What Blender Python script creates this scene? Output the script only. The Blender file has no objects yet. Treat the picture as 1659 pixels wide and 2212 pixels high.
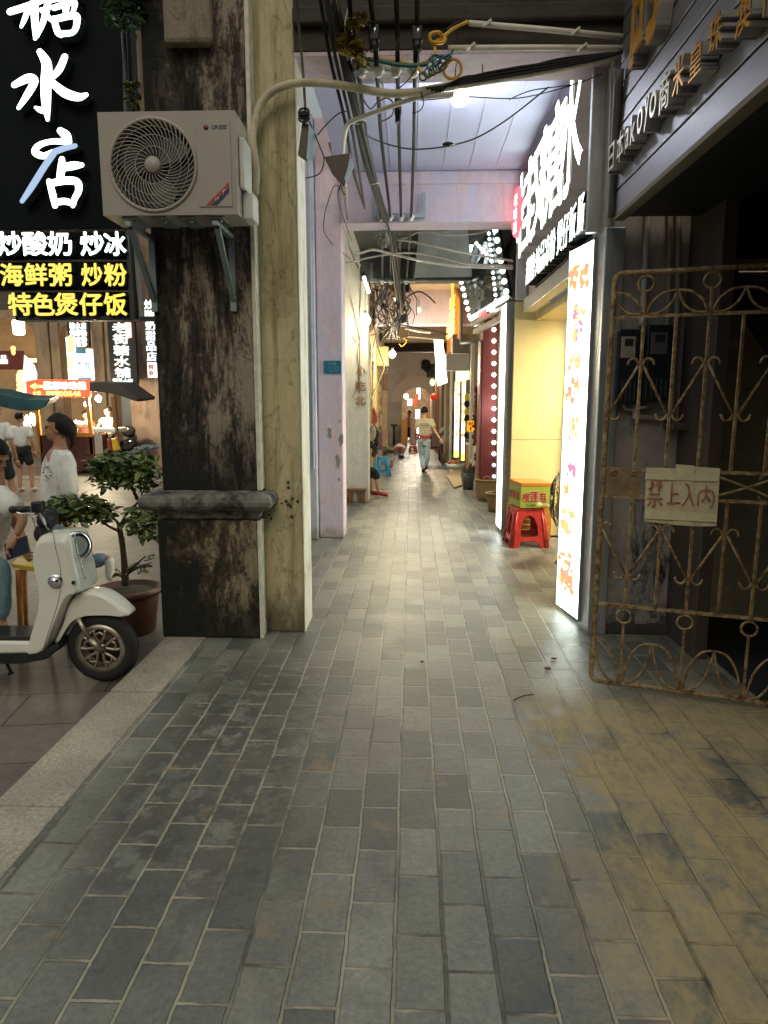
import bpy, bmesh, math, random
from mathutils import Vector, Matrix, noise as mnoise
random.seed(7)
S = bpy.context.scene
COL = S.collection
R = math.radians
# ------------------------------------------------------------------ camera
CAMH = 1.75
FPX = 1535.0                      # focal length in units of a 1659 px wide frame
TH = math.atan(244 / FPX)
YAW = math.atan(58.5 / FPX * math.cos(TH))
cd = bpy.data.cameras.new('camera'); cam = bpy.data.objects.new('camera', cd); COL.objects.link(cam)
cd.sensor_fit = 'HORIZONTAL'; cd.sensor_width = 36.0; cd.lens = 36.0 * FPX / 1659.0
cd.clip_start = 0.05; cd.clip_end = 500
cam.location = (0, 0, CAMH); cam.rotation_euler = (math.pi / 2 - TH, 0, YAW)
S.camera = cam
# ------------------------------------------------------------------ night sky and glow of the town
W = bpy.data.worlds.new('World'); S.world = W; W.use_nodes = True
nt = W.node_tree; nt.nodes.clear()
wo = nt.nodes.new('ShaderNodeOutputWorld'); bg = nt.nodes.new('ShaderNodeBackground')
tc = nt.nodes.new('ShaderNodeTexCoord'); sx = nt.nodes.new('ShaderNodeSeparateXYZ'); rp = nt.nodes.new('ShaderNodeValToRGB')
nt.links.new(tc.outputs['Generated'], sx.inputs[0]); nt.links.new(sx.outputs['Z'], rp.inputs[0])
rp.color_ramp.elements[0].position = 0.0; rp.color_ramp.elements[0].color = (0.004, 0.005, 0.007, 1)
rp.color_ramp.elements[1].position = 0.85; rp.color_ramp.elements[1].color = (0.335, 0.36, 0.345, 1)
nt.links.new(rp.outputs[0], bg.inputs[0]); bg.inputs[1].default_value = 1.7; nt.links.new(bg.outputs[0], wo.inputs[0])
sd = bpy.data.lights.new('night_glow', 'SUN'); sd.energy = 0.5; sd.angle = R(30); sd.color = (1.0, 0.86, 0.58)
so = bpy.data.objects.new('night_glow', sd); COL.objects.link(so); so.rotation_euler = (R(52), 0, R(-3))
S.view_settings.view_transform = 'Standard'; S.view_settings.look = 'None'; S.view_settings.exposure = 0.4; S.view_settings.gamma = 1.0
S.cycles.use_denoising = True
S.cycles.max_bounces = 6; S.cycles.diffuse_bounces = 3; S.cycles.glossy_bounces = 3; S.cycles.transmission_bounces = 4
S.cycles.sample_clamp_indirect = 6.0; S.cycles.caustics_reflective = False; S.cycles.caustics_refractive = False

# ------------------------------------------------------------------ measuring helpers
CM = cam.rotation_euler.to_matrix()
def at(u, v, X=None, Y=None, Z=None):
    """real position on a known plane of a point read off the 1659x2212 photograph"""
    r = CM @ Vector(((u - 829.5) / FPX, (1106 - v) / FPX, -1.0))
    t = Y / r.y if Y is not None else X / r.x if X is not None else (Z - CAMH) / r.z
    return Vector((r.x * t, r.y * t, CAMH + r.z * t))
def depth_on(u, v, Z=0.0): return at(u, v, Z=Z).y
V = Vector
UX, UY, UZ = V((1, 0, 0)), V((0, 1, 0)), V((0, 0, 1))

# ------------------------------------------------------------------ materials
MATS = {}
def _new(name):
    m = bpy.data.materials.new(name); m.use_nodes = True; n = m.node_tree
    for x in list(n.nodes): n.nodes.remove(x)
    out = n.nodes.new('ShaderNodeOutputMaterial'); b = n.nodes.new('ShaderNodeBsdfPrincipled')
    n.links.new(b.outputs[0], out.inputs[0]); return m, n, b, out
def nd(n, t, **kw):
    x = n.nodes.new(t)
    for k, v in kw.items():
        if k.startswith('_'): x.inputs[int(k[1:])].default_value = v
        else: setattr(x, k, v)
    return x
def noise(n, vec, scale, detail=4, rough=.6, dist=0.0):
    x = nd(n, 'ShaderNodeTexNoise'); x.inputs['Scale'].default_value = scale; x.inputs['Detail'].default_value = detail
    x.inputs['Roughness'].default_value = rough; x.inputs['Distortion'].default_value = dist
    n.links.new(vec, x.inputs['Vector']); return x.outputs['Fac']
def ramp(n, fac, *stops):
    r = nd(n, 'ShaderNodeValToRGB'); cr = r.color_ramp
    while len(cr.elements) < len(stops): cr.elements.new(0.5)
    for e, (p, c) in zip(cr.elements, stops): e.position = p; e.color = (*c, 1) if len(c) == 3 else c
    n.links.new(fac, r.inputs[0]); return r.outputs[0]
def mix(n, fac, a, b, mode='MIX'):
    x = nd(n, 'ShaderNodeMix', data_type='RGBA', blend_type=mode)
    for sock, val in ((x.inputs[0], fac), (x.inputs[6], a), (x.inputs[7], b)):
        if hasattr(val, 'links') or isinstance(val, bpy.types.NodeSocket): n.links.new(val, sock)
        else: sock.default_value = val if not isinstance(val, tuple) else (*val, 1)[:4]
    return x.outputs[2]
def mth(n, op, a, b=None, c=None):
    x = nd(n, 'ShaderNodeMath', operation=op)
    for i, v in enumerate((a, b, c)):
        if v is None: continue
        if isinstance(v, bpy.types.NodeSocket): n.links.new(v, x.inputs[i])
        else: x.inputs[i].default_value = v
    return x.outputs[0]
def worldpos(n, scale=(1, 1, 1), loc=(0, 0, 0)):
    g = nd(n, 'ShaderNodeNewGeometry'); mp = nd(n, 'ShaderNodeMapping')
    mp.inputs['Scale'].default_value = scale; mp.inputs['Location'].default_value = loc
    n.links.new(g.outputs['Position'], mp.inputs['Vector']); return mp.outputs[0]
def bump(n, b, h, strength=.3, dist=.01):
    x = nd(n, 'ShaderNodeBump'); x.inputs['Strength'].default_value = strength; x.inputs['Distance'].default_value = dist
    n.links.new(h, x.inputs['Height']); n.links.new(x.outputs[0], b.inputs['Normal'])
def pm(name, col, rough=.6, var=.18, scale=9., bmp=.15, metal=0., stretch=(1, 1, 1), dirt=None, dirt_amt=.5, dscale=3., spec=.5, bdist=.006):
    """ordinary surface: colour with uneven wear, optional dirt patches and a little relief"""
    if name in MATS: return MATS[name]
    m, n, b, o = _new(name); p = worldpos(n, stretch)
    f = noise(n, p, scale, 5, .65)
    lo = tuple(c * (1 - var) for c in col); hi = tuple(min(1, c * (1 + var)) for c in col)
    c = ramp(n, f, (.3, lo), (.7, hi))
    if dirt:
        f2 = noise(n, p, dscale, 6, .7, .4)
        msk = ramp(n, f2, (.62 - dirt_amt * .35, (0, 0, 0)), (.74 - dirt_amt * .3, (1, 1, 1)))
        c = mix(n, msk, c, dirt)
    n.links.new(c, b.inputs['Base Color'])
    rr = nd(n, 'ShaderNodeMapRange'); rr.inputs['To Min'].default_value = max(.03, rough - .12); rr.inputs['To Max'].default_value = min(1, rough + .12)
    n.links.new(f, rr.inputs['Value']); n.links.new(rr.outputs[0], b.inputs['Roughness'])
    b.inputs['Metallic'].default_value = metal; b.inputs['Specular IOR Level'].default_value = spec
    if bmp: bump(n, b, noise(n, p, scale * 4, 4, .6), bmp, bdist)
    MATS[name] = m; return m
def em(name, col, strength, base=(.6, .6, .6), flick=0., fscale=6.):
    """something that gives off light"""
    if name in MATS: return MATS[name]
    m, n, b, o = _new(name)
    b.inputs['Base Color'].default_value = (*base, 1); b.inputs['Roughness'].default_value = .4
    b.inputs['Emission Strength'].default_value = strength
    if flick:
        p = worldpos(n); f = noise(n, p, fscale, 3, .6)
        c = ramp(n, f, (.3, tuple(x * (1 - flick) for x in col)), (.7, col)); n.links.new(c, b.inputs['Emission Color'])
    else: b.inputs['Emission Color'].default_value = (*col, 1)
    MATS[name] = m; return m

# ------------------------------------------------------------------ mesh building
GL = {}
def glyph(ch, bold=0.0):
    k = (ch, bold)
    if k in GL: return GL[k]
    c = bpy.data.curves.new('g', 'FONT'); c.body = ch; c.offset = bold; c.extrude = .5; c.resolution_u = 3
    o = bpy.data.objects.new('g', c); COL.objects.link(o)
    dg = bpy.context.evaluated_depsgraph_get(); me = bpy.data.meshes.new_from_object(o.evaluated_get(dg))
    vs = [v.co.copy() for v in me.vertices]; fs = [tuple(p.vertices) for p in me.polygons]
    bpy.data.objects.remove(o); bpy.data.curves.remove(c); bpy.data.meshes.remove(me)
    if vs:
        x0, x1 = min(v.x for v in vs), max(v.x for v in vs); y0, y1 = min(v.y for v in vs), max(v.y for v in vs)
        vs = [V(((v.x - x0) / max(x1 - x0, 1e-6), (v.y - y0) / max(y1 - y0, 1e-6), v.z + .5)) for v in vs]
    GL[k] = (vs, fs); return GL[k]
def spline(pts, sub=6, closed=False):
    pts = [V(p) for p in pts]
    if len(pts) < 3 or sub < 2: return pts
    n = len(pts); out = []
    g = (lambda i: pts[i % n]) if closed else (lambda i: pts[max(0, min(n - 1, i))])
    for i in range(n if closed else n - 1):
        a, b, c, d = g(i - 1), g(i), g(i + 1), g(i + 2)
        for k in range(sub):
            t = k / sub
            out.append(.5 * ((2 * b) + (c - a) * t + (2 * a - 5 * b + 4 * c - d) * t * t + (3 * b - a - 3 * c + d) * t ** 3))
    if not closed: out.append(pts[-1])
    return out
class MB:
    def __init__(s): s.bm = bmesh.new(); s.mi = 0; s.sm = False
    def _f(s, vs):
        try: f = s.bm.faces.new(vs)
        except ValueError: return None
        f.material_index = s.mi; f.smooth = s.sm; return f
    def poly(s, pts): return s._f([s.bm.verts.new(p) for p in pts])
    def box(s, lo, hi, bev=0.0):
        x0, y0, z0 = lo; x1, y1, z1 = hi
        return s.obox(V((x0, y0, z0)), V((x1 - x0, 0, 0)), V((0, y1 - y0, 0)), V((0, 0, z1 - z0)), bev)
    def obox(s, o, a, b, c, bev=0.0, seg=2):
        o, a, b, c = V(o), V(a), V(b), V(c)
        vs = [s.bm.verts.new(o + a * i + b * j + c * k) for k in (0, 1) for j in (0, 1) for i in (0, 1)]
        fs = [s._f([vs[i] for i in q]) for q in ((0, 2, 3, 1), (4, 5, 7, 6), (0, 1, 5, 4), (2, 6, 7, 3), (0, 4, 6, 2), (1, 3, 7, 5))]
        if bev:
            es = list({e for f in fs for e in f.edges})
            r = bmesh.ops.bevel(s.bm, geom=es, offset=bev, segments=seg, profile=.5, affect='EDGES', clamp_overlap=True)
            for f in r['faces']: f.material_index = s.mi; f.smooth = s.sm
        return s
    def bar(s, a, b, w, h=None, up=UZ, bev=0.0):
        a, b = V(a), V(b); d = b - a; up = V(up)
        if abs(d.normalized().dot(up)) > .98: up = UY
        sd = d.cross(up).normalized(); u2 = sd.cross(d).normalized(); h = h or w
        return s.obox(a - sd * w / 2 - u2 * h / 2, d, sd * w, u2 * h, bev)
    def ring(s, c, t, r, n, ref):
        x = t.cross(ref)
        if x.length < 1e-4: x = t.cross(V((.3, .7, .2)))
        x.normalize(); y = x.cross(t).normalized()
        return [s.bm.verts.new(c + x * r * math.cos(2 * math.pi * i / n) + y * r * math.sin(2 * math.pi * i / n)) for i in range(n)]
    def tube(s, pts, r, n=8, sub=6, closed=False, caps=True, smooth=True):
        pts = spline(pts, sub, closed); m = len(pts)
        rs = r if callable(r) else (lambda t: r)
        rings = []; o = s.sm; s.sm = smooth
        ref = V((.13, .31, .94)).normalized()
        for i, p in enumerate(pts):
            a = pts[i - 1] if (i or closed) else p; b = pts[(i + 1) % m] if (i < m - 1 or closed) else p
            t = (b - a)
            t = t.normalized() if t.length > 1e-9 else UZ.copy()
            rings.append(s.ring(p, t, rs(i / max(1, m - 1)), n, ref))
        for i in range(m if closed else m - 1):
            A, B = rings[i], rings[(i + 1) % m]
            for k in range(n): s._f([A[k], A[(k + 1) % n], B[(k + 1) % n], B[k]])
        s.sm = False
        if caps and not closed:
            s._f(list(reversed(rings[0]))); s._f(rings[-1])
        s.sm = o; return s
    def cyl(s, a, b, r, r2=None, n=16, caps=True, smooth=True):
        r2 = r if r2 is None else r2
        return s.tube([a, b], (lambda t: r + (r2 - r) * t), n, 1, False, caps, smooth)
    def lathe(s, prof, c, n=24, ax=UZ, smooth=True, flute=None):
        c = V(c); ax = V(ax).normalized(); x = ax.cross(V((0, 1, 0)) if abs(ax.y) < .9 else V((1, 0, 0))).normalized(); y = ax.cross(x)
        rings = []; o = s.sm; s.sm = smooth
        for r, z in prof:
            if r < 1e-5: rings.append([s.bm.verts.new(c + ax * z)] * n)
            else:
                rings.append([s.bm.verts.new(c + ax * z + (x * math.cos(2 * math.pi * i / n) + y * math.sin(2 * math.pi * i / n)) * r * (1 + (flute[1] * math.cos(flute[0] * 2 * math.pi * i / n) if flute else 0))) for i in range(n)])
        for A, B in zip(rings, rings[1:]):
            for k in range(n):
                q = [A[k], A[(k + 1) % n], B[(k + 1) % n], B[k]]; u = []
                for v in q:
                    if v not in u: u.append(v)
                if len(u) > 2: s._f(u)
        s.sm = o; return s
    def sph(s, c, r, seg=16, rings=10, smooth=True):
        rx, ry, rz = r if isinstance(r, (tuple, list)) else (r, r, r)
        ret = bmesh.ops.create_uvsphere(s.bm, u_segments=seg, v_segments=rings, radius=1, matrix=Matrix.Translation(V(c)) @ Matrix.Diagonal((rx, ry, rz, 1)))
        for f in {f for v in ret['verts'] for f in v.link_faces}: f.material_index = s.mi; f.smooth = smooth
        return ret['verts']
    def sphere(s, *a, **k): s.sph(*a, **k); return s
    def prism(s, pts, depth, bev=0.0, smooth=False, seg=2):
        depth = V(depth); A = [s.bm.verts.new(p) for p in pts]; B = [s.bm.verts.new(V(p) + depth) for p in pts]; n = len(pts)
        f1 = s._f(list(reversed(A))); f2 = s._f(B); fs = [f1, f2]
        for i in range(n): fs.append(s._f([A[i], A[(i + 1) % n], B[(i + 1) % n], B[i]]))
        if bev:
            es = list({e for f in (f1, f2) if f for e in f.edges})
            r = bmesh.ops.bevel(s.bm, geom=es, offset=bev, segments=seg, profile=.5, affect='EDGES', clamp_overlap=True)
            for f in r['faces']: f.material_index = s.mi
        return s
    def torus(s, c, Rr, r, a=UX, b=UZ, n=32, m=8, arc=(0, 2 * math.pi)):
        c = V(c); a = V(a); b = V(b); full = abs(arc[1] - arc[0] - 2 * math.pi) < 1e-3; k = n if full else n + 1
        pts = [c + (a * math.cos(arc[0] + (arc[1] - arc[0]) * i / n) + b * math.sin(arc[0] + (arc[1] - arc[0]) * i / n)) * Rr for i in range(k)]
        return s.tube(pts, r, m, 1, full)
    def text(s, body, o, U, Vv, N, cell=None, bold=0.0, mf=0, ms=None, gap=.1, vertical=False):
        """body: characters laid out from o in equal cells; U, Vv span the whole block, N is the thickness"""
        o, U, Vv, N = V(o), V(U), V(Vv), V(N); L = len(body); ms = mf if ms is None else ms
        for i, ch in enumerate(body):
            if ch == ' ': continue
            vs, fs = glyph(ch); g = gap / 2
            for_u = U if vertical else U / L; for_v = Vv / L if vertical else Vv
            oo = o + (for_v * (L - 1 - i) if vertical else for_u * i)
            gv = g if vertical else 0.0; gu = 0.0 if vertical else g
            sv = 1.0
            if ch in ',.:-~': sv = .25
            if ch in '一-~': gv += .42; sv = .16
            bd = bold * .9; kb = 1 - 2 * bd; sh = [(0, 0)]
            if bold: sh = [(0, 0), (bd, 0), (-bd, 0), (0, bd), (0, -bd), (bd * .7, bd * .7), (-bd * .7, bd * .7), (bd * .7, -bd * .7), (-bd * .7, -bd * .7)]
            for j, (dx_, dy_) in enumerate(sh):
                B = [s.bm.verts.new(oo + for_u * (gu + (1 - 2 * gu) * (.5 + (v.x - .5) * kb + dx_)) + for_v * (gv + (1 - 2 * gv) * (.5 + (v.y - .5) * kb + dy_) * sv) + N * (v.z if v.z < .5 else 1 + .012 * j)) for v in vs]
                for f in fs:
                    try: q = s.bm.faces.new([B[k] for k in f])
                    except ValueError: continue
                    z = [vs[k].z for k in f]; q.material_index = mf if min(z) > .9 else ms
        return s
    def stroke(s, pts, o, U, Vv, N, sub=6):
        """one brush stroke: pts = (x, y, width) in block units, tapered, rounded"""
        o, U, Vv, N = V(o), V(U), V(Vv), V(N)
        P = spline([V((x, y, w)) for x, y, w in pts], sub); L = []; Rr = []
        for i, p in enumerate(P):
            a = P[max(0, i - 1)]; b = P[min(len(P) - 1, i + 1)]; t = V((b.x - a.x, b.y - a.y)); t.normalize()
            nn = V((-t.y, t.x)); L.append(V((p.x, p.y)) + nn * p.z / 2); Rr.append(V((p.x, p.y)) - nn * p.z / 2)
        def cap(c, d, w, sgn):
            d = d.normalized(); nn = V((-d.y, d.x)) * sgn
            return [V((c.x, c.y)) + (nn * math.cos(k * math.pi / 6) + d * math.sin(k * math.pi / 6)) * w / 2 for k in range(1, 6)]
        d1 = V((P[-1].x - P[-2].x, P[-1].y - P[-2].y)); d0 = V((P[0].x - P[1].x, P[0].y - P[1].y))
        out = L + cap(P[-1], d1, P[-1].z, 1) + list(reversed(Rr)) + cap(P[0], d0, P[0].z, 1)
        f3 = lambda q: o + U * q.x + Vv * q.y
        # strip faces, so that bends stay clean
        n = len(P); F = [s.bm.verts.new(f3(q) + N) for q in L]; G = [s.bm.verts.new(f3(q) + N) for q in Rr]
        F2 = [s.bm.verts.new(f3(q)) for q in L]; G2 = [s.bm.verts.new(f3(q)) for q in Rr]
        m0 = s.mi
        for i in range(n - 1):
            s.mi = m0; s._f([F[i], G[i], G[i + 1], F[i + 1]])
            s.mi = m0 + 1; s._f([F2[i], F[i], F[i + 1], F2[i + 1]]); s._f([G[i], G2[i], G2[i + 1], G[i + 1]])
        for c, d, A, B, A2, B2, w in ((P[-1], d1, F[-1], G[-1], F2[-1], G2[-1], P[-1].z), (P[0], d0, G[0], F[0], G2[0], F2[0], P[0].z)):
            q = cap(c, d, w, 1); T = [s.bm.verts.new(f3(x) + N) for x in q]; Tb = [s.bm.verts.new(f3(x)) for x in q]
            s.mi = m0; s._f([A] + T + [B]); s.mi = m0 + 1
            c1 = [A] + T + [B]; c2 = [A2] + Tb + [B2]
            for i in range(len(c1) - 1): s._f([c2[i], c1[i], c1[i + 1], c2[i + 1]])
        s.mi = m0; return s
    def build(s, name, mats, parent=None, loc=None, recalc=True, keep=False):
        if recalc: bmesh.ops.recalc_face_normals(s.bm, faces=s.bm.faces[:])
        me = bpy.data.meshes.new(name)
        o = bpy.data.objects.new(name, me); COL.objects.link(o)
        off = V((0, 0, 0))
        if parent is not None:
            o.parent = parent; q = parent
            while q is not None: off += q.location; q = q.parent
        if loc is not None:
            o.location = V(loc) - off if parent is not None else V(loc); off = V(loc)
        if off.length > 0: bmesh.ops.translate(s.bm, verts=s.bm.verts[:], vec=-off)
        s.bm.to_mesh(me); s.bm.free()
        for m in (mats if isinstance(mats, (list, tuple)) else [mats]): me.materials.append(m)
        return o
def tag(o, label, cat, group=None, kind=None):
    o['label'] = label; o['category'] = cat
    if group: o['group'] = group
    if kind: o['kind'] = kind
    return o
def thing(name, label, cat, loc, group=None):
    o = bpy.data.objects.new(name, None); o.empty_display_size = .1; COL.objects.link(o); o.location = V(loc)
    return tag(o, label, cat, group)
def struct(name, mb, mat):
    o = mb.build(name, mat); o['kind'] = 'structure'; return o
def copy_thing(r, dloc, label, group=None):
    c = r.copy(); COL.objects.link(c); c.location = r.location + V(dloc); c['label'] = label
    if group: c['group'] = group
    for ch in list(r.children):
        k = ch.copy(); COL.objects.link(k); k.parent = c
        for g in ch.children:
            q = g.copy(); COL.objects.link(q); q.parent = k
    return c
def lamp_light(name, loc, power, col, size=.05, parent=None):
    d = bpy.data.lights.new(name, 'POINT'); d.energy = power; d.color = col; d.shadow_soft_size = size
    o = bpy.data.objects.new(name, d); COL.objects.link(o)
    if parent is not None:
        o.parent = parent; o.location = V(loc) - parent.location
    else: o.location = loc
    return o
# ------------------------------------------------------------------ materials of the place
def floor_mat():
    m, n, b, o = _new('brick paving')
    g = nd(n, 'ShaderNodeNewGeometry'); s = nd(n, 'ShaderNodeSeparateXYZ'); n.links.new(g.outputs['Position'], s.inputs[0])
    X, Y = s.outputs[0], s.outputs[1]; P = worldpos(n)
    wob = noise(n, P, 2.2, 2, .5); wob2 = noise(n, worldpos(n, (1, 1, 1), (7, 3, 0)), 16., 4, .65)
    xx = mth(n, 'ADD', mth(n, 'ADD', X, mth(n, 'MULTIPLY', mth(n, 'SUBTRACT', wob, .5), .016)), mth(n, 'MULTIPLY', mth(n, 'SUBTRACT', wob2, .5), .011))
    yy = mth(n, 'ADD', Y, mth(n, 'MULTIPLY', mth(n, 'SUBTRACT', wob2, .5), .015))
    c = nd(n, 'ShaderNodeCombineXYZ'); n.links.new(mth(n, 'ADD', yy, 40 * .295 - 2.25 + .0), c.inputs[0]); n.links.new(mth(n, 'ADD', xx, 20 * .159 + .042), c.inputs[1])
    def brick(c1, c2, mo, ms):
        t = nd(n, 'ShaderNodeTexBrick', offset=.5, offset_frequency=2); n.links.new(c.outputs[0], t.inputs['Vector'])
        t.inputs['Scale'].default_value = 1; t.inputs['Brick Width'].default_value = .295; t.inputs['Row Height'].default_value = .159
        t.inputs['Mortar Size'].default_value = ms; t.inputs['Mortar Smooth'].default_value = .35; t.inputs['Bias'].default_value = 0
        for k, v in (('Color1', c1), ('Color2', c2), ('Mortar', mo)): t.inputs[k].default_value = (*v, 1)
        return t
    t = brick((.108, .115, .108), (.25, .252, .228), (.2, .18, .14), .0058)
    t2 = brick((0, 0, 0), (1, 1, 1), (0, 0, 0), .0085)     # wide joint, for relief
    bw = nd(n, 'ShaderNodeRGBToBW'); n.links.new(t2.outputs['Color'], bw.inputs[0]); brv = bw.outputs[0]; brj = mth(n, 'MULTIPLY', mth(n, 'SUBTRACT', brv, .5), .16)
    n1 = noise(n, P, 3.5, 5, .65, .3); n2 = noise(n, P, 42, 6, .8); n3 = noise(n, worldpos(n, (1, .45, 1)), 1.3, 4, .6, .5)
    col = mix(n, 1.0, t.outputs['Color'], ramp(n, n1, (.3, (.66, .66, .67)), (.7, (1.18, 1.16, 1.10))), 'MULTIPLY')
    col = mix(n, 1.0, col, ramp(n, n2, (.28, (.60, .60, .60)), (.72, (1.32, 1.32, 1.30))), 'MULTIPLY')
    def rng(sock, a, b_, lo=0., hi=1.):
        r = nd(n, 'ShaderNodeMapRange', interpolation_type='SMOOTHSTEP'); n.links.new(sock, r.inputs[0])
        r.inputs[1].default_value = a; r.inputs[2].default_value = b_; r.inputs[3].default_value = lo; r.inputs[4].default_value = hi; return r.outputs[0]
    def mul(*a):
        r = a[0]
        for q in a[1:]: r = mth(n, 'MULTIPLY', r, q)
        return r
    # joints: sandy on the street side, dark elsewhere
    jn = noise(n, worldpos(n, (1, .5, 1), (3, 1, 0)), 1.7, 4, .65)
    jc = mix(n, ramp(n, jn, (.40, (0, 0, 0)), (.52, (1, 1, 1))), (.05, .044, .034), (.38, .34, .255))
    jw = noise(n, worldpos(n, (1, 1, 1), (2, 6, 0)), 9, 4, .7); col = mix(n, mul(t.outputs['Fac'], ramp(n, jw, (.3, (.45, .45, .45)), (.62, (1, 1, 1)))), col, jc)
    # damp, worn patches near the kerb
    wear = mul(rng(X, -1.45, -1.15), rng(X, -.15, -.75), rng(Y, 1.6, 2.6), rng(Y, 5.0, 4.3), ramp(n, mth(n, 'ADD', noise(n, P, 7., 6, .72, .2), brj), (.44, (0, 0, 0)), (.53, (1, 1, 1))))
    col = mix(n, mth(n, 'MULTIPLY', wear, .8), col, (.062, .058, .056))
    # dry ochre dust spread out from the doorway
    dust = mul(rng(mth(n, 'ADD', X, mth(n, 'MULTIPLY', n3, .9)), 0.85, 1.3), rng(Y, 4.6, 3.6), ramp(n, mth(n, 'ADD', noise(n, worldpos(n, (1, .8, 1), (1.7, 0, 0)), 2.6, 9, .74, .5), mth(n, 'MULTIPLY', brj, .5)), (.37, (0, 0, 0)), (.50, (1, 1, 1))))
    col = mix(n, mul(dust, ramp(n, noise(n, worldpos(n, (1, .5, 1)), 17, 6, .75, .3), (.30, (.25, .25, .25)), (.56, (1, 1, 1))), 0.9), col, (.46, .345, .17))
    spots = mul(rng(Y, 4.0, 3.3), ramp(n, noise(n, worldpos(n, (1, 1, 1), (5.1, 2.2, 0)), 3.1, 5, .7, .4), (.60, (0, 0, 0)), (.67, (1, 1, 1))))
    col = mix(n, mth(n, 'MULTIPLY', spots, .6), col, (.26, .18, .10))
    gr = ramp(n, noise(n, worldpos(n, (1, .6, 1), (11, 4, 0)), 1.1, 5, .65, .4), (.52, (0, 0, 0)), (.72, (1, 1, 1)))
    col = mix(n, mth(n, 'MULTIPLY', gr, .38), col, (.115, .105, .095))
    n.links.new(col, b.inputs['Base Color'])
    ro = nd(n, 'ShaderNodeMapRange'); n.links.new(n1, ro.inputs[0]); ro.inputs[1].default_value = .3; ro.inputs[2].default_value = .7
    ro.inputs[3].default_value = .28; ro.inputs[4].default_value = .50
    rr = mth(n, 'ADD', ro.outputs[0], mth(n, 'MULTIPLY', dust, .35)); n.links.new(rr, b.inputs['Roughness'])
    b.inputs['Specular IOR Level'].default_value = .5
    h = mth(n, 'ADD', mth(n, 'ADD', mth(n, 'SUBTRACT', 1.0, t2.outputs['Fac']), mth(n, 'MULTIPLY', brv, .35)), mth(n, 'ADD', mth(n, 'MULTIPLY', n2, .28), mth(n, 'MULTIPLY', noise(n, P, 13, 3, .6), .45)))
    bump(n, b, h, .8, .008); return m
def kerb_mat():
    m, n, b, o = _new('granite kerb'); P = worldpos(n)
    f = noise(n, P, 60, 3, .8); f2 = noise(n, P, 2.5, 4, .6)
    col = ramp(n, f, (.3, (.22, .195, .16)), (.7, (.48, .44, .37)))
    col = mix(n, 1.0, col, ramp(n, f2, (.3, (.7, .68, .66)), (.7, (1.1, 1.08, 1.03))), 'MULTIPLY')
    n.links.new(col, b.inputs['Base Color']); b.inputs['Roughness'].default_value = .62; bump(n, b, f, .3, .004); return m
def street_mat():
    m, n, b, o = _new('street slabs')
    mp = worldpos(n, (1, 1, 1)); r = nd(n, 'ShaderNodeMapping'); r.inputs['Rotation'].default_value = (0, 0, R(-8)); n.links.new(mp, r.inputs[0])
    t = nd(n, 'ShaderNodeTexBrick', offset=.5); n.links.new(r.outputs[0], t.inputs['Vector']); t.inputs['Scale'].default_value = 1
    t.inputs['Brick Width'].default_value = .9; t.inputs['Row Height'].default_value = .45; t.inputs['Mortar Size'].default_value = .006
    for k, v in (('Color1', (.115, .10, .09)), ('Color2', (.175, .155, .135)), ('Mortar', (.06, .05, .04))): t.inputs[k].default_value = (*v, 1)
    f = noise(n, mp, 2.3, 6, .7); f3 = noise(n, mp, 50, 3, .7)
    col = mix(n, 1.0, t.outputs['Color'], ramp(n, f, (.3, (.6, .58, .57)), (.7, (1.15, 1.1, 1.05))), 'MULTIPLY')
    col = mix(n, 1.0, col, ramp(n, f3, (.3, (.8, .8, .8)), (.7, (1.15, 1.15, 1.15))), 'MULTIPLY')
    n.links.new(col, b.inputs['Base Color']); b.inputs['Roughness'].default_value = .5
    bump(n, b, mth(n, 'ADD', mth(n, 'SUBTRACT', 1.0, t.outputs['Fac']), mth(n, 'MULTIPLY', f3, .3)), .4, .006); return m
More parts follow.
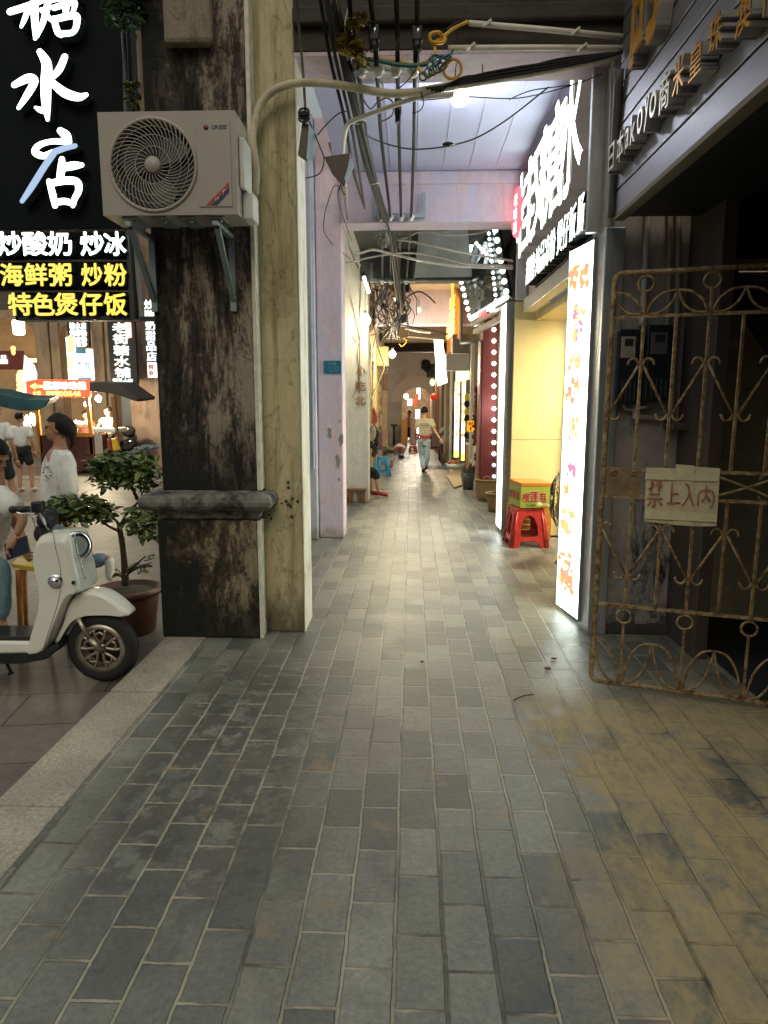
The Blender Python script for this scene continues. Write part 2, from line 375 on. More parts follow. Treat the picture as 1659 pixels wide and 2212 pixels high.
def plaster(name, base, stain, lo, hi, stretch, scale, extra=None, extra_z=None, rough=.85, bm=.5, drip=None, bias=None, crack=.22, mid=None):
    """old lime plaster: base paint, large stains with their own outline, grime near the foot"""
    if name in MATS: return MATS[name]
    m, n, b, o = _new(name); P = worldpos(n); PS = worldpos(n, stretch)
    f = noise(n, PS, scale, 8, .72, .5); f2 = noise(n, P, 26, 5, .7); f3 = noise(n, PS, scale * 4.5, 6, .75, .3)
    base_c = ramp(n, f3, (.25, tuple(c * .82 for c in base)), (.7, tuple(min(1, c * 1.12) for c in base)))
    g0_ = nd(n, 'ShaderNodeNewGeometry'); s0_ = nd(n, 'ShaderNodeSeparateXYZ'); n.links.new(g0_.outputs['Position'], s0_.inputs[0])
    if bias:
        bb = nd(n, 'ShaderNodeMapRange'); n.links.new(s0_.outputs[0], bb.inputs[0]); bb.inputs[1].default_value = bias[0]; bb.inputs[2].default_value = bias[1]; bb.inputs[3].default_value = bias[2]; bb.inputs[4].default_value = bias[3]; f = mth(n, 'ADD', f, bb.outputs[0])
    msk = ramp(n, f, (lo, (0, 0, 0)), (hi, (1, 1, 1)))
    c = mix(n, msk, base_c, stain)
    if mid:
        f = mth(n, 'ADD', f, mth(n, 'ADD', mth(n, 'MULTIPLY', mth(n, 'SUBTRACT', f3, .5), .34), mth(n, 'MULTIPLY', mth(n, 'SUBTRACT', f2, .5), .20))); msk = ramp(n, f, (lo, (0, 0, 0)), (hi, (1, 1, 1)))
        mm = ramp(n, f, (lo - .08, (0, 0, 0)), (lo + .01, (1, 1, 1))); c = mix(n, mm, base_c, mid); c = mix(n, msk, c, stain)
    g = nd(n, 'ShaderNodeNewGeometry'); s = nd(n, 'ShaderNodeSeparateXYZ'); n.links.new(g.outputs['Position'], s.inputs[0])
    if extra:
        zz = nd(n, 'ShaderNodeMapRange', interpolation_type='SMOOTHSTEP'); n.links.new(mth(n, 'ADD', s.outputs[2], mth(n, 'MULTIPLY', mth(n, 'SUBTRACT', f3, .5), -.9)), zz.inputs[0])
        zz.inputs[1].default_value = extra_z[1]; zz.inputs[2].default_value = extra_z[0]; zz.inputs[3].default_value = 0; zz.inputs[4].default_value = 1
        c = mix(n, mth(n, 'MULTIPLY', zz.outputs[0], .85), c, extra)
    if drip:
        dn = noise(n, worldpos(n, (1, 1, .06), (9, 2, 0)), 9, 5, .7, .2)
        c = mix(n, mth(n, 'MULTIPLY', ramp(n, dn, (.52, (0, 0, 0)), (.66, (1, 1, 1))), drip[1]), c, drip[0])
    sp = ramp(n, noise(n, worldpos(n, (1, 1, .8), (2, 8, 5)), 55, 3, .8), (.66, (0, 0, 0)), (.72, (1, 1, 1)))
    c = mix(n, mth(n, 'MULTIPLY', sp, .5), c, tuple(q * .35 for q in base))
    if crack:
        cn = noise(n, worldpos(n, (1, 1, .55), (4, 7, 1)), 2.6, 9, .62, .9); ck = ramp(n, mth(n, 'ABSOLUTE', mth(n, 'SUBTRACT', cn, .5)), (.0, (1, 1, 1)), (.007, (0, 0, 0)))
        c = mix(n, mth(n, 'MULTIPLY', ck, crack), c, tuple(q * .22 for q in base)); f2 = mth(n, 'SUBTRACT', f2, mth(n, 'MULTIPLY', ck, .8))
    n.links.new(c, b.inputs['Base Color']); b.inputs['Roughness'].default_value = rough
    h = mth(n, 'ADD', mth(n, 'MULTIPLY', f3, .8), mth(n, 'ADD', mth(n, 'MULTIPLY', f2, .5), mth(n, 'MULTIPLY', msk, .35)))
    bump(n, b, h, bm, .02); MATS[name] = m; return m
M_MOULD = plaster('mouldy plaster', (.36, .29, .225), (.006, .0065, .006), .50, .64, (1, 1, .20), 5.5, (.008, .009, .008), (1.15, 1.75), bm=1.0, drip=((.016, .013, .011), .6), bias=(-1.85, -1.15, .17, -.05), mid=(.10, .075, .058), crack=.1)
M_MOULD2 = plaster('mouldy foot plaster', (.34, .28, .18), (.007, .008, .006), .49, .63, (1, 1, .45), 4.6, (.008, .010, .008), (.10, .55), bm=.9, drip=((.012, .013, .010), .7), bias=(-1.85, -1.15, .16, -.04), mid=(.11, .082, .052), crack=.1)
M_CREAM = plaster('cream plaster', (.60, .52, .32), (.43, .36, .20), .48, .66, (1, 1, .35), 3.0, (.085, .07, .045), (.06, .42), bm=.6, drip=((.27, .215, .115), .8), crack=.35)
M_PINK = plaster('pink plaster', (.70, .55, .62), (.60, .55, .70), .45, .6, (1, 1, .5), 2.2, (.34, .30, .26), (.0, .22), bm=.35, drip=((.6, .46, .48), .5))
M_LILAC = plaster('lilac plaster', (.52, .55, .66), (.42, .45, .54), .55, .7, (1, 1, .5), 3., (.2, .2, .17), (.0, .3), bm=.4, drip=((.4, .41, .44), .5))
M_WHITEP = plaster('white plaster', (.72, .68, .58), (.66, .60, .52), .52, .7, (1, 1, .5), 2.4, (.44, .34, .24), (.0, .3), bm=.3, drip=((.6, .54, .44), .5))
M_DARKBEAM = plaster('brown beam plaster', (.055, .046, .038), (.03, .025, .021), .5, .65, (.3, 1, 1), 2., bm=.4)
M_GREYP = plaster('grey brown plaster', (.42, .365, .345), (.25, .215, .20), .56, .68, (1, 1, .5), 3., (.03, .027, .024), (.0, .25), bm=.5)
M_TAN = plaster('tan plaster', (.44, .32, .20), (.27, .19, .12), .5, .68, (.4, 1, 1), 2.4, bm=.4)
M_VOID = pm('shade black interior', (.012, .013, .015), .9, .2, 3)  # doorway shade put into the wall and floor colour
M_BLACK = pm('black paint', (.012, .014, .016), .5, .25, 12, .05)
M_CEIL = pm('lilac glow ceiling board', (.49, .50, .70), .65, .05, 3, .05)  # lilac glow falling on the boards is put into their colour
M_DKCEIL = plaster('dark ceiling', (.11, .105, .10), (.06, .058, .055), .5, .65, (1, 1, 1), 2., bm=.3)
M_STEEL = pm('brushed steel', (.55, .56, .58), .36, .10, 30, .04, .85, (1, 1, .1))
M_GALV = pm('galvanised steel', (.27, .31, .32), .45, .15, 20, .05, .6)
M_CHROME = pm('chrome', (.8, .8, .82), .12, .05, 10, 0, 1.)
M_WHITE = pm('white paint', (.75, .74, .70), .4, .06, 10, .05)
M_GREYPIPE = pm('grey plastic pipe', (.30, .26, .235), .5, .15, 14, .05)
M_WOOD = pm('brown wood', (.20, .095, .04), .5, .3, 6, .2, 0, (6, 1, 1))
M_ORWOOD = pm('orange wood', (.55, .22, .045), .5, .25, 5, .15, 0, (1, 1, 6))
# ------------------------------------------------------------------ ground, paving, kerb, street
mb = MB(); mb.poly([(-70, -30, -.16), (70, -30, -.16), (70, 110, -.16), (-70, 110, -.16)]); struct('ground', mb, pm('dark earth', (.05, .045, .04), .9))
mb = MB(); mb.poly([(-1.50, -6, 0), (6, -6, 0), (6, 60, 0), (-1.50, 60, 0)]); struct('pavement', mb, floor_mat())
mb = MB(); mb.poly([(-40, -15, -.11), (-1.81, -15, -.11), (-1.81, 60, -.11), (-40, 60, -.11)]); struct('street', mb, street_mat())
mb = MB(); y = -3.3
while y < 45:
    L = 1.22; mb.box((-1.815 + random.uniform(-.006, .006), y, -.2), (-1.503, y + L - .009, .004 + random.uniform(-.003, .003)), .012); y += L
struct('kerb', mb, kerb_mat())
# ------------------------------------------------------------------ arcade pillars
PX0 = at(338, 800, Y=5.03).x; PX1 = at(549, 800, Y=5.03).x
t = thing('arcade_pillar', 'nearest arcade pillar, blackened mouldy front with moulded ledge and cream painted side', 'pillar', (-1.35, 5.2, 0))
mb = MB(); mb.box((PX0, 5.03, 1.09), (PX1, 5.40, 5.6), .018); mb.build('shaft', M_MOULD, t)
mb = MB(); mb.box((-1.835, 5.0, 0), (-1.105, 5.40, .885), .02); mb.build('plinth', M_MOULD2, t)
prof = [(.885, .0), (.90, .02), (.93, .028), (.955, .05), (.965, .075), (.975, .105), (1.0, .125), (1.03, .13), (1.062, .122), (1.08, .10), (1.09, .06), (1.10, .0)]
mb = MB()
pts = [[V((-1.80 - d, 5.03 - d, z)), V((-1.11 + d, 5.03 - d, z)), V((-1.11 + d, 5.40, z)), V((-1.80 - d, 5.40, z))] for z, d in prof]
for A, B in zip(pts, pts[1:]):
    for k in range(4): mb.poly([A[k], A[(k + 1) % 4], B[(k + 1) % 4], B[k]])
mb.poly(pts[-1]); mb.poly(list(reversed(pts[0]))); bmesh.ops.remove_doubles(mb.bm, verts=mb.bm.verts[:], dist=1e-4)
mb.build('ledge', pm('weathered ledge', (.20, .19, .165), .8, .4, 7, .5, 0, (1, 1, 1), (.03, .03, .026), .5, 5), t)
mb = MB(); mb.box((PX1 - .001, 5.022, 1.10), (PX1 + .03, 5.168, 5.6), .008); mb.box((-1.104, 5.002, .0), (-1.082, 5.168, .884), .006); mb.build('sign_lit_corner_strip', pm('sign lit white strip', (.70, .66, .54), .7, .2, 14, .3), t)  # white paint carries the sign light on the pilaster's side corners
mb = MB(); mb.box((-1.11, 5.17, 0), (-.80, 5.55, 5.6), .012); mb.build('painted_side', M_CREAM, t)
MB().box((-.799, 5.172, .0), (-.792, 5.552, 4.05), .002).build('sign_lit_inner_skin', pm('sign lit white skin', (.80, .77, .68), .75, .12, 9, .3, 0, (1, 1, .4), (.55, .49, .36), .35, 4), t)  # white skin over the cream side, its brightness painted for the signs' light
for zx, zy in ((878, 1243), (880, 1272), (900, 1332), (866, 1347), (878, 1365), (892, 1375), (843, 1358), (930, 1348), (897, 1432), (775, 1420), (785, 1440)):
    c = at(274.3 + zx * .3968, 548.6 + zy * .3968, Y=5.169); r_ = .014 if zx > 850 else .009; MB().prism([c + V((math.cos(k * .63) * r_ * random.uniform(.7, 1.1), 0, math.sin(k * .63) * r_ * random.uniform(.8, 1.2))) for k in range(10)], (0, -.0015, 0)).build('spot', pm('dark spot', (.06, .05, .03), .9), t)
mb = MB(); mb.box((at(350, 40, Y=4.93).x, 4.93, at(400, 92, Y=4.93).z), (at(455, 40, Y=4.93).x, 5.03, 5.6), .03); mb.build('capital_block', plaster('tan cap plaster', (.26, .21, .155), (.07, .055, .04), .50, .66, (1, 1, .6), 4., bm=.6), t)
# second pillar
t = thing('arcade_pillar', 'second arcade pillar painted pale pink with peeling grey patches', 'pillar', (-1.0, 9.0, 0))
mb = MB(); mb.box((-1.155, 8.86, 0), (-.842, 9.25, 5.0), .015); mb.build('painted_side', M_PINK, t)
mb = MB(); mb.box((-1.9, 8.74, 0), (-1.16, 9.2, 5.0), .012)
for x in (-1.27, -1.21): mb.box((x, 8.718, .9), (x + .022, 8.742, 5.0), .006)
mb.build('shaft', M_LILAC, t)
mb = MB()
for (u, v, s_) in ((712, 935, .05), (737, 950, .065), (730, 998, .06), (733, 1036, .022), (734, 910, .02)):
    c = at(u, v, Y=8.855); pts = []
    k = 12
    for i in range(k):
        a = 2 * math.pi * i / k; q = s_ * random.uniform(.6, 1.15); pts.append(c + V((math.cos(a) * q * .55, 0, math.sin(a) * q * 1.5)))
    mb.prism(pts, (0, .004, 0))
mb.build('peeled_patch', pm('bare render', (.25, .25, .23), .9, .2, 20, .3), t)
# third pillar with lettering
t = thing('arcade_pillar', 'white arcade pillar with three brown stencilled characters above a low wooden bench', 'pillar', (-.95, 12.2, 0))
mb = MB(); mb.box((-1.115, 12.06, 0), (-.715, 12.45, 5.0), .015); mb.build('painted_side', M_WHITEP, t)
mb = MB(); mb.box((-1.9, 11.98, 0), (-1.12, 12.4, 5.0), .012); mb.build('shaft', M_WHITEP, t)
mb = MB()
for ch, (u0, v0, u1, v1) in zip('小吃北', ((770, 790, 790, 812), (768.5, 823, 790, 845), (767, 855, 790, 876))):
    a = at(u0, v1, Y=12.045); q = at(u1, v0, Y=12.045); mb.text(ch, a, (q.x - a.x, 0, 0), (0, 0, q.z - a.z), (0, -.003, 0), bold=.03, gap=0)
mb.build('stencilled_lettering', pm('brown stencil paint', (.36, .17, .09), .8, .3, 30), t)
for i, (y, lab, m) in enumerate(((15.5, 'fourth arcade pillar, stained plaster with yellow pipes in front', M_TAN), (19.0, 'fifth arcade pillar, tan plaster beyond the yellow box', M_WHITEP), (22.6, 'sixth arcade pillar, farthest before the arch', M_GREYP))):
    t = thing('arcade_pillar', lab, 'pillar', (-1., y + .2, 0))
    mb = MB(); mb.box((-1.15, y, 0), (-.76, y + .4, 4.8), .015); mb.build('painted_side', m, t)
    mb = MB(); mb.box((-1.9, y - .07, 0), (-1.155, y + .35, 4.8), .012); mb.build('shaft', m, t)
# ------------------------------------------------------------------ beams and ceilings
t = thing('lintel_beam', 'dark brown beam with a pink underside, nearest overhead', 'beam', (.3, 5.35, 4.04))
mb = MB(); mb.box((-.80, 5.17, 4.052), (2.2, 5.55, 5.6), .01); mb.box((-.80, 5.11, 4.20), (2.2, 5.168, 4.30), .012); mb.build('beam_face', M_DARKBEAM, t)
mb = MB(); mb.box((-.798, 5.172, 4.02), (1.44, 5.60, 4.05), .004); mb.build('soffit', M_PINK, t)
t = thing('lintel_beam', 'pink beam with lilac and rose light on it, second overhead', 'beam', (.2, 8.95, 3.8))
mb = MB(); mb.box((-.84, 8.80, 3.80), (1.60, 9.2, 4.6), .012); mb.box((-.84, 8.775, 4.22), (1.60, 8.798, 4.36), .008); mb.build('beam_face', M_PINK, t)
for y, z, lab, m in ((12.05, 3.66, 'dusty grey beam behind the pink one, third overhead', M_DKCEIL), (15.5, 3.30, 'pink tinted beam fourth overhead, lit rose on its right', M_PINK), (19.0, 3.22, 'tan beam fifth overhead behind the white hanging sign', M_TAN), (22.6, 3.2, 'brown beam sixth overhead before the arch', M_DARKBEAM)):
    o = MB().box((-.85, y, z), (1.75, y + .35, 4.5), .012).build('lintel_beam', m, None, (.3, y, z)); tag(o, lab, 'beam')
mb = MB(); mb.box((-.845, 5.56, 4.37), (1.50, 8.795, 4.43))
mb2 = MB()
for x in (-.55, -.25, .05, .35, .65, .95, 1.25): mb2.box((x, 5.57, 4.364), (x + .012, 8.79, 4.3695))
t = thing('ceiling_panel', 'pale lilac ceiling of grooved boards above the dessert shop front', 'ceiling', (.3, 7, 4.4))
mb.build('board', M_CEIL, t); mb2.build('groove_strip', pm('pale groove', (.55, .55, .68), .5, .05), t)
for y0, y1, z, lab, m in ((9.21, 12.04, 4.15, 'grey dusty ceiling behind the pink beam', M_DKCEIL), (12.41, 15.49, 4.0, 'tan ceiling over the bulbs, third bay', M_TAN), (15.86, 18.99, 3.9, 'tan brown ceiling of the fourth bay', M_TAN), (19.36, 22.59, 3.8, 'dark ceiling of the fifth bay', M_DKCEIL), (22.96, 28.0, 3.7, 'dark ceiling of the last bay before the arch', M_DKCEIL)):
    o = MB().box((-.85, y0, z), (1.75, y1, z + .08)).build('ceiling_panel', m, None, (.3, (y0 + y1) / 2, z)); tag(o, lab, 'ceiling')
# sheet that slopes under the third bay
o = MB().prism([at(905, 500, Y=10.6), at(1010, 496, Y=10.6), at(1020, 598, Y=11.7), at(895, 600, Y=11.7)], (0, .02, .03)).build('sheet_panel', pm('grey metal sheet', (.30, .34, .37), .45, .2, 4, .1, .5), None, at(950, 550, Y=11))
tag(o, 'bluish grey sheet panel under the ceiling behind the pink beam', 'panel')
# ------------------------------------------------------------------ arch wall at the end, and the alley beyond
AY = 28.0
def arch_pts(u0, u1, vtop, vb, Y, n=16):
    a = at(u0, vb, Y=Y); b = at(u1, vb, Y=Y); zt = at(900, vtop, Y=Y).z; r = (b.x - a.x) / 2; cx = (a.x + b.x) / 2
    return [V((a.x, Y, 0))] + [V((cx - r * math.cos(math.pi * i / n), Y, zt - r + r * math.sin(math.pi * i / n))) for i in range(n + 1)] + [V((b.x, Y, 0))], cx, r, zt
ap, acx, ar, azt = arch_pts(868, 934, 836, 900, AY)
mb = MB()
L, Rr, T = -1.2, 1.9, 3.9
outl = [V((L, AY, 0))] + [V((L, AY, T)), V((Rr, AY, T)), V((Rr, AY, 0))] + list(reversed(ap))
mb.prism(outl, (0, .35, 0))
t = thing('arch_wall', 'pale grey wall with a round arch at the end of the arcade', 'wall', (.2, AY, 0))
mb.build('wall', M_GREYP if False else plaster('pale grey plaster', (.40, .36, .32), (.30, .265, .235), .5, .7, (1, 1, .6), 1.5, bm=.3), t)
mb = MB(); k = 20
for i in range(k):
    a0, a1 = math.pi * i / k, math.pi * (i + 1) / k; c = V((acx, AY - .05, azt - ar))
    p = lambda a, r: c + V((-math.cos(a) * r, 0, math.sin(a) * r))
    mb.prism([p(a0, ar), p(a1, ar), p(a1, ar + .42), p(a0, ar + .42)], (0, .048, 0))
mb.build('arch_band', pm('arch band plaster', (.46, .40, .36), .8, .1, 6, .2), t)
# ------------------------------------------------------------------ right hand side: pier, doorway, gate, signs, lightboxes
E_WHITE = em('white sign light', (.86, 1.0, .90), 6.0, (.8, .8, .8))
E_LETTER = em('white letter light', (.88, 1.0, .88), 3.0, (.8, .8, .8))
E_BULB = em('bulb light', (1.0, .95, .70), 14, (.8, .8, .7))
M_LSIDE = pm('letter side grey', (.30, .28, .27), .5, .1, 10, .03); M_LSIDE2 = em('glowing letter side', (1.0, .86, .76), .06, (.26, .235, .22))  # second side material given a faint glow to brighten the sign board
t = thing('wall_pier', 'grey brown plaster pier behind the rusty gate, carrying meters and conduits', 'wall', (1.66, 5.4, 0))
mb = MB(); mb.box((1.345, 5.26, 0), (2.0, 5.62, 4.05), .012); mb.build('wall', M_GREYP, t)
mb = MB(); pk = [at(u, v, Y=5.256) for u, v in ((1372, 1070), (1440, 1075), (1446, 1120), (1438, 1160), (1448, 1200), (1436, 1250), (1420, 1300), (1425, 1345), (1372, 1350), (1362, 1290), (1370, 1230), (1360, 1170), (1368, 1120))]
mb.prism(pk, (0, .004, 0)); mb.build('peeled_patch', plaster('peeled plaster', (.38, .34, .32), (.05, .042, .038), .50, .60, (1, 1, .6), 7., bm=1.0), t)
mb = MB(); mb.box((1.35, 5.2, 0), (1.98, 5.258, .07), .012); mb.build('skirting', pm('dirty cement', (.05, .045, .04), .9, .3, 9, .4), t)
mb = MB(); a = at(1437, 913, Y=5.2); q = at(1508, 928, Y=5.2); mb.box((a.x, 5.06, q.z), (q.x, 5.25, a.z), .01); mb.build('ledge', pm('brown ledge', (.10, .07, .055), .7), t)
# doorway and its interior, blackened for shade
t = thing('doorway', 'black open doorway behind the rusty gate with brown door jamb', 'doorway', (2.6, 4.6, 0))
mb = MB(); mb.box((1.93, 4.70, 0), (2.02, 5.255, 3.6), .006); mb.build('jamb', pm('brown door jamb', (.075, .052, .045), .6, .3, 5, .1, 0, (1, 1, .2)), t)
mb = MB()
mb.box((5.5, 1.5, 0), (5.6, 7.2, 4.6)); mb.box((2.03, 7.1, 0), (5.5, 7.2, 4.6)); mb.box((2.03, 1.5, 3.02), (5.5, 7.1, 3.1)); mb.box((2.06, 1.5, .004), (5.5, 7.1, .010)); mb.box((1.98, -7.0, 0), (2.06, 2.6, 4.6)); mb.box((2.04, -7, 0), (5.5, 1.5, 4.6)); mb.box((2.001, 5.625, 0), (2.03, 7.1, 4.4))  # facade wall runs on unseen behind the camera to block the sun
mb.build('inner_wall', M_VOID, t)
mb = MB()
for i in range(9):
    mb.bar((3.6, 3.6 + .28 * i, 1.2 + .19 * i), (2.4, 3.6 + .28 * i, 1.2 + .19 * i), .26, .03)
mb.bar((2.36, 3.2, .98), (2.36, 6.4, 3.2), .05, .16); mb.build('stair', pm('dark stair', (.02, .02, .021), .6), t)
mb = MB()
for y in (3.1, 3.6, 4.2): mb.box((2.035, y, 2.2), (2.05, y + .03, 3.0))
mb.build('panel_seam', M_BLACK, t)
# conduits on the pier
def conduit(label, pts, r, m=M_GREYPIPE, name='conduit', group='conduits on the pier'):
    o = MB().tube(pts, r, 10, 6).build(name, m, None, pts[0]); tag(o, label, 'pipe', group); return o
A = lambda u, v, Y=5.22: at(u, v, Y=Y)
conduit('tall grey pipe beside the steel post with a bend at its foot', [A(1325, 150), A(1318, 500), A(1312, 700), A(1308, 850), A(1311, 872), A(1322, 880), A(1334, 870), A(1334, 845)], .022)
conduit('pale conduit running down to the right hand meter', [A(1407, 380), A(1398, 500), A(1392, 620), A(1385, 705)], .022, pm('pale pipe', (.48, .45, .42), .5))
conduit('thin grey conduit right of the meters', [A(1447, 400), A(1445, 640), A(1436, 800), A(1434, 870)], .016)
conduit('outer grey conduit beside the doorway edge, ending in a low elbow', [A(1466, 400), A(1464, 640), A(1455, 800), A(1449, 890), A(1440, 902), A(1418, 903), A(1370, 900)], .022)
conduit('short white stub pipe under the meters', [A(1376, 838, 5.2), A(1374, 870, 5.2), A(1372, 905, 5.2)], .022, pm('pale pipe', (.48, .45, .42), .5))
conduit('small white elbow pipe below the left meter', [A(1348, 866, 5.2), A(1350, 880, 5.2), A(1362, 884, 5.2), A(1400, 878, 5.2)], .012, pm('pale pipe', (.48, .45, .42), .5))
# electricity meters
def meter(u0, v0, u1, v1, label, dark):
    a = at(u0, v1, Y=5.18); q = at(u1, v0, Y=5.18)
    t = thing('electricity_meter', label, 'meter', ((a.x + q.x) / 2, 5.18, a.z), 'electricity meters')
    mb = MB(); mb.box((a.x, 5.12, a.z), (q.x, 5.258, q.z), .015); mb.build('case', pm('dark meter case', (.018, .022, .026), .25, .2, 8, .02), t)
    w = q.x - a.x; h = q.z - a.z
    mb = MB(); mb.box((a.x + w * .15, 5.112, a.z + h * .62), (a.x + w * .78, 5.119, a.z + h * .90), .003); mb.build('face_plate', pm('meter plate ' + str(dark), (.30, .27, .21) if not dark else (.10, .10, .11), .5), t)
    mb = MB(); mb.box((a.x + w * .3, 5.108, a.z + h * .78), (a.x + w * .65, 5.111, a.z + h * .87)); mb.build('display', M_BLACK, t)
    mb = MB()
    for f in (.25, .42, .6, .78): mb.box((a.x + w * f, 5.112, a.z + h * .05), (a.x + w * f + .012, 5.119, a.z + h * .30))
    if dark:
        mb.mi = 1; c = V((a.x + w * .3, 5.111, a.z + h * .2)); mb.prism([c + V((-.02, 0, 0)), c + V((.02, 0, 0)), c + V((0, 0, .035))], (0, .006, 0))
    mb.build('terminal_cover', [pm('terminal dark', (.05, .055, .06), .3), pm('warning ochre', (.5, .25, .03), .6)], t)
meter(1322, 712, 1380, 875, 'dark electricity meter with cream plate, left of the pair', 0)
meter(1384, 703, 1450, 868, 'black electricity meter with yellow warning mark, right of the pair', 1)
# ------------------------------------------------------------------ rusty gate
def rust():
    m, n, b, o = _new('rusty gold paint'); P = worldpos(n)
    f = noise(n, P, 24, 6, .75, .4); f2 = noise(n, P, 90, 3, .7)
    c = ramp(n, f, (.38, (.12, .058, .024)), (.47, (.24, .14, .058)), (.58, (.42, .31, .155)))
    c = mix(n, 1.0, c, ramp(n, f2, (.3, (.7, .7, .7)), (.7, (1.2, 1.2, 1.2))), 'MULTIPLY')
    n.links.new(c, b.inputs['Base Color']); b.inputs['Roughness'].default_value = .62; b.inputs['Metallic'].default_value = .25
    bump(n, b, mth(n, 'ADD', f, f2), .5, .004); return m
M_RUST = rust()
g0 = at(1276, 1468, Z=.045); g1 = at(1659, 1519, Z=.045); gd = (g1 - g0).normalized(); gn = V((gd.y, -gd.x, 0)).normalized()
r = .017
GH = at(1320, 592, Y=g0.y).z - g0.z
def GP(s, h, off=0.0): return g0 + gd * s + UZ * h + UX * h * .012 + gn * off
t = thing('metal_gate', 'rusty gold painted scrollwork gate standing ajar at the dark doorway', 'gate', g0)
GW = 1.62
zr = {k: at(u, v, Y=g0.y).z - g0.z for k, (u, v) in dict(r2=(1325, 686), m1=(1305, 1012), m0=(1302, 1070), r1=(1280, 1303)).items()}
mb = MB(); r = .0155
mb.tube([GP(.04 - .04 * math.cos(k), .04 - .04 * math.sin(k)) for k in (1.57, 1.2, .8, .4, 0)] + [GP(.04 - .04 * math.cos(k), GH - .04 + .04 * math.sin(k)) for k in (0, .4, .8, 1.2, 1.57)] + [GP(GW, GH), GP(GW, 0), GP(.04, 0)], r, 10, 1)
mb.build('frame', M_RUST, t)
for h in zr.values(): MB().bar(GP(0, h), GP(GW, h), .018, .018).build('rail', M_RUST, t)
sp = .168
bars = [i * sp for i in range(1, 10)]
for s_ in bars:
    MB().bar(GP(s_, zr['m1'], .001), GP(s_, zr['r2'], .001), .0140).build('upright_bar', M_RUST, t); MB().bar(GP(s_, zr['r1'], .001), GP(s_, zr['m0'], .001), .0140).build('upright_bar', M_RUST, t)
def curl(mb, p, d, sx, sz, rr=.0075):
    """bar with a hook at its end: p junction, d direction towards the hook side"""
    pts = [p]
    for k in range(1, 8):
        a = math.pi * k / 7; pts.append(p + gd * sx * (1 - math.cos(a)) / 2 * 1.0 + UZ * sz * math.sin(a))
    mb.tube(pts, rr, 6, 2)
for lo_z, hi_z, par in ((at(1360, 893, Y=g0.y).z - g0.z, at(1370, 790, Y=g0.y).z - g0.z, 1), (at(1325, 1232, Y=g0.y).z - g0.z, at(1285, 1140, Y=g0.y).z - g0.z, 0)):
    for i in range(0, 9):
        if i % 2 != par: continue
        for sg in (-1, 1):
            if i == 0 and sg < 0: continue
            mb = MB(); a = GP(i * sp + .012 * sg, hi_z, .012); q = GP(i * sp + sg * (sp - .014), lo_z, .012); mb.tube([a, q], .0075, 6, 1)
            curl(mb, a, 1, sg * .058, .036); curl(mb, q, 1, -sg * .058, -.036); mb.build('scroll', M_RUST, t)
for z0, z1 in ((zr['r2'], GH), (0.0, zr['r1'])):
    hh = z1 - z0; cr = .042
    for i in range(1, 10, 2):
        mb = MB(); s_ = i * sp; mb.torus(GP(s_, z1 - .02 - cr, .003), cr, .0075, gd, UZ, 24, 6); mb.bar(GP(s_, z0), GP(s_, z1 - .02 - 2 * cr), .012)
        for sg in (-1, 1):
            if s_ + sg * sp < -.01 or s_ + sg * sp > GW: continue
            tip = GP(s_ + sg * sp, z0 + hh * .56, .006); base = GP(s_ + sg * .012, z0 + .012, .006)
            mb.tube([base, GP(s_ + sg * sp * .25, z0 + hh * .33, .006), GP(s_ + sg * sp * .6, z0 + hh * .52, .006), tip], .0075, 6, 4)
            mb.tube([base, GP(s_ + sg * sp * .45, z0 + hh * .06, .006), GP(s_ + sg * sp * .8, z0 + hh * .25, .006), tip], .0075, 6, 4)
        mb.build('ring_flower', M_RUST, t)
zc = (zr['m0'] + zr['m1']) / 2; hm = (zr['m1'] - zr['m0']) / 2
for s_ in (.42, .76, 1.10, 1.44):
    mb = MB()
    for sg in (-1, 1):
        mb.tube([GP(s_ - .15, zc - sg * hm * .7, .004), GP(s_ - .05, zc - sg * hm * .25, .004), GP(s_ + .08, zc + sg * hm * .4, .004), GP(s_ + .14, zc + sg * hm * .85, .004), GP(s_ + .09, zc + sg * hm * .95, .004), GP(s_ + .06, zc + sg * hm * .6, .004)], .0075, 6, 4)
    mb.build('scroll', M_RUST, t)
mb = MB(); mb.obox(GP(.022, zr['m0'], .004), gd * .19, gn * .006, UZ * (zr['m1'] - zr['m0'] + .01), .002)
mb.mi = 1
for s_ in (.06, .17): mb.torus(GP(s_, zr['m1'] - .02, .013), .014, .005, gd, UZ, 14, 6)
mb.build('lock_plate', [pm('rusted plate', (.22, .15, .08), .8, .45, 16, .5, .2), M_RUST], t)
# hand lettered card hung on the gate
t = thing('cardboard_sign', 'three panel cardboard notice with red hand lettering hung on the rusty gate', 'sign', GP(.45, zr['m0'], .03))
def gat(u, v, off=.03):
    r_ = CM @ Vector(((u - 829.5) / FPX, (1106 - v) / FPX, -1.0)); c0 = V((0, 0, CAMH)); p0 = g0 + gn * off
    k = (p0 - c0).dot(gn) / r_.dot(gn); return c0 + r_ * k
mb = MB()
for i, (q, off) in enumerate(((((1396, 1010), (1463, 1012), (1458, 1134), (1392, 1126)), .030), (((1460, 1003), (1500, 1006), (1499, 1137), (1455, 1134)), .036), (((1498, 1008), (1556, 1012), (1548, 1137), (1496, 1137)), .030))):
    mb.prism([gat(u, v, off) for u, v in q], -gn * .004, .001)
M_CARD = plaster('old card', (.62, .54, .34), (.52, .44, .28), .5, .65, (1, 1, 1), 6, bm=.2, rough=.7)
mb.build('card', M_CARD, t)
mb = MB()
for q, off in ((((1394, 1022), (1551, 1027), (1551, 1040), (1394, 1035)), .0415), (((1393, 1100), (1549, 1110), (1548, 1128), (1392, 1120)), .0415)):
    mb.prism([gat(u, v, off) for u, v in q], -gn * .001)
mb.build('clear_tape', pm('yellowed tape', (.62, .56, .36), .25, .1, 20), t)
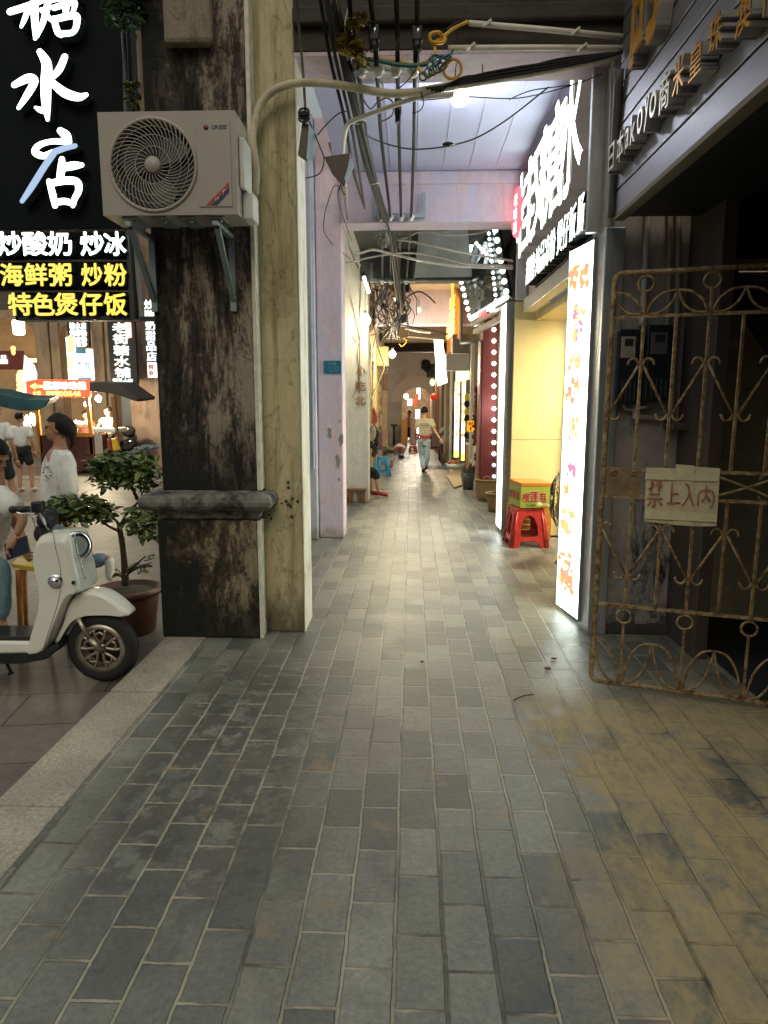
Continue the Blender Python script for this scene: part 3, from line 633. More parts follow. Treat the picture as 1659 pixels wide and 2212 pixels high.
mb = MB(); TD = (gn * .002)
def hand(strokes, off=.044):
    for s_ in strokes:
        mb.tube([gat(*p, off) for p in s_], .0042, 5, 3)
hand([[(1407, 1038), (1413, 1047), (1401, 1056)], [(1408, 1038), (1407, 1062)], [(1420, 1036), (1428, 1043)], [(1424, 1036), (1424, 1062)], [(1417, 1046), (1431, 1050)], [(1402, 1067), (1426, 1067)], [(1397, 1076), (1432, 1077)], [(1415, 1077), (1414, 1094), (1409, 1091)], [(1406, 1083), (1399, 1092)], [(1424, 1083), (1431, 1091)]])
hand([[(1452, 1042), (1450, 1086)], [(1452, 1066), (1466, 1066)], [(1440, 1086), (1470, 1086)]])
hand([[(1480, 1044), (1488, 1052), (1490, 1070)], [(1490, 1062), (1484, 1078), (1474, 1092)], [(1490, 1066), (1494, 1082), (1498, 1092)]])
hand([[(1508, 1092), (1512, 1062), (1540, 1062), (1541, 1088), (1534, 1096)], [(1526, 1048), (1526, 1066), (1518, 1084)], [(1526, 1068), (1534, 1082)]])
mb.build('red_lettering', pm('red marker', (.42, .13, .10), .7), t)
# ------------------------------------------------------------------ slatted fascia of the snack shop overhead
FX = 1.36; FY0, FY1 = 1.6, at(1334, 300, X=FX).y; zb = CAMH + (at(1332, 462, X=FX).z - CAMH)
t = thing('shop_fascia', 'silver slatted fascia with raised lettering above the dark doorway', 'sign', (FX, FY1, zb))
mb = MB(); z = zb; k = 0
while z < 5.2:
    h = .145 if k == 0 else .118
    mb.box((FX, FY0, z), (FX + .03, FY1, z + h), .003); z += h + .014; k += 1
mb.build('slat', pm('satin slat', (.34, .34, .38), .44, .10, 30, .04, .8, (1, .1, 1)), t)
mb = MB(); mb.box((FX + .03, FY0, zb), (FX + .06, FY1 - .002, 5.3)); mb.box((FX + .06, FY0, zb - .002), (2.03, FY1, zb + .03)); mb.build('backing', M_BLACK, t)
mb = MB(); mb.box((FX - .004, FY0, zb - .03), (FX + .07, FY1, zb - .004), .003); mb.build('edge_strip', pm('dull olive strip', (.16, .13, .07), .6), t)
M_GOLD = pm('gold sign face', (.88, .40, .03), .33, .12, 9, .03, .55)
M_LITPALE = pm('sign lit letter face', (.70, .66, .52), .35, .1, 9, .03, .2)  # letters nearest the dessert sign coloured pale as if lit by it
LX = 1.285
def fl(ch, u0, u1, z0, z1, front, bold=.02):
    ya = at(u0, 250, X=LX).y if False else None
    return ch
def fascia_char(ch, u0, v0, u1, v1, mf, bold=.018):
    """letter whose far foot is at (u0,v0) and near top at (u1,v1), standing off the slats"""
    p = at(u0, v0, X=LX); q = at(u1, v1, X=LX); mb = MB()
    mb.text(ch, (FX - .002, p.y, p.z), (0, q.y - p.y, 0), (0, 0, q.z - p.z), (-(FX - LX) + .002, 0, 0), bold=bold, gap=0, mf=mf, ms=2); mb.build('raised_character', [M_LITPALE, M_GOLD, M_LSIDE], t)
for ch, u0, v0, u1, v1, mf in (('日', 1315, 377, 1330, 301, 0), ('本', 1333, 358, 1350, 272, 0), ('t', 1350, 335, 1354, 272, 0), ('a', 1352, 325, 1362, 270, 0), ('k', 1363, 315, 1376, 238, 0), ('o', 1377, 296, 1392, 222, 0), ('y', 1392, 288, 1406, 200, 0), ('o', 1404, 262, 1422, 186, 0),
                               ('商', 1424, 253, 1452, 140, 0), ('米', 1454, 216, 1483, 105, 1), ('皇', 1489, 182, 1522, 75, 1), ('珠', 1531, 128, 1567, 8, 1), ('澳', 1589, 92, 1631, -50, 1), ('门', 1650, 40, 1700, -120, 1)):
    fascia_char(ch, u0, v0, u1, v1, mf)
mb = MB(); p = at(1360, 158, X=LX); q = at(1418, -140, X=LX)
mb.text('的', (FX - .002, p.y, p.z), (0, (at(1421, 120, X=LX).y - p.y), 0), (0, 0, .74), (-(FX - LX) + .002, 0, 0), bold=.05, gap=0, mf=1, ms=2); mb.build('raised_character', [M_LITPALE, M_GOLD, M_LSIDE], t)
o = MB().tube([A(1338, 150, 5.0), A(1330, 300, 5.08), A(1322, 470, 5.1)], .03, 10, 4).build('downpipe', pm('dark pipe', (.10, .085, .075), .5), None, A(1330, 300, 5.1)); tag(o, 'thick dark downpipe beside the end of the silver fascia', 'pipe')
# ------------------------------------------------------------------ dessert shop
t = thing('steel_post', 'brushed steel post at the near end of the lit dessert shop', 'post', (1.42, 5.3, 0))
mb = MB(); mb.box((1.335, 5.19, 0), (1.47, 5.255, 2.92), .006); mb.box((1.335, 5.256, 0), (1.345, 5.5, 2.9)); mb.build('sheet', M_STEEL, t)
DX = 1.39
t = thing('shop_sign', 'dessert shop fascia with huge white lit characters over a lower lit row', 'sign', (DX, 7.2, 3.0))
mb = MB(); mb.box((DX, 5.46, 2.93), (DX + .06, 8.79, 4.36), .004); mb.build('board', pm('fascia grey board', (.62, .54, .50), .5, .08, 3, .04), t)
mb = MB(); mb.box((DX - .06, 5.46, 2.77), (DX + .06, 8.79, 2.925), .008); mb.build('lower_rail', pm('aluminium rail', (.55, .53, .48), .4, .1, 20, .03, .5), t)
for ch, u0, u1, v in (('桂', 1119, 1158, 455), ('汉', 1141, 1183, 410), ('糖', 1168, 1222, 355), ('水', 1211, 1261, 290)):
    ya = at(u0, v, X=1.25).y; yb = at(u1, v, X=1.25).y
    mb = MB(); mb.text(ch, (DX - .004, ya, 3.36), (0, yb - ya, 0), (0, 0, .92 if ch != '水' else .98), (-.136, 0, 0), bold=.018, gap=0, mf=0, ms=1); mb.build('large_character', [E_LETTER, M_LSIDE2], t)
row = '甜糖炖品凉粉煲仔饭肠'
mb = MB(); mb.text(row[:2], (DX - .04, 8.10, 2.965), (0, -.56, 0), (0, 0, .27), (-.10, 0, 0), bold=.02, gap=.06, mf=0, ms=1); mb.build('small_lettering', [E_LETTER, M_BLACK], t)
mb = MB(); mb.text(row[2:6], (DX - .04, 7.50, 2.965), (0, -1.0, 0), (0, 0, .27), (-.10, 0, 0), bold=.02, gap=.06, mf=0, ms=1); mb.build('small_lettering', [E_LETTER, M_BLACK], t)
mb = MB(); mb.text(row[6:9], (DX - .04, 6.44, 2.965), (0, -.72, 0), (0, 0, .27), (-.10, 0, 0), bold=.02, gap=.06, mf=0, ms=1); mb.build('small_lettering', [E_LETTER, M_BLACK], t)
mb = MB(); mb.text(row[9:], (DX - .04, 5.68, 2.965), (0, -.22, 0), (0, 0, .27), (-.10, 0, 0), bold=.02, gap=.06, mf=0, ms=1); mb.build('small_lettering', [E_LETTER, M_BLACK], t)
mb = MB(); mb.box((DX - .038, 5.48, 2.955), (DX - .004, 8.14, 3.26), .003); mb.build('small_letter_backing', M_BLACK, t)
mb = MB(); c = V((1.245, 8.70, at(1117, 459, Y=8.70).z)); mb.lathe([(0, .05), (.97, .05), (1, .03), (1, 0)], (0, 0, 0), 28, V((-1, 0, 0)))
for v in mb.bm.verts: v.co = c + V((v.co.x - v.co.y * .024, v.co.y * .19, v.co.z * .28))
mb.mi = 1
for i, ch in enumerate('老味道'): mb.text(ch, (c.x - .063, c.y + .07, c.z + .13 - .15 * i - .06), (.018, -.14, 0), (0, 0, .13), (-.003, 0, 0), bold=.02, gap=0, mf=1, ms=1)
mb.build('oval_badge', [em('red badge light', (1.0, .12, .16), 1.3, (.6, .1, .1)), em('badge letter light', (1, .7, .65), 2.2)], t)
MB().box((1.252, 5.40, 2.93), (1.425, 5.455, 4.36), .006).build('end_panel', M_STEEL, t)
o = MB().box((1.245, 8.83, 2.93), (1.36, 8.92, 3.79), .005).build('wall_pier', pm('pale grey pier', (.62, .61, .60), .6, .06, 4, .05), None, (1.3, 8.9, 2.9)); tag(o, 'pale grey short pier under the far end of the dessert sign', 'wall')
# walls of the shop room behind
t = thing('dessert_shop', 'dessert shop room with a bright yellow side wall facing the walkway', 'shop', (2.2, 7.2, 0))
def yellow():
    m, n, b, o = _new('yellow wall panel'); g = nd(n, 'ShaderNodeNewGeometry'); s = nd(n, 'ShaderNodeSeparateXYZ'); n.links.new(g.outputs['Position'], s.inputs[0])
    r = nd(n, 'ShaderNodeMapRange', interpolation_type='SMOOTHSTEP'); n.links.new(s.outputs[2], r.inputs[0]); r.inputs[1].default_value = .6; r.inputs[2].default_value = 1.9
    c = mix(n, r.outputs[0], (.66, .54, .32), (.72, .52, .13)); n.links.new(c, b.inputs['Base Color']); b.inputs['Roughness'].default_value = .35; return m
mb = MB(); mb.box((1.265, 9.03, .02), (3.6, 9.10, 1.245), .003); mb.box((1.265, 9.03, 1.25), (3.6, 9.10, 2.92), .003); mb.build('side_wall', pm('yellow panel', (.86, .71, .34), .38, .06, 2, .02), t)
mb = MB(); mb.box((1.52, 5.66, 2.70), (3.6, 9.02, 2.79)); mb.build('soffit', pm('yellow panel', (.70, .50, .17), .38), t)
mb = MB(); mb.box((3.6, 5.64, 0), (3.7, 9.1, 2.8)); mb.box((2.035, 5.64, 0), (3.6, 5.70, 2.69)); mb.build('inner_wall', pm('cream shop wall', (.62, .52, .34), .6), t)
mb = MB(); mb.box((1.93, 8.93, 0), (2.0, 9.025, 2.69), .004); mb.box((2.02, 8.95, 0), (2.06, 9.025, 2.69), .004); mb.build('door_frame', pm('aluminium frame', (.36, .27, .22), .4, .1, 8, .02, .4), t)
o = MB().box((2.1, 7.0, 2.655), (3.3, 8.2, 2.695), .005).build('light_panel', em('shop ceiling light', (1.0, .92, .66), 34.0), t)
# tall lightboxes
def lightbox(label, a, b, z0, z1, depth, posters):
    a = V(a); b = V(b); d = (b - a); L = d.length; d.normalize(); nrm = V((d.y, -d.x, 0))
    if nrm.x > 0: nrm = -nrm
    t = thing('menu_lightbox', label, 'lightbox', (a + b) / 2 + UZ * z0)
    mb = MB(); mb.obox(a + UZ * z0 - nrm * depth, d * L, nrm * (depth - .012), UZ * (z1 - z0), .004)
    mb.obox(a + UZ * z0 - d * .012 - nrm * depth, d * .011, nrm * (depth + .006), UZ * (z1 - z0)); mb.obox(b + UZ * z0 + d * .001 - nrm * depth, d * .011, nrm * (depth + .006), UZ * (z1 - z0))
    mb.build('frame', pm('grey lightbox frame', (.30, .31, .31), .4, .1, 20, .03, .5), t)
    mb = MB(); mb.obox(a + UZ * (z0 + .012) - nrm * .011, d * L, nrm * .011, UZ * (z1 - z0 - .024)); mb.build('lit_face', E_WHITE, t)
    cols = [(.98, .50, .17), (1, .78, .25), (.78, .32, .52), (.92, .45, .28), (1, .68, .32)]
    for (f, h, w, hh, kind) in posters:
        mb = MB()
        for k in range(26):
            mb.mi = random.choice(kind); c = a + d * L * (f + random.uniform(-.5, .5) * w) + UZ * (z0 + (z1 - z0) * (h + random.uniform(-.5, .5) * hh)) + nrm * (.002 + .0006 * k)
            n_ = 7; rx = random.uniform(.012, .05) * (w / .5); rz = random.uniform(.012, .045)
            mb.poly([c + d * rx * math.cos(2 * math.pi * i / n_) * random.uniform(.6, 1.2) + UZ * rz * math.sin(2 * math.pi * i / n_) * random.uniform(.6, 1.2) for i in range(n_)])
        mb.build('food_picture', [em('print %d' % i, c, .72, tuple(q_ * .5 for q_ in c)) for i, c in enumerate(cols)], t)
    return t
lb = lightbox('tall white menu lightbox with food pictures, beside the rusty gate', (1.238, 5.86, 0), (1.316, 5.42, 0), .03, at(1250, 540, X=1.30).z, .16,
              [(.5, .92, .7, .05, (0, 3)), (.55, .80, .55, .09, (1, 2)), (.45, .70, .5, .04, (1, 4)), (.4, .62, .55, .06, (0, 3, 4)), (.45, .52, .4, .06, (1, 4)), (.5, .41, .35, .04, (2,)), (.3, .35, .2, .03, (0,)), (.45, .26, .6, .07, (1, 4)), (.45, .12, .65, .10, (0, 1, 3)), (.45, .09, .6, .06, (0, 3))])
mb = MB()
for i, (dx_, z_) in enumerate(((0, 0), (.028, .05), (0, .10))):
    pass
mb.text('2.2', V((1.335, 5.406, 2.04)), (0.0, 0, -.2), (.05, 0, 0), (0, -.001, 0), bold=0.0, gap=.2); mb.build('handwritten_number', M_BLACK, lb)
lb2 = lightbox('second tall menu lightbox beyond the yellow wall, by the baskets', (1.164, 9.55, 0), (1.178, 9.12, 0), .06, at(1080, 668, X=1.18).z, .12, [(.5, .22, .25, .012, (1, 0)), (.5, .10, .25, .012, (0,)), (.4, .9, .25, .012, (1, 4)), (.55, .5, .2, .012, (1,))])
# ------------------------------------------------------------------ figures
def skin(nodes, edges, sub=2, root=0):
    me = bpy.data.meshes.new('s'); me.from_pydata([n[:3] for n in nodes], edges, []); o = bpy.data.objects.new('s', me); COL.objects.link(o)
    o.modifiers.new('k', 'SKIN'); sv = me.skin_vertices[0].data
    for i, n in enumerate(nodes):
        r = n[3]; sv[i].radius = r if isinstance(r, tuple) else (r, r); sv[i].use_root = (i == root)
    u = o.modifiers.new('u', 'SUBSURF'); u.levels = sub; u.render_levels = sub
    dg = bpy.context.evaluated_depsgraph_get(); r = bpy.data.meshes.new_from_object(o.evaluated_get(dg))
    bpy.data.objects.remove(o); bpy.data.meshes.remove(me); return r
def remesh(mb, vox, it=2):
    me = bpy.data.meshes.new('s'); mb.bm.to_mesh(me); mb.bm.free(); o = bpy.data.objects.new('s', me); COL.objects.link(o)
    m = o.modifiers.new('r', 'REMESH'); m.mode = 'VOXEL'; m.voxel_size = vox; m.use_smooth_shade = True
    q = o.modifiers.new('q', 'SMOOTH'); q.factor = .5; q.iterations = it
    dg = bpy.context.evaluated_depsgraph_get(); r = bpy.data.meshes.new_from_object(o.evaluated_get(dg))
    bpy.data.objects.remove(o); bpy.data.meshes.remove(me)
    n = MB(); n.bm.from_mesh(r); bpy.data.meshes.remove(r)
    for f in n.bm.faces: f.smooth = True
    return n
def folds(mb, amp=.007, sc=(16, 16, 5)):
    mb.bm.normal_update()
    for v in mb.bm.verts:
        p = v.co; k = mnoise.noise(V((p.x * sc[0], p.y * sc[1], p.z * sc[2]))) + .5 * mnoise.noise(V((p.x * sc[0] * 2.2, p.y * sc[1] * 2.2, p.z * sc[2] * 2.6)))
        v.co = p + v.normal * k * amp
    return mb
def add_mesh(mb, me):
    mb.bm.from_mesh(me); bpy.data.meshes.remove(me)
    for f in mb.bm.faces: f.smooth = True
def head_into(mb, c, fwd, s=1.0):
    """skull, jaw, nose, lips, brows and ears; c = centre of the skull, fwd = where the face looks"""
    f = V(fwd).normalized(); rt = f.cross(UZ).normalized(); up = rt.cross(f)
    def e(x, y, z, rx, ry, rz):
        vs = mb.sph((0, 0, 0), (rx * s, ry * s, rz * s), 16, 12)
        for v in vs: p = v.co.copy(); v.co = c + rt * (p.x + x * s) + f * (p.y + y * s) + up * (p.z + z * s)
    e(0, -.01, .025, .074, .092, .092); e(0, .022, -.035, .058, .070, .078); e(0, .05, -.082, .032, .034, .028)
    e(0, .098, -.018, .011, .018, .022); e(0, .090, .008, .010, .014, .026); e(0, .084, -.058, .024, .013, .011)
    e(.03, .072, .022, .026, .016, .012); e(-.03, .072, .022, .026, .016, .012)
    for q in (-1, 1): e(q * .073, -.012, -.012, .011, .022, .032)
    return f, rt, up
def face_parts(parent, c, f, rt, up, s=1.0):
    mb = MB()
    for q in (-1, 1): mb.sph(c + rt * q * .031 * s + f * .081 * s + up * .003 * s, (.012 * s, .010 * s, .008 * s), 10, 6)
    mb.build('eye', pm('dark eyes', (.015, .01, .008), .2), parent)
    mb = MB(); mb.sph(c + f * .0955 * s - up * .058 * s, (.019 * s, .006 * s, .006 * s), 10, 6); mb.build('mouth', pm('lips', (.30, .10, .085), .5), parent)
def hand_into(mb, w, d, n, curl=.5, s=1.0):
    """palm, four bent fingers of different length and a thumb off the side"""
    d = V(d).normalized(); n = V(n); n = (n - d * n.dot(d)).normalized(); sd = d.cross(n)
    def lim(pts, r0, r1): mb.tube(pts, (lambda t: (r0 + (r1 - r0) * t) * s), 8, 2)
    mb.tube([w, w + d * .03 * s, w + d * .085 * s], (lambda t: (.021 + .014 * math.sin(t * 2.4)) * s), 10, 3)
    for i, (o_, L) in enumerate(((-.03, .066), (-.010, .078), (.011, .072), (.031, .056))):
        b = w + d * .078 * s + sd * o_ * s; p = [b]; a = 0
        for k in range(3):
            a += curl * (.5 + .25 * k); p.append(p[-1] + (d * math.cos(a) + n * math.sin(a)) * L * s * (.46, .32, .26)[k])
        lim(p, .0095, .0065)
    b = w + d * .03 * s - sd * .024 * s; lim([b, b + (d * .6 - sd * .7 + n * .25) * .036 * s, b + (d * .9 - sd * .6 + n * .6) * .066 * s], .0115, .0075)
SKIN = lambda k: pm('skin %s' % k, {'fair': (.52, .30, .20), 'tan': (.42, .215, .13), 'dark': (.25, .125, .08)}[k], .5, .08, 20, .05)
M_HAIR = pm('black hair', (.009, .007, .006), .6, .5, 60, .6, 0, (1, 1, .15), spec=.25)
M_TEE = pm('white cotton', (.70, .69, .66), .9, .05, 14, .25, bdist=.01)
M_JEANS = pm('blue denim', (.16, .26, .33), .9, .2, 40, .2)
M_DKCLOTH = pm('black cloth', (.012, .013, .015), .9, .2, 30, .1)
def hair_cap(parent, c, f, rt, up, s=1.0, back=.0, low=-.02, bun=None, m=None, fringe=.055):
    mb = MB(); vs = mb.sph((0, 0, 0), (1, 1, 1), 24, 18); kill = []
    for v in vs:
        p = v.co.copy()
        if (p.y > .15 and p.z < fringe * 6) or (p.z < low * 6 - .35 and p.y > -.75): kill.append(v)
        k = 1 + .05 * mnoise.noise(V((p.x * 9, p.y * 9, p.z * 2.2)))
        v.co = c + (rt * p.x * .086 + f * (p.y * .106 - .012) + up * (p.z * .106 + .024)) * s * k
    bmesh.ops.delete(mb.bm, geom=kill, context='VERTS')
    for b in (bun or []): mb.tube(b[0], b[1], 10, 4)
    return mb.build('hair', m or M_HAIR, parent)
def person(label, base, head, fwd, skin_m, J, tee=None, legs_m=None, shoes=None, vox=.013, tee_col=None, hair=True, bare_arms=True, group=None, hs=1.0, sleeve=.55, leg_len=1.0, hands=(True, True), tee_fit=1.0, bun=None, apron=None):
    """J: pelvis, chest, neck, shL, elL, wrL, shR, elR, wrR, hipL, knL, anL, toL, hipR, knR, anR, toR as world points"""
    J = {k: V(v) for k, v in J.items()}; t = thing('person', label, 'person', base, group)
    hc = V(head); f = V(fwd).normalized()
    keys = ['pelvis', 'waist', 'chest', 'neck', 'skull', 'shL', 'elL', 'wrL', 'shR', 'elR', 'wrR', 'hipL', 'knL', 'anL', 'toL', 'hipR', 'knR', 'anR', 'toR']
    J['waist'] = J['pelvis'].lerp(J['chest'], .5); J['skull'] = hc - UZ * .03
    rad = dict(pelvis=.105, waist=.092, chest=.105, neck=.050, skull=.055, shL=.055, shR=.055, elL=.038, elR=.038, wrL=.026, wrR=.026, hipL=.082, hipR=.082, knL=.055, knR=.055, anL=.036, anR=.036, toL=.034, toR=.034)
    ix = {k: i for i, k in enumerate(keys)}
    ed = [('pelvis', 'waist'), ('waist', 'chest'), ('chest', 'neck'), ('neck', 'skull'), ('chest', 'shL'), ('shL', 'elL'), ('elL', 'wrL'), ('chest', 'shR'), ('shR', 'elR'), ('elR', 'wrR'), ('pelvis', 'hipL'), ('hipL', 'knL'), ('knL', 'anL'), ('anL', 'toL'), ('pelvis', 'hipR'), ('hipR', 'knR'), ('knR', 'anR'), ('anR', 'toR')]
    mb = MB(); add_mesh(mb, skin([(*J[k], rad[k]) for k in keys], [(ix[a], ix[b]) for a, b in ed]))
    ff, rt, up = head_into(mb, hc, f, hs); mb = remesh(mb, vox)
    for q, on in zip('LR', hands):
        if on: hand_into(mb, J['wr' + q], J['wr' + q] - J['el' + q], f, .5)
    mb.build('body', SKIN(skin_m), t); face_parts(t, hc, ff, rt, up, hs)
    if hair: hair_cap(t, hc, ff, rt, up, hs, bun=bun)
    if tee:
        k2 = ['pelvis', 'waist', 'chest', 'neck', 'shL', 'mL', 'shR', 'mR']; J['mL'] = J['shL'].lerp(J['elL'], sleeve); J['mR'] = J['shR'].lerp(J['elR'], sleeve)
        r2 = dict(pelvis=.135 * tee_fit, waist=.128 * tee_fit, chest=.132 * tee_fit, neck=.060, shL=.072, shR=.072, mL=.070 * tee_fit, mR=.070 * tee_fit); i2 = {k: i for i, k in enumerate(k2)}
        nd_ = [(*(J[k] if k != 'neck' else J['chest'].lerp(J['neck'], .72)), r2[k]) for k in k2]
        mb = MB(); add_mesh(mb, skin(nd_, [(i2[a], i2[b]) for a, b in (('pelvis', 'waist'), ('waist', 'chest'), ('chest', 'neck'), ('chest', 'shL'), ('shL', 'mL'), ('chest', 'shR'), ('shR', 'mR'))]))
        mb = folds(remesh(mb, vox), .011); mb.build('shirt', tee, t)
    if legs_m:
        k3 = ['pelvis', 'hipL', 'knL', 'eL', 'hipR', 'knR', 'eR']
        for q in 'LR': J['e' + q] = J['kn' + q].lerp(J['an' + q], leg_len) if leg_len > 0 else J['hip' + q].lerp(J['kn' + q], 1 + leg_len)
        i3 = {k: i for i, k in enumerate(k3)}; r3 = dict(pelvis=.118, hipL=.098, hipR=.098, knL=.075, knR=.075, eL=.066, eR=.066)
        if leg_len > 0: es = (('pelvis', 'hipL'), ('hipL', 'knL'), ('knL', 'eL'), ('pelvis', 'hipR'), ('hipR', 'knR'), ('knR', 'eR'))
        else: k3 = ['pelvis', 'hipL', 'eL', 'hipR', 'eR']; i3 = {k: i for i, k in enumerate(k3)}; r3.update(eL=.095, eR=.095); es = (('pelvis', 'hipL'), ('hipL', 'eL'), ('pelvis', 'hipR'), ('hipR', 'eR'))
        mb = MB(); add_mesh(mb, skin([(*J[k], r3[k]) for k in k3], [(i3[a], i3[b]) for a, b in es])); mb = folds(remesh(mb, vox), .008, (14, 14, 9)); mb.build('trousers', legs_m, t)
    if shoes:
        for q in 'LR':
            a, b = J['an' + q], J['to' + q]; d = (b - a); d.z *= .6; mb = MB(); add_mesh(mb, skin([(*(a - d * .25 - UZ * .02), .042), (*(a + d * .35 - UZ * .02), .046), (*(b + d * .25 - UZ * .005), .038)], [(0, 1), (1, 2)])); mb.build('shoe', shoes, t)
    return t, J
# ------------------------------------------------------------------ leaves
def leaf_mat(name, a, b_):
    m, n, b, o = _new(name); oi = nd(n, 'ShaderNodeNewGeometry'); r = ramp(n, oi.outputs['Random Per Island'], (0, a), (1, b_)); n.links.new(r, b.inputs['Base Color']); b.inputs['Roughness'].default_value = .35
    b.inputs['Subsurface Weight'].default_value = 0; return m
M_LEAF = leaf_mat('dark green leaves', (.012, .045, .014), (.20, .25, .06))
M_LEAF2 = leaf_mat('plain green leaves', (.02, .07, .03), (.10, .20, .07))  # green varies at random from leaf to leaf
def leaves(mb, c, rad, n, size, flat=.4):
    c = V(c)
    for i in range(n):
        while True:
            p = V((random.uniform(-1, 1), random.uniform(-1, 1), random.uniform(-1, 1)))
            if p.length < 1 and random.random() < .35 + .65 * p.length: break
        p = c + V((p.x * rad[0], p.y * rad[1], p.z * rad[2]))
        d = V((random.gauss(0, 1), random.gauss(0, 1), random.gauss(-.25, flat))).normalized(); nrm = V((random.gauss(0, .6), random.gauss(0, .6), 1)).normalized()
        sd = d.cross(nrm)
        if sd.length < .05: continue
        sd.normalize(); L = size * random.uniform(.45, 1.45); w = L * .27; up = sd.cross(d) * L * .07
        mb.poly([p, p + d * L * .3 + sd * w + up, p + d * L * .72 + sd * w * .75 + up, p + d * L]); mb.poly([p, p + d * L, p + d * L * .72 - sd * w * .75 + up, p + d * L * .3 - sd * w + up])
# ------------------------------------------------------------------ air conditioner
AYF = 4.60
c4 = lambda x, y: (192 + x * .248, 164.6 + y * .248)
a = at(*c4(125, 1215), Y=AYF); q = at(*c4(1272, 295), Y=AYF)
M_ACW = pm('air conditioner enamel', (.38, .335, .29), .42, .05, 6, .03)
t = thing('air_conditioner', 'cream outdoor air conditioner unit with swirled fan grille, hung on the blackened pillar', 'air conditioner', ((a.x + q.x) / 2, AYF + .15, a.z))
fc = at(*c4(560, 775), Y=AYF); fr = (at(*c4(920, 775), Y=AYF) - fc).length
mb = MB(); n_ = 48
angs = sorted([2 * math.pi * i / n_ for i in range(n_)] + [math.atan2(zc_ - fc.z, xc_ - fc.x) % (2 * math.pi) for xc_ in (a.x, q.x) for zc_ in (a.z, q.z)])
def sq(an):
    dx, dz = math.cos(an), math.sin(an)
    k = min(((q.x - fc.x) if dx > 0 else (fc.x - a.x)) / max(abs(dx), 1e-6), ((q.z - fc.z) if dz > 0 else (fc.z - a.z)) / max(abs(dz), 1e-6)); return fc + V((dx * k, 0, dz * k))
rg = lambda an: fc + V((math.cos(an) * fr, 0, math.sin(an) * fr))
for i in range(len(angs)):
    a0_, a1_ = angs[i], angs[(i + 1) % len(angs)]
    mb.poly([rg(a0_), sq(a0_), sq(a1_), rg(a1_)]); mb.poly([rg(a0_), rg(a1_), rg(a1_) + V((0, .09, 0)), rg(a0_) + V((0, .09, 0))])
mb.box((a.x, AYF + .004, q.z - .012), (q.x, AYF + .31, q.z), .004); mb.box((a.x, AYF + .002, a.z), (a.x + .012, AYF + .31, q.z - .013)); mb.box((q.x - .012, AYF + .002, a.z), (q.x, AYF + .31, q.z - .013)); mb.box((a.x + .013, AYF + .002, a.z), (q.x - .013, AYF + .31, a.z + .012)); mb.box((a.x + .013, AYF + .29, a.z + .013), (q.x - .013, AYF + .305, q.z - .013))
mb.build('casing', M_ACW, t)
mb = MB(); mb.torus(fc + V((0, -.002, 0)), fr * 1.04, .012, UX, UZ, 56, 8); mb.build('fan_rim', M_ACW, t)
mb = MB(); mb.lathe([(0, 0), (fr * 1.0, 0)], fc + V((0, .10, 0)), 40, UY); mb.mi = 1
for k in range(3):
    a0 = k * 2.094 + .4; pts = [fc + V((0, .05, 0)) + V((math.cos(a0 + s_) * r_, .02 * s_, math.sin(a0 + s_) * r_)) for r_, s_ in ((.03, 0), (fr * .6, -.15), (fr * .93, .0), (fr * .95, .5), (fr * .7, .9), (fr * .3, .9))]; mb.poly(pts)
mb.build('fan', [pm('dark fan chamber', (.02, .022, .025), .6), pm('fan blade grey', (.07, .07, .072), .4)], t)
mb = MB(); hub = fc + V((0, -.012, 0))
for i in range(44):
    a0 = 2 * math.pi * i / 44; r0 = fr * (.19 if i % 2 == 0 else .42)
    mb.tube([fc + V((math.cos(a0 + tw * 1.25) * r_, -.012 + .012 * (1 - (r_ / fr)) , math.sin(a0 + tw * 1.25) * r_)) for r_, tw in [(r0 + (fr * 1.01 - r0) * k / 7, ((r0 + (fr - r0) * k / 7) / fr)) for k in range(8)]], .0026, 5, 1)
for r_ in (.42, .68, .87): mb.torus(fc + V((0, -.006, 0)), fr * r_, .002, UX, UZ, 48, 5)
mb.build('fan_grille', pm('grille enamel', (.42, .38, .32), .45, .05), t)
mb = MB(); mb.lathe([(0, .014), (fr * .17, .012), (fr * .195, 0), (fr * .195, -.012)], fc + V((0, -.012, 0)), 28, -UY); mb.build('grille_hub', M_ACW, t)
pa = at(*c4(962, 1140), Y=AYF); pb = at(*c4(1228, 388), Y=AYF)
mb = MB(); mb.box((pa.x, AYF - .006, pa.z), (pb.x, AYF - .001, pb.z), .002); mb.build('service_panel', M_ACW, t)
mb = MB(); b0 = at(*c4(1068, 465), Y=AYF); b1 = at(*c4(1205, 428), Y=AYF); mb.text('GREE', (b0.x, AYF - .0065, b0.z), (b1.x - b0.x, 0, 0), (0, 0, b1.z - b0.z), (0, -.001, 0), bold=.03, gap=.1)
c = at(*c4(1020, 446), Y=AYF - .007); mb.lathe([(0, .0005), (.015, .0005), (.015, 0)], c, 20, -UY); mb.mi = 1; mb.lathe([(0, .0018), (.008, .0018), (.008, .0006)], c + V((.004, 0, .001)), 16, -UY)
mb.build('badge', [pm('navy print', (.02, .03, .09), .4), pm('red print', (.45, .03, .03), .4)], t)
mb = MB(); P4 = lambda x, y, d=.0068: at(*c4(x, y), Y=AYF - d)
mb.prism([P4(1020, 1126), P4(1222, 918), P4(1222, 948), P4(1055, 1126)], (0, -.001, 0)); mb.mi = 1; mb.prism([P4(1062, 1126), P4(1222, 958), P4(1222, 1010), P4(1118, 1126)], (0, -.001, 0)); mb.mi = 2
for (x0, y0), (x1, y1) in (((1100, 1080), (1128, 1060)), ((1104, 1062), (1108, 1096)), ((1124, 1050), (1130, 1085)), ((1160, 1010), (1190, 990)), ((1172, 990), (1168, 1040)), ((1186, 985), (1188, 1000))): mb.tube([P4(x0, y0, .0095), P4(x1, y1, .0095)], .0022, 5, 1)
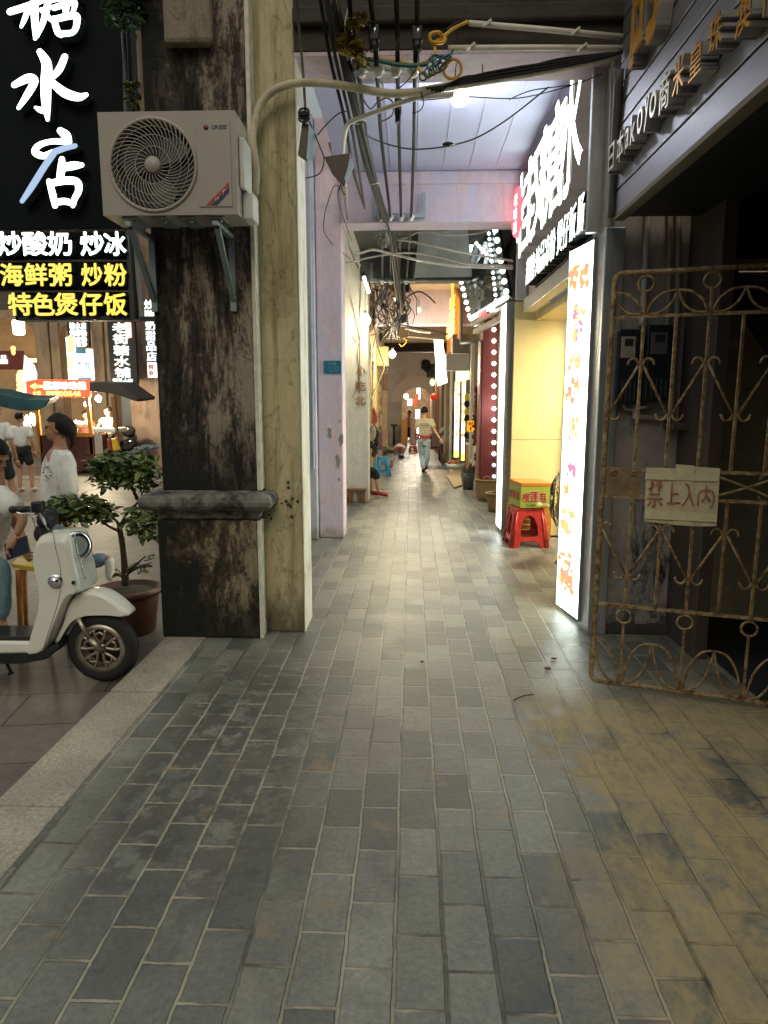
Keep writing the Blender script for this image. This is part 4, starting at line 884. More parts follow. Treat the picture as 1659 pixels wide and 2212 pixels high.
mb.build('stripe_sticker', [pm('red print', (.45, .03, .03), .4), pm('navy print', (.02, .03, .09), .4), M_WHITE], t)
mb = MB(); mb.box((q.x + .001, AYF + .06, a.z + .17), (q.x + .035, AYF + .27, a.z + .47), .008); mb.box((q.x + .001, AYF + .12, a.z - .0), (q.x + .07, AYF + .29, a.z + .165), .01); mb.build('valve_cover', pm('valve cover plastic', (.66, .66, .64), .4, .05), t)
mb = MB()
for fx in (.18, .40, .60, .82):
    x = a.x + (q.x - a.x) * fx; mb.box((x - .05, AYF + .03, a.z - .014), (x + .05, AYF + .29, a.z - .001), .004); mb.sph((x + .02, AYF + .08, a.z - .02), .012, 8, 6)
mb.build('base_rib', M_GALV, t)
for k, (u0, v0, u1, v1, lab) in enumerate(((278, 470, 342, 590, 'galvanised bracket under the fan end of the air conditioner'), (466, 470, 514, 585, 'galvanised bracket under the pipe end of the air conditioner'))):
    p = at(u0, v0, Y=AYF + .02); w_ = at(u1, v1, Y=5.01); tb = thing('wall_bracket', lab, 'bracket', (w_.x, 5.02, w_.z), 'air conditioner brackets')
    mb = MB(); x = p.x; zt = a.z - .035; mb.box((x - .02, AYF + .0, zt - .028), (x + .02, 5.028, zt), .003); mb.build('arm', M_GALV, tb)
    mb = MB(); mb.bar((x, AYF + .05, zt - .03), (x, 5.0, zt - .42), .034, .03); mb.build('strut', M_GALV, tb)
    mb = MB(); mb.box((x - .022, 5.0, zt - .50), (x + .022, 5.028, zt - .03), .003); mb.build('upright', M_GALV, tb)
# ------------------------------------------------------------------ big dark sign of the dessert house
SY = 5.45
t = thing('vertical_sign', 'tall black sign with large white lit brush characters above white and yellow menu rows', 'sign', (-2.9, SY, 2.4))
s0 = at(-140, 497, Y=SY); s1 = at(264, -260, Y=SY)
mb = MB(); mb.box((s0.x, SY, s0.z), (s1.x, SY + .12, s1.z), .006)
for v0, v1 in ((499, 561), (563, 627), (629, 691)):
    l_ = at(-140 if v0 < 600 else 30, v1, Y=SY); h_ = at(286, v0, Y=SY); mb.box((l_.x, SY + .02, l_.z), (h_.x, SY + .10, h_.z), .004)
mb.build('board', pm('black sign board', (.004, .007, .009), .7, .2, 4, .05, spec=.15), t)
mb = MB(); p = at(290, 692, Y=SY); p2 = at(290, 500, Y=SY); mb.box((p.x - .03, SY - .01, p.z), (p.x + .03, SY + .11, p2.z), .004); l_ = at(40, 692, Y=SY); h_ = at(340, 683, Y=SY); mb.box((l_.x, SY - .005, l_.z), (h_.x + .05, SY + .13, h_.z), .004)
mb.build('frame', pm('dark grey frame', (.06, .065, .07), .45), t)
E_SIGNW = em('brush letter light', (.88, 1.0, .90), 3.0); E_SIGNB = em('dim blue letter light', (.26, .42, .72), .7); E_YEL = em('yellow letter light', (1.0, .70, .01), .95)
z1 = lambda x, y: at(x * .3307, y * .3307, Y=SY)
O = z1(0, 0); UU = (z1(1000, 0) - O) / 1000; VV = (z1(0, 1000) - O) / 1000
brush = {'water_character': [(E_SIGNW, [[(300, 362, 40), (345, 440, 66), (342, 560, 70), (345, 690, 62), (356, 800, 26)], [(352, 745, 44), (310, 738, 40), (275, 722, 20)], [(135, 577, 40), (225, 535, 58), (268, 552, 52), (225, 635, 48), (165, 725, 28)], [(465, 398, 44), (430, 478, 48), (372, 540, 36)], [(385, 562, 44), (470, 628, 60), (560, 655, 52), (610, 640, 30)]])],
         'sugar_character': [(E_SIGNW, [[(105, 110, 44), (230, 72, 46), (330, 30, 34)], [(255, -120, 40), (262, 60, 50), (268, 180, 46), (270, 280, 24)], [(225, 95, 36), (200, 160, 34), (180, 205, 22)], [(310, 100, 30), (350, 140, 34), (372, 165, 24)], [(370, -160, 40), (352, 60, 44), (322, 180, 38), (285, 270, 22)], [(350, 40, 44), (450, 22, 46), (545, 20, 30)], [(470, -140, 40), (476, 20, 48), (470, 110, 40)], [(395, 90, 38), (480, 66, 40), (530, 60, 34), (520, 110, 30)], [(395, 160, 38), (420, 240, 42), (445, 262, 36)], [(400, 165, 42), (530, 140, 46), (545, 190, 42), (520, 245, 38), (440, 255, 40)], [(330, -60, 40), (440, -80, 42), (560, -85, 34)], [(170, -40, 40), (130, -90, 30)], [(120, -10, 36), (180, 20, 30)]])],
         'shop_character': [(E_SIGNW, [[(440, 872, 44), (480, 905, 60), (500, 945, 40)], [(490, 945, 44), (380, 945, 36), (300, 972, 42), (275, 1015, 48), (330, 1040, 44), (395, 1015, 40)], [(455, 1062, 40), (452, 1130, 54), (440, 1210, 44)], [(462, 1118, 50), (530, 1105, 56), (588, 1100, 34)], [(372, 1210, 36), (398, 1300, 46), (415, 1375, 38)], [(385, 1225, 46), (490, 1205, 52), (560, 1215, 50), (572, 1270, 46), (545, 1330, 40), (535, 1375, 30)], [(415, 1355, 44), (480, 1345, 44), (540, 1362, 36)]]), (E_SIGNB, [[(410, 1015, 44), (480, 990, 40), (545, 975, 34)], [(408, 1020, 46), (340, 1120, 46), (260, 1250, 46), (195, 1348, 32)]])]}
for nm, groups in brush.items():
    mb = MB(); mats = []
    k = 0
    for m_, st in groups:
        mb.mi = len(mats); mats += [m_, pm('letter return', (.10, .13, .15), .4)]; mi = mb.mi
        for s_ in st:
            mb.mi = mi; mb.stroke(s_, O, UU, VV, V((0, -.075 - .0016 * k, 0))); k += 1
    mb.build(nm, mats, t)
for row, m_, v0, v1, cells in (('炒酸奶炒冰', E_SIGNW, 503, 556, ((5, 54), (59, 109), (113, 161), (182, 230), (233, 277))), ('海鲜粥炒粉', E_YEL, 571, 621, ((11, 57), (63, 109), (115, 161), (184, 227), (233, 279))), ('特色煲仔饭', E_YEL, 634, 684, ((28, 76), (78, 124), (127, 174), (180, 227), (232, 279)))):
    for ch, (u0, u1) in zip(row, cells):
        mb = MB(); p = at(u0, v1, Y=SY); q_ = at(u1, v0, Y=SY); mb.text(ch, (p.x, SY - .002 + .02, p.z), (q_.x - p.x, 0, 0), (0, 0, q_.z - p.z), (0, -.07, 0), bold=.030, gap=0, mf=0, ms=1); mb.build('menu_character', [m_, pm('letter return', (.10, .13, .15), .4)], t)
# plant growing out of the wall above, and pole beside it
t = thing('hanging_plant', 'leafy green plant hanging into the top of the picture beside the black sign', 'plant', at(265, 0, Y=5.0))
mb = MB(); leaves(mb, at(262, 5, Y=5.0), (.13, .10, .16), 190, .07, .3); leaves(mb, at(285, -20, Y=5.0), (.10, .1, .12), 80, .07, .3); mb.build('foliage', M_LEAF2, t)
mb = MB()
for k in range(5): mb.tube([at(265 + 8 * k, -60, Y=5.02), at(255 + 10 * k, 0, Y=5.0), at(245 + 13 * k, 50, Y=4.98)], .004, 5, 3)
mb.build('stem', pm('green stem', (.05, .06, .02), .7), t)
t = thing('hanging_plant', 'small yellowish sprig growing from the pillar just above the air conditioner', 'plant', at(287, 200, Y=5.0))
mb = MB(); leaves(mb, at(287, 205, Y=5.0), (.035, .03, .09), 45, .055, .3); mb.build('foliage', leaf_mat('olive leaves', (.07, .08, .012), (.16, .16, .03)), t)
mb = MB(); mb.tube([at(290, 180, Y=5.02), at(287, 232, Y=5.0)], .004, 5, 1); mb.build('stem', pm('green stem', (.05, .06, .02), .7), t)
o = MB().tube([at(262, -20, Y=5.2), at(270, 120, Y=5.2), at(281, 500, Y=5.25), at(296, 690, Y=5.25)], .018, 8, 1).build('sign_pole', pm('dark grey frame', (.06, .065, .07), .45), None, at(270, 120, Y=5.2)); tag(o, 'dark metal pole between the black sign and the pillar', 'pole')
# ------------------------------------------------------------------ scooter at the kerb
KY = 4.45
z3 = lambda x, y, Y=KY: at(x * .32244, 822.9 + y * .32244, Y=Y)
M_SCOOT = pm('cream scooter paint', (.80, .79, .70), .18, .03, 3, .0, 0, (1, 1, 1), None, .5, 3, .6)
M_RUBBER = pm('tyre rubber', (.015, .015, .016), .75, .2, 30, .2)
M_ALLOY = pm('dull alloy', (.42, .37, .29), .35, .15, 18, .05, .8)
wc = z3(695, 1818); wr = (z3(930, 1818) - wc).length
t = thing('scooter', 'cream white retro motor scooter parked with its front wheel at the kerb', 'scooter', (wc.x - .5, KY, -.11))
W2 = .15
wc = V((wc.x, KY, -.11 + wr))
mb = MB(); tw = .055
mb.lathe([(wr * .66, -tw * .8), (wr * .80, -tw), (wr * .93, -tw * .8), (wr, -tw * .25), (wr, tw * .25), (wr * .93, tw * .8), (wr * .80, tw), (wr * .66, tw * .8)], wc, 48, UY)
wheel = mb.build('wheel', M_RUBBER, t)
mb = MB(); mb.lathe([(wr * .56, -.045), (wr * .70, -.05), (wr * .70, .05), (wr * .56, .045), (wr * .56, -.045)], wc, 40, UY); mb.lathe([(0, -.05), (.035, -.05), (.04, -.03), (.04, .03), (0, .03)], wc, 20, UY)
for k in range(5):
    a0 = 2 * math.pi * k / 5 + .3
    p = lambda an, r_: wc + V((math.cos(an) * r_, -.045, math.sin(an) * r_))
    mb.tube([p(a0 - .06, .03), p(a0 - .34, wr * .38), p(a0 - .30, wr * .56)], .011, 8, 3); mb.tube([p(a0 + .06, .03), p(a0 + .34, wr * .38), p(a0 + .30, wr * .56)], .011, 8, 3); mb.tube([p(a0 - .30, wr * .40), p(a0, wr * .47), p(a0 + .30, wr * .40)], .009, 8, 3)
mb.build('rim', M_ALLOY, t)
mb = MB(); mb.lathe([(0, 0), (wr * .5, 0), (wr * .5, .006), (0, .006)], wc + V((0, .02, 0)), 30, UY); mb.build('brake_disc', pm('brown disc', (.16, .10, .08), .5, .2, 10, .05, .5), t)
for dy in (-.085, .085):
    mb = MB(); mb.tube([z3(560, 1560) + UY * dy, z3(640, 1700) + UY * dy], .017, 10, 1); mb.tube([z3(640, 1700) + UY * dy, wc + V((.03, dy, .0))], .022, 10, 1)
    mb.cyl(wc + V((0, dy * .55, 0)), wc + V((0, dy * 1.1, 0)), .016); mb.build('fork', M_ALLOY, t)
def curved_panel(outl, half, mat, name, crown=.35, Y=KY):
    """body panel: outline in side view, closed over its full width, rounded towards both flanks"""
    mb = MB(); c = sum((z3(*p, Y) for p in outl), V()) / len(outl); lay = []
    for f, k in ((-1, .86), (-.92, .94), (-.7, .99), (0, 1.0), (.7, .99), (.92, .94), (1, .86)):
        lay.append([mb.bm.verts.new(c + (p - c) * k + UY * half * f) for p in spline([z3(*p, Y) for p in outl], 3, True)])
    n = len(lay[0]); mb.sm = True
    for A1, B1 in zip(lay, lay[1:]):
        for i in range(n): mb._f([A1[i], A1[(i + 1) % n], B1[(i + 1) % n], B1[i]])
    mb.sm = False; mb._f(list(reversed(lay[0]))); mb._f(lay[-1]); return mb.build(name, mat, t)
curved_panel([(305, 1080), (330, 1015), (390, 998), (470, 998), (525, 1010), (548, 1090), (565, 1190), (590, 1290), (598, 1375), (560, 1385), (520, 1420), (490, 1480), (455, 1570), (420, 1650), (390, 1730), (345, 1800), (290, 1818), (250, 1812), (262, 1740), (290, 1640), (325, 1520), (338, 1420), (330, 1330), (305, 1230), (292, 1140)], .16, M_SCOOT, 'leg_shield')
curved_panel([(455, 1600), (475, 1520), (510, 1450), (560, 1405), (640, 1392), (720, 1408), (790, 1450), (850, 1502), (890, 1552), (800, 1546), (700, 1545), (610, 1550), (540, 1572), (490, 1610), (440, 1690), (410, 1740), (400, 1720)], .085, M_SCOOT, 'front_mudguard')
mb = MB(); c = z3(543, 1092) + V((.005, -.07, 0)); ax = V((.72, -.69, .05)).normalized()
mb.lathe([(.0, .012), (.055, .010), (.082, 0), (.082, -.05)], c, 32, ax); mb.mi = 1; mb.lathe([(.072, .014), (.094, .012), (.098, -.01), (.090, -.07)], c, 32, ax); mb.build('headlight', [pm('lamp glass', (.45, .50, .50), .08, .1, 40, .1, .4), M_CHROME], t)
mb = MB(); c = z3(455, 1297) - UY * .165; mb.lathe([(0, .035), (.02, .032), (.030, .018), (.030, 0)], c, 24, V((.15, -1, 0))); mb.lathe([(.030, .012), (.044, .010), (.046, -.01)], c, 24, V((.15, -1, 0))); mb.build('turn_signal', M_CHROME, t)
mb = MB(); mb.obox(z3(562, 1318) - UY * .162, (.022, 0, 0), (0, -.012, 0), (0, 0, .022), .003); mb.build('reflector', M_BLACK, t)
mb = MB(); c = z3(320, 925); mb.sph(c, (.055, .10, .065), 16, 10); mb.sph(c + V((-.02, -.06, -.09)), (.045, .04, .06), 12, 8); mb.build('dash_pod', M_BLACK, t)
mb = MB(); mb.tube([z3(270, 850, 4.30), z3(300, 960, 4.38), z3(330, 1010)], .014, 8, 4); mb.tube([z3(290, 850, 4.60), z3(310, 960, 4.5), z3(330, 1010)], .014, 8, 4); mb.tube([z3(215, 900, 4.25), z3(235, 960, 4.28), z3(250, 985, 4.35)], .009, 6, 4); mb.build('handlebar', M_CHROME, t)
mb = MB(); mb.cyl(z3(205, 858, 4.22), z3(90, 862, 4.18), .019, .022, 12); mb.sph(z3(85, 862, 4.18), .024, 10, 8); mb.obox(z3(205, 885, 4.25), (.07, 0, 0), (0, .06, 0), (0, 0, .07), .012); mb.build('grip', M_BLACK, t)
mb = MB(); mb.tube([z3(205, 900, 4.2), z3(160, 895, 4.17), z3(110, 880, 4.16)], .006, 6, 3); mb.build('brake_lever', M_CHROME, t)
mb = MB(); mb.prism([z3(-420, 1745, KY - .15), z3(250, 1752, KY - .15), z3(252, 1825, KY - .15), z3(-420, 1840, KY - .15)], (0, .30, 0), .015); mb.build('floorboard', M_SCOOT, t)
mb = MB(); mb.prism([z3(-420, 1838, KY - .155), z3(250, 1830, KY - .155), z3(380, 1760, KY - .155), z3(400, 1790, KY - .155), z3(300, 1870, KY - .155), z3(150, 1895, KY - .155), z3(-420, 1900, KY - .155)], (0, .31, 0), .01); mb.prism([z3(-300, 1715, KY - .12), z3(265, 1712, KY - .12), z3(262, 1745, KY - .12), z3(-300, 1742, KY - .12)], (0, .24, 0), .006); mb.build('lower_trim', M_BLACK, t)
mb = MB(); mb.tube([z3(45, 1890), z3(70, 1945), z3(60, 1965)], .012, 6, 3); mb.tube([z3(70, 1945), z3(90, 1960)], .008, 6, 1); mb.build('side_stand', M_BLACK, t)
mb = MB()
for pts in (((270, 870, 4.26), (330, 960, 4.24), (345, 1010, 4.29)),): mb.tube([z3(*p) for p in pts], .006, 6, 5)
mb.build('brake_cable', M_RUBBER, t)
mb = MB(); mb.tube([z3(x, y, KY - .161) for x, y in ((352, 1010), (372, 1120), (400, 1230), (408, 1330), (398, 1440), (360, 1580), (318, 1700), (290, 1800))], .0018, 5, 4); mb.build('panel_seam', pm('seam grey', (.12, .12, .11), .6), t)
mb = MB(); mb.tube([z3(x, y, KY - .168) for x, y in ((500, 1015), (512, 1120), (545, 1230), (570, 1330))], .006, 6, 4); mb.build('trim_strip', M_CHROME, t)
curved_panel([(-420, 1250), (-250, 1240), (-180, 1400), (-170, 1600), (-190, 1760), (-420, 1780)], .15, M_SCOOT, 'rear_body')
# ------------------------------------------------------------------ potted plant
PY = depth_on(255, 1377, -.11) + .16
pc = at(278, 1377, Z=-.11); pc = V((at(278, 1300, Y=PY).x, PY, -.11)); pr = (at(341, 1268, Y=PY).x - at(203, 1268, Y=PY).x) / 2; ph = at(270, 1268, Y=PY).z + .11
t = thing('potted_plant', 'small tiered tree in a dark red plastic pot behind the scooter wheel', 'potted plant', pc)
mb = MB(); mb.lathe([(0, .005), (pr * .70, 0), (pr * .76, .02), (pr * .92, ph * .84), (pr * .92, ph * .86), (pr, ph * .87), (pr, ph), (pr * .93, ph), (pr * .90, ph * .9), (0, ph * .88)], pc, 40); mb.build('pot', pm('dark red plastic', (.095, .034, .026), .45, .1, 8, .05), t)
mb = MB(); mb.lathe([(0, .03), (pr * .5, .022), (pr * .89, 0)], pc + UZ * ph * .89, 24); mb.build('soil', pm('mossy soil', (.06, .055, .022), .95, .5, 30, .8), t)
T3 = lambda x, y: z3(x, y, PY)
mb = MB(); mb.tube([T3(840, 1370), T3(835, 1240), T3(820, 1100), T3(800, 980)], lambda k: .030 - .010 * k, 10, 5)
for pts in ([(800, 990), (770, 930), (690, 880), (600, 860)], [(800, 985), (850, 900), (930, 800), (960, 720)], [(800, 1000), (740, 970), (640, 930)], [(800, 980), (900, 900), (980, 900)], [(935, 790), (850, 680), (760, 620)], [(690, 880), (520, 850), (400, 860)], [(838, 1290), (900, 1240), (980, 1170)], [(838, 1300), (920, 1250), (1010, 1220)]):
    mb.tube([T3(*p) + UY * random.uniform(-.04, .04) for p in pts], lambda k: .015 * (1 - .75 * k), 6, 4)
mb.build('trunk', pm('dark bark', (.045, .03, .02), .9, .4, 20, .7), t)
mb = MB()
for (x, y, rx, rz, n) in ((520, 850, 250, 90, 620), (380, 870, 110, 90, 200), (640, 900, 130, 60, 170), (840, 580, 220, 110, 620), (720, 640, 120, 90, 200), (950, 640, 120, 110, 260), (950, 930, 120, 110, 260), (1030, 1000, 60, 70, 90), (690, 540, 110, 60, 130)):
    leaves(mb, T3(x, y), (rx * .32244 / 1535 * PY, .22, rz * .32244 / 1535 * PY), n, .062, .3)
leaves(mb, T3(920, 1250), (.10, .07, .05), 30, .05, .3); leaves(mb, T3(990, 1180), (.04, .05, .06), 14, .05, .3); leaves(mb, T3(800, 1290), (.05, .07, .05), 20, .05, .3)
mb.build('foliage', M_LEAF, t)
o = MB().lathe([(.0, 0), (.16, .02), (.20, .10), (.17, .19), (0, .22)], (at(330, 1120, Z=-.11).x, at(330, 1120, Z=-.11).y + .1, -.11), 20).build('planter_ball', pm('dark shade fabric', (.05, .05, .045), .9), None, (-3.3, 7.8, -.11)); tag(o, 'round dark lump of a planter on the street behind the potted tree', 'planter')
# ------------------------------------------------------------------ chair with yellow seat
CY = 5.15
t = thing('chair', 'wooden chair with a flat yellow seat behind the scooter', 'chair', z3(200, 1600, CY))
mb = MB(); mb.prism([z3(78, 1240, CY - .2), z3(120, 1205, CY + .15), z3(420, 1190, CY + .15), z3(430, 1300, CY - .2), z3(310, 1300, CY - .2), z3(85, 1255, CY - .2)], (0, 0, .028), .008); mb.build('seat', pm('yellow seat', (.62, .44, .05), .5, .05), t)
for x0, y0, x1, y1, dy in ((125, 1270, 125, 1608, -.18), (320, 1300, 322, 1640, -.18), (160, 1240, 165, 1560, .14), (420, 1250, 420, 1560, .14)):
    mb = MB(); p = z3(x0, y0, CY + dy); mb.tube([p, V((p.x + (z3(x1, y1, CY + dy).x - p.x), CY + dy, -.108))], lambda k: .022 - .006 * k, 8, 1); mb.build('leg', M_ORWOOD, t)
# ------------------------------------------------------------------ people near the scooter
GY = 6.0; gx = at(125, 960, Y=GY).x
H0 = lambda u, v, Y: at(u, v, Y=Y)
hd = H0(124, 925, GY)
t, J = person('girl with tied back black hair in loose white t-shirt and jeans, striding left', (gx, GY, -.11), hd, (-.96, -.16, .05), 'tan',
    dict(pelvis=H0(128, 1135, GY), chest=H0(124, 998, GY), neck=H0(131, 958, GY), shL=H0(112, 992, GY + .15), elL=H0(112, 1078, GY + .17), wrL=H0(104, 1132, GY + .13), shR=H0(142, 990, GY - .13), elR=H0(153, 1078, GY - .15), wrR=H0(150, 1132, GY - .14),
         hipL=H0(124, 1160, GY + .1), knL=(gx, GY + .1, .40), anL=(gx, GY + .1, -.03), toL=(gx - .14, GY + .1, -.09), hipR=H0(132, 1155, GY - .08), knR=H0(168, 1222, GY - .08), anR=H0(236, 1204, GY - .06), toR=H0(238, 1248, GY - .08)),
    tee=M_TEE, legs_m=M_JEANS, leg_len=.97, shoes=M_WHITE, sleeve=1.0, tee_fit=1.2, bun=[([hd + V((.02, 0, .03)), hd + V((.07, 0, .02)), hd + V((.098, -.005, -.02)), hd + V((.085, -.005, -.06))], lambda k: .085 - .02 * k), ([hd + V((.11, 0, -.05)), hd + V((.125, 0, -.11)), hd + V((.105, 0, -.17))], lambda k: .028 - .018 * k)], vox=.011)
mb = MB(); c = H0(103, 1022, GY - .17)
for k in range(14):
    a0 = random.uniform(0, 6.28); r_ = random.uniform(.01, .055); p = c + V((math.cos(a0) * r_, -.004, math.sin(a0) * r_ * 1.2)); mb.sph(p, (.010, .003, .008), 6, 4)
mb.build('printed_motif', pm('grey print', (.30, .28, .30), .9), t)
MY = 4.85
hd = H0(18, 985, MY); mx = H0(-40, 1200, MY).x
PH = H0(36, 1182, 4.62)
t, J = person('seated person in white t-shirt and blue jeans holding a dark phone at the left edge', (mx, MY, -.11), H0(-12, 985, MY), (.85, -.2, -.5), 'tan',
    dict(pelvis=H0(-62, 1225, MY), chest=H0(-14, 1090, MY), neck=H0(-6, 1030, MY), shL=H0(-4, 1062, MY + .2), elL=H0(40, 1140, MY + .2), wrL=H0(52, 1180, MY + .02), shR=H0(2, 1072, MY - .17), elR=H0(52, 1120, MY - .2), wrR=H0(34, 1158, 4.62),
         hipL=H0(-50, 1235, MY + .12), knL=H0(-4, 1212, MY + .14), anL=H0(-6, 1345, MY + .14), toL=H0(16, 1362, MY + .12), hipR=H0(-50, 1240, MY - .1), knR=H0(2, 1215, MY - .15), anR=H0(3, 1352, MY - .15), toR=H0(25, 1372, MY - .18)),
    tee=M_TEE, legs_m=M_JEANS, shoes=M_WHITE, sleeve=.75, tee_fit=1.25, vox=.011, leg_len=.92)
PHN = thing('phone', 'dark smartphone held in the hand of the seated man', 'phone', PH)
d = (H0(62, 1172, 4.6) - H0(8, 1192, 4.6)); up_ = (H0(28, 1160, 4.62) - H0(36, 1206, 4.58)); d *= .92; up_ *= .8
mb = MB(); o0 = H0(36, 1184, 4.585) - d / 2 - up_ / 2; mb.obox(o0, d, up_, (0, .010, 0), .004); mb.build('case', M_BLACK, PHN)
mb = MB(); mb.obox(o0 + d * .05 + up_ * .06 - UY * .0012, d * .9, up_ * .88, (0, .001, 0)); mb.build('screen', pm('dark glass', (.012, .014, .03), .08, .05), PHN)
# two passers-by farther up the street
def walker(label, u, vt, vf, skin_m, hair_m, tee, legs, Y=None, fwd=(.2, 1, 0), shorts=True, dx=0.0):
    Y = depth_on(u, vf, -.11); x = at(u, vf, Z=-.11).x; h = at(u, vt, Y=Y).z + .11; k = h / 1.68; g = -.11
    P = lambda dx_, dy, z: V((x + dx_ * k, Y + dy * k, g + z * k))
    return person(label, (x, Y, g), P(0, .02, 1.56), fwd, skin_m, dict(pelvis=P(0, 0, .92), chest=P(0, 0, 1.26), neck=P(0, 0, 1.42), shL=P(-.17, 0, 1.34), elL=P(-.23, -.02, 1.08), wrL=P(-.20, .1, .86), shR=P(.17, 0, 1.34), elR=P(.23, -.02, 1.08), wrR=P(.22, .08, .84),
        hipL=P(-.09, 0, .88), knL=P(-.10, .03, .48), anL=P(-.10, -.03, .08), toL=P(-.11, .11, .03), hipR=P(.09, 0, .88), knR=P(.12, .08, .48), anR=P(.14, .02, .08), toR=P(.15, .16, .03)), tee=tee, legs_m=legs, shoes=pm('pale sandal', (.5, .5, .4), .6), hs=k, leg_len=-.15 if shorts else .9, tee_fit=1.12, vox=.014, sleeve=.8)
walker('dark haired person in white t-shirt and black shorts walking away at the left edge', 8, 868, 1120, 'tan', None, M_TEE, M_DKCLOTH)
mb = MB(); 
t, J = walker('person in an oversized white t-shirt and black shorts standing in the street beside the stall', 55, 890, 1062, 'tan', None, M_TEE, M_DKCLOTH)
# ------------------------------------------------------------------ stall cart
SYD = 17.5
ST = lambda x, y, Y=SYD: at(x * .2116, 658.3 + y * .2116, Y=Y)
zg = -.11
t = thing('market_stall', 'wooden snack stall cart with a red lit sign, orange posts and dark awning', 'stall', (ST(640, 1300).x, SYD, zg))
mb = MB(); a = ST(400, 1380); q = ST(950, 1330); mb.box((a.x, SYD, zg + .1), (q.x, SYD + .9, q.z), .02); mb.build('counter', pm('dark red wood', (.10, .035, .025), .4, .3, 5, .1), t)
mb = MB(); a = ST(690, 1350); q = ST(950, 1305); mb.box((a.x, SYD - .03, a.z), (q.x, SYD - .004, q.z), .004); mb.mi = 1
mb.text('纯手工银饰', (a.x + .05, SYD - .034, a.z + .02), (q.x - a.x - .1, 0, 0), (0, 0, q.z - a.z - .05), (0, -.004, 0), mf=1); mb.build('front_strip', [M_ORWOOD, pm('dull yellow print', (.6, .3, .03), .5)], t)
for x0, x1, y1 in ((355, 410, 1345), (885, 955, 1345), (1150, 1185, 1345)):
    mb = MB(); a = ST(x0, 940); q = ST(x1 if x1 < 1000 else 1190, y1); mb.bar((a.x + .05, SYD + .04, zg + (.0 if x0 > 1100 else .5)), (a.x, SYD + .04, a.z), .09, .08); mb.build('post', M_ORWOOD if x0 < 1100 else M_WOOD, t)
mb = MB(); a = ST(955, 1305); q = ST(1182, 1262); mb.box((a.x, SYD - .05, a.z), (q.x, SYD + .7, q.z), .02); mb.build('side_table', M_WHITE, t)
mb = MB()
for k in range(16):
    x = a.x + .03 + (q.x - a.x - .4) * k / 15; mb.box((x, SYD - .04 + random.uniform(0, .02), zg + .05), (x + .022, SYD - .03 + .02, a.z - .01))
mb.build('fringe', pm('striped fringe', (.42, .38, .33), .8, .4, 30), t)
mb = MB(); mb.prism([ST(915, 790), ST(1180, 800), ST(1410, 960), ST(1400, 990), ST(1180, 910), ST(915, 880)], (0, 1.2, .05), .01); mb.build('awning', pm('dark awning', (.035, .03, .03), .7), t)
mb = MB(); a = ST(262, 945); q = ST(915, 765); mb.prism([ST(262, 782), ST(370, 762), ST(915, 765), ST(915, 945), ST(275, 945)], (0, .12, 0), .006); sg = mb.build('sign_board', em('red sign light', (.95, .10, .035), 1.15, (.5, .05, .03)), t)
mb = MB(); mb.prism([ST(302, 832, SYD - .008), ST(362, 795, SYD - .008), ST(362, 818, SYD - .008), ST(435, 820, SYD - .008), ST(435, 848, SYD - .008), ST(362, 848, SYD - .008), ST(362, 868, SYD - .008)], (0, .006, 0)); mb.build('arrow', em('amber sign light', (1, .55, .08), 2.0), t)
mb = MB(); p = ST(445, 868, SYD - .004); q = ST(880, 785); mb.text('黑彩珍珠链', p, (q.x - p.x, 0, 0), (0, 0, q.z - p.z), (0, -.02, 0), bold=.05, gap=.05); mb.build('large_lettering', em('pink white letter', (1, .86, .78), 2.2), t)
mb = MB(); p = ST(335, 935, SYD - .004); q = ST(830, 880); mb.text('主推:项链100元4条', p, (q.x - p.x, 0, 0), (0, 0, q.z - p.z), (0, -.015, 0), bold=.02, gap=.12); mb.build('small_lettering', em('yellow small letter', (1, .8, .1), 1.5), t)
def bulb(label, c, r, power, col=(1, .86, .55), cord=None, group='bare bulbs', name='light_bulb', mat=None):
    t = thing(name, label, 'bulb', c, group)
    mb = MB(); mb.sph(c, (r, r, r * 1.08), 18, 12); mb.build('globe', mat or E_BULB, t)
    mb = MB(); mb.cyl(c + UZ * r * .95, c + UZ * r * 1.8, r * .45, r * .35, 12); mb.build('socket', M_WHITE, t)
    if cord: mb = MB(); mb.tube([c + UZ * r * 1.8] + cord, .005, 5, 3); mb.build('cord', M_BLACK, t)
    if power: lamp_light('bulb_glow', c - UZ * (r * 1.3), power, col, r, t)
    return t
c = ST(1005, 958, SYD + .3); bulb('round bare bulb hanging under the stall awning, larger of the stall pair', c, .075, 170, cord=[c + UZ * .5])
c = ST(876, 1015, SYD + .3); bulb('small bare bulb hanging inside the stall by the middle post', c, .055, 110, cord=[c + UZ * .5])
mb = MB()
for k in range(9): mb.sph(ST(760 + 18 * k, 1230 + random.uniform(-20, 15), SYD + .3), (.10, .08, .10), 8, 6)
o = mb.build('goods_heap', pm('white wrapped goods', (.7, .68, .62), .6, .1, 20, .3), None, ST(830, 1260, SYD + .3)); tag(o, 'heap of white wrapped goods on the stall counter', 'goods')
t = thing('plastic_bag', 'yellow and red bags hanging from the side table of the stall', 'bag', ST(1160, 1400, SYD - .2))
mb = MB(); mb.prism([ST(1130, 1370, SYD - .2), ST(1180, 1360, SYD - .2), ST(1222, 1480, SYD - .2), ST(1150, 1500, SYD - .2)], (0, .12, 0), .03); mb.build('yellow_bag', pm('yellow bag', (.62, .36, .03), .5), t)
mb = MB(); mb.prism([ST(1085, 1370, SYD - .15), ST(1128, 1370, SYD - .15), ST(1146, 1490, SYD - .15), ST(1090, 1490, SYD - .15)], (0, .1, 0), .03); mb.build('red_bag', pm('dark red bag', (.25, .05, .03), .5), t)
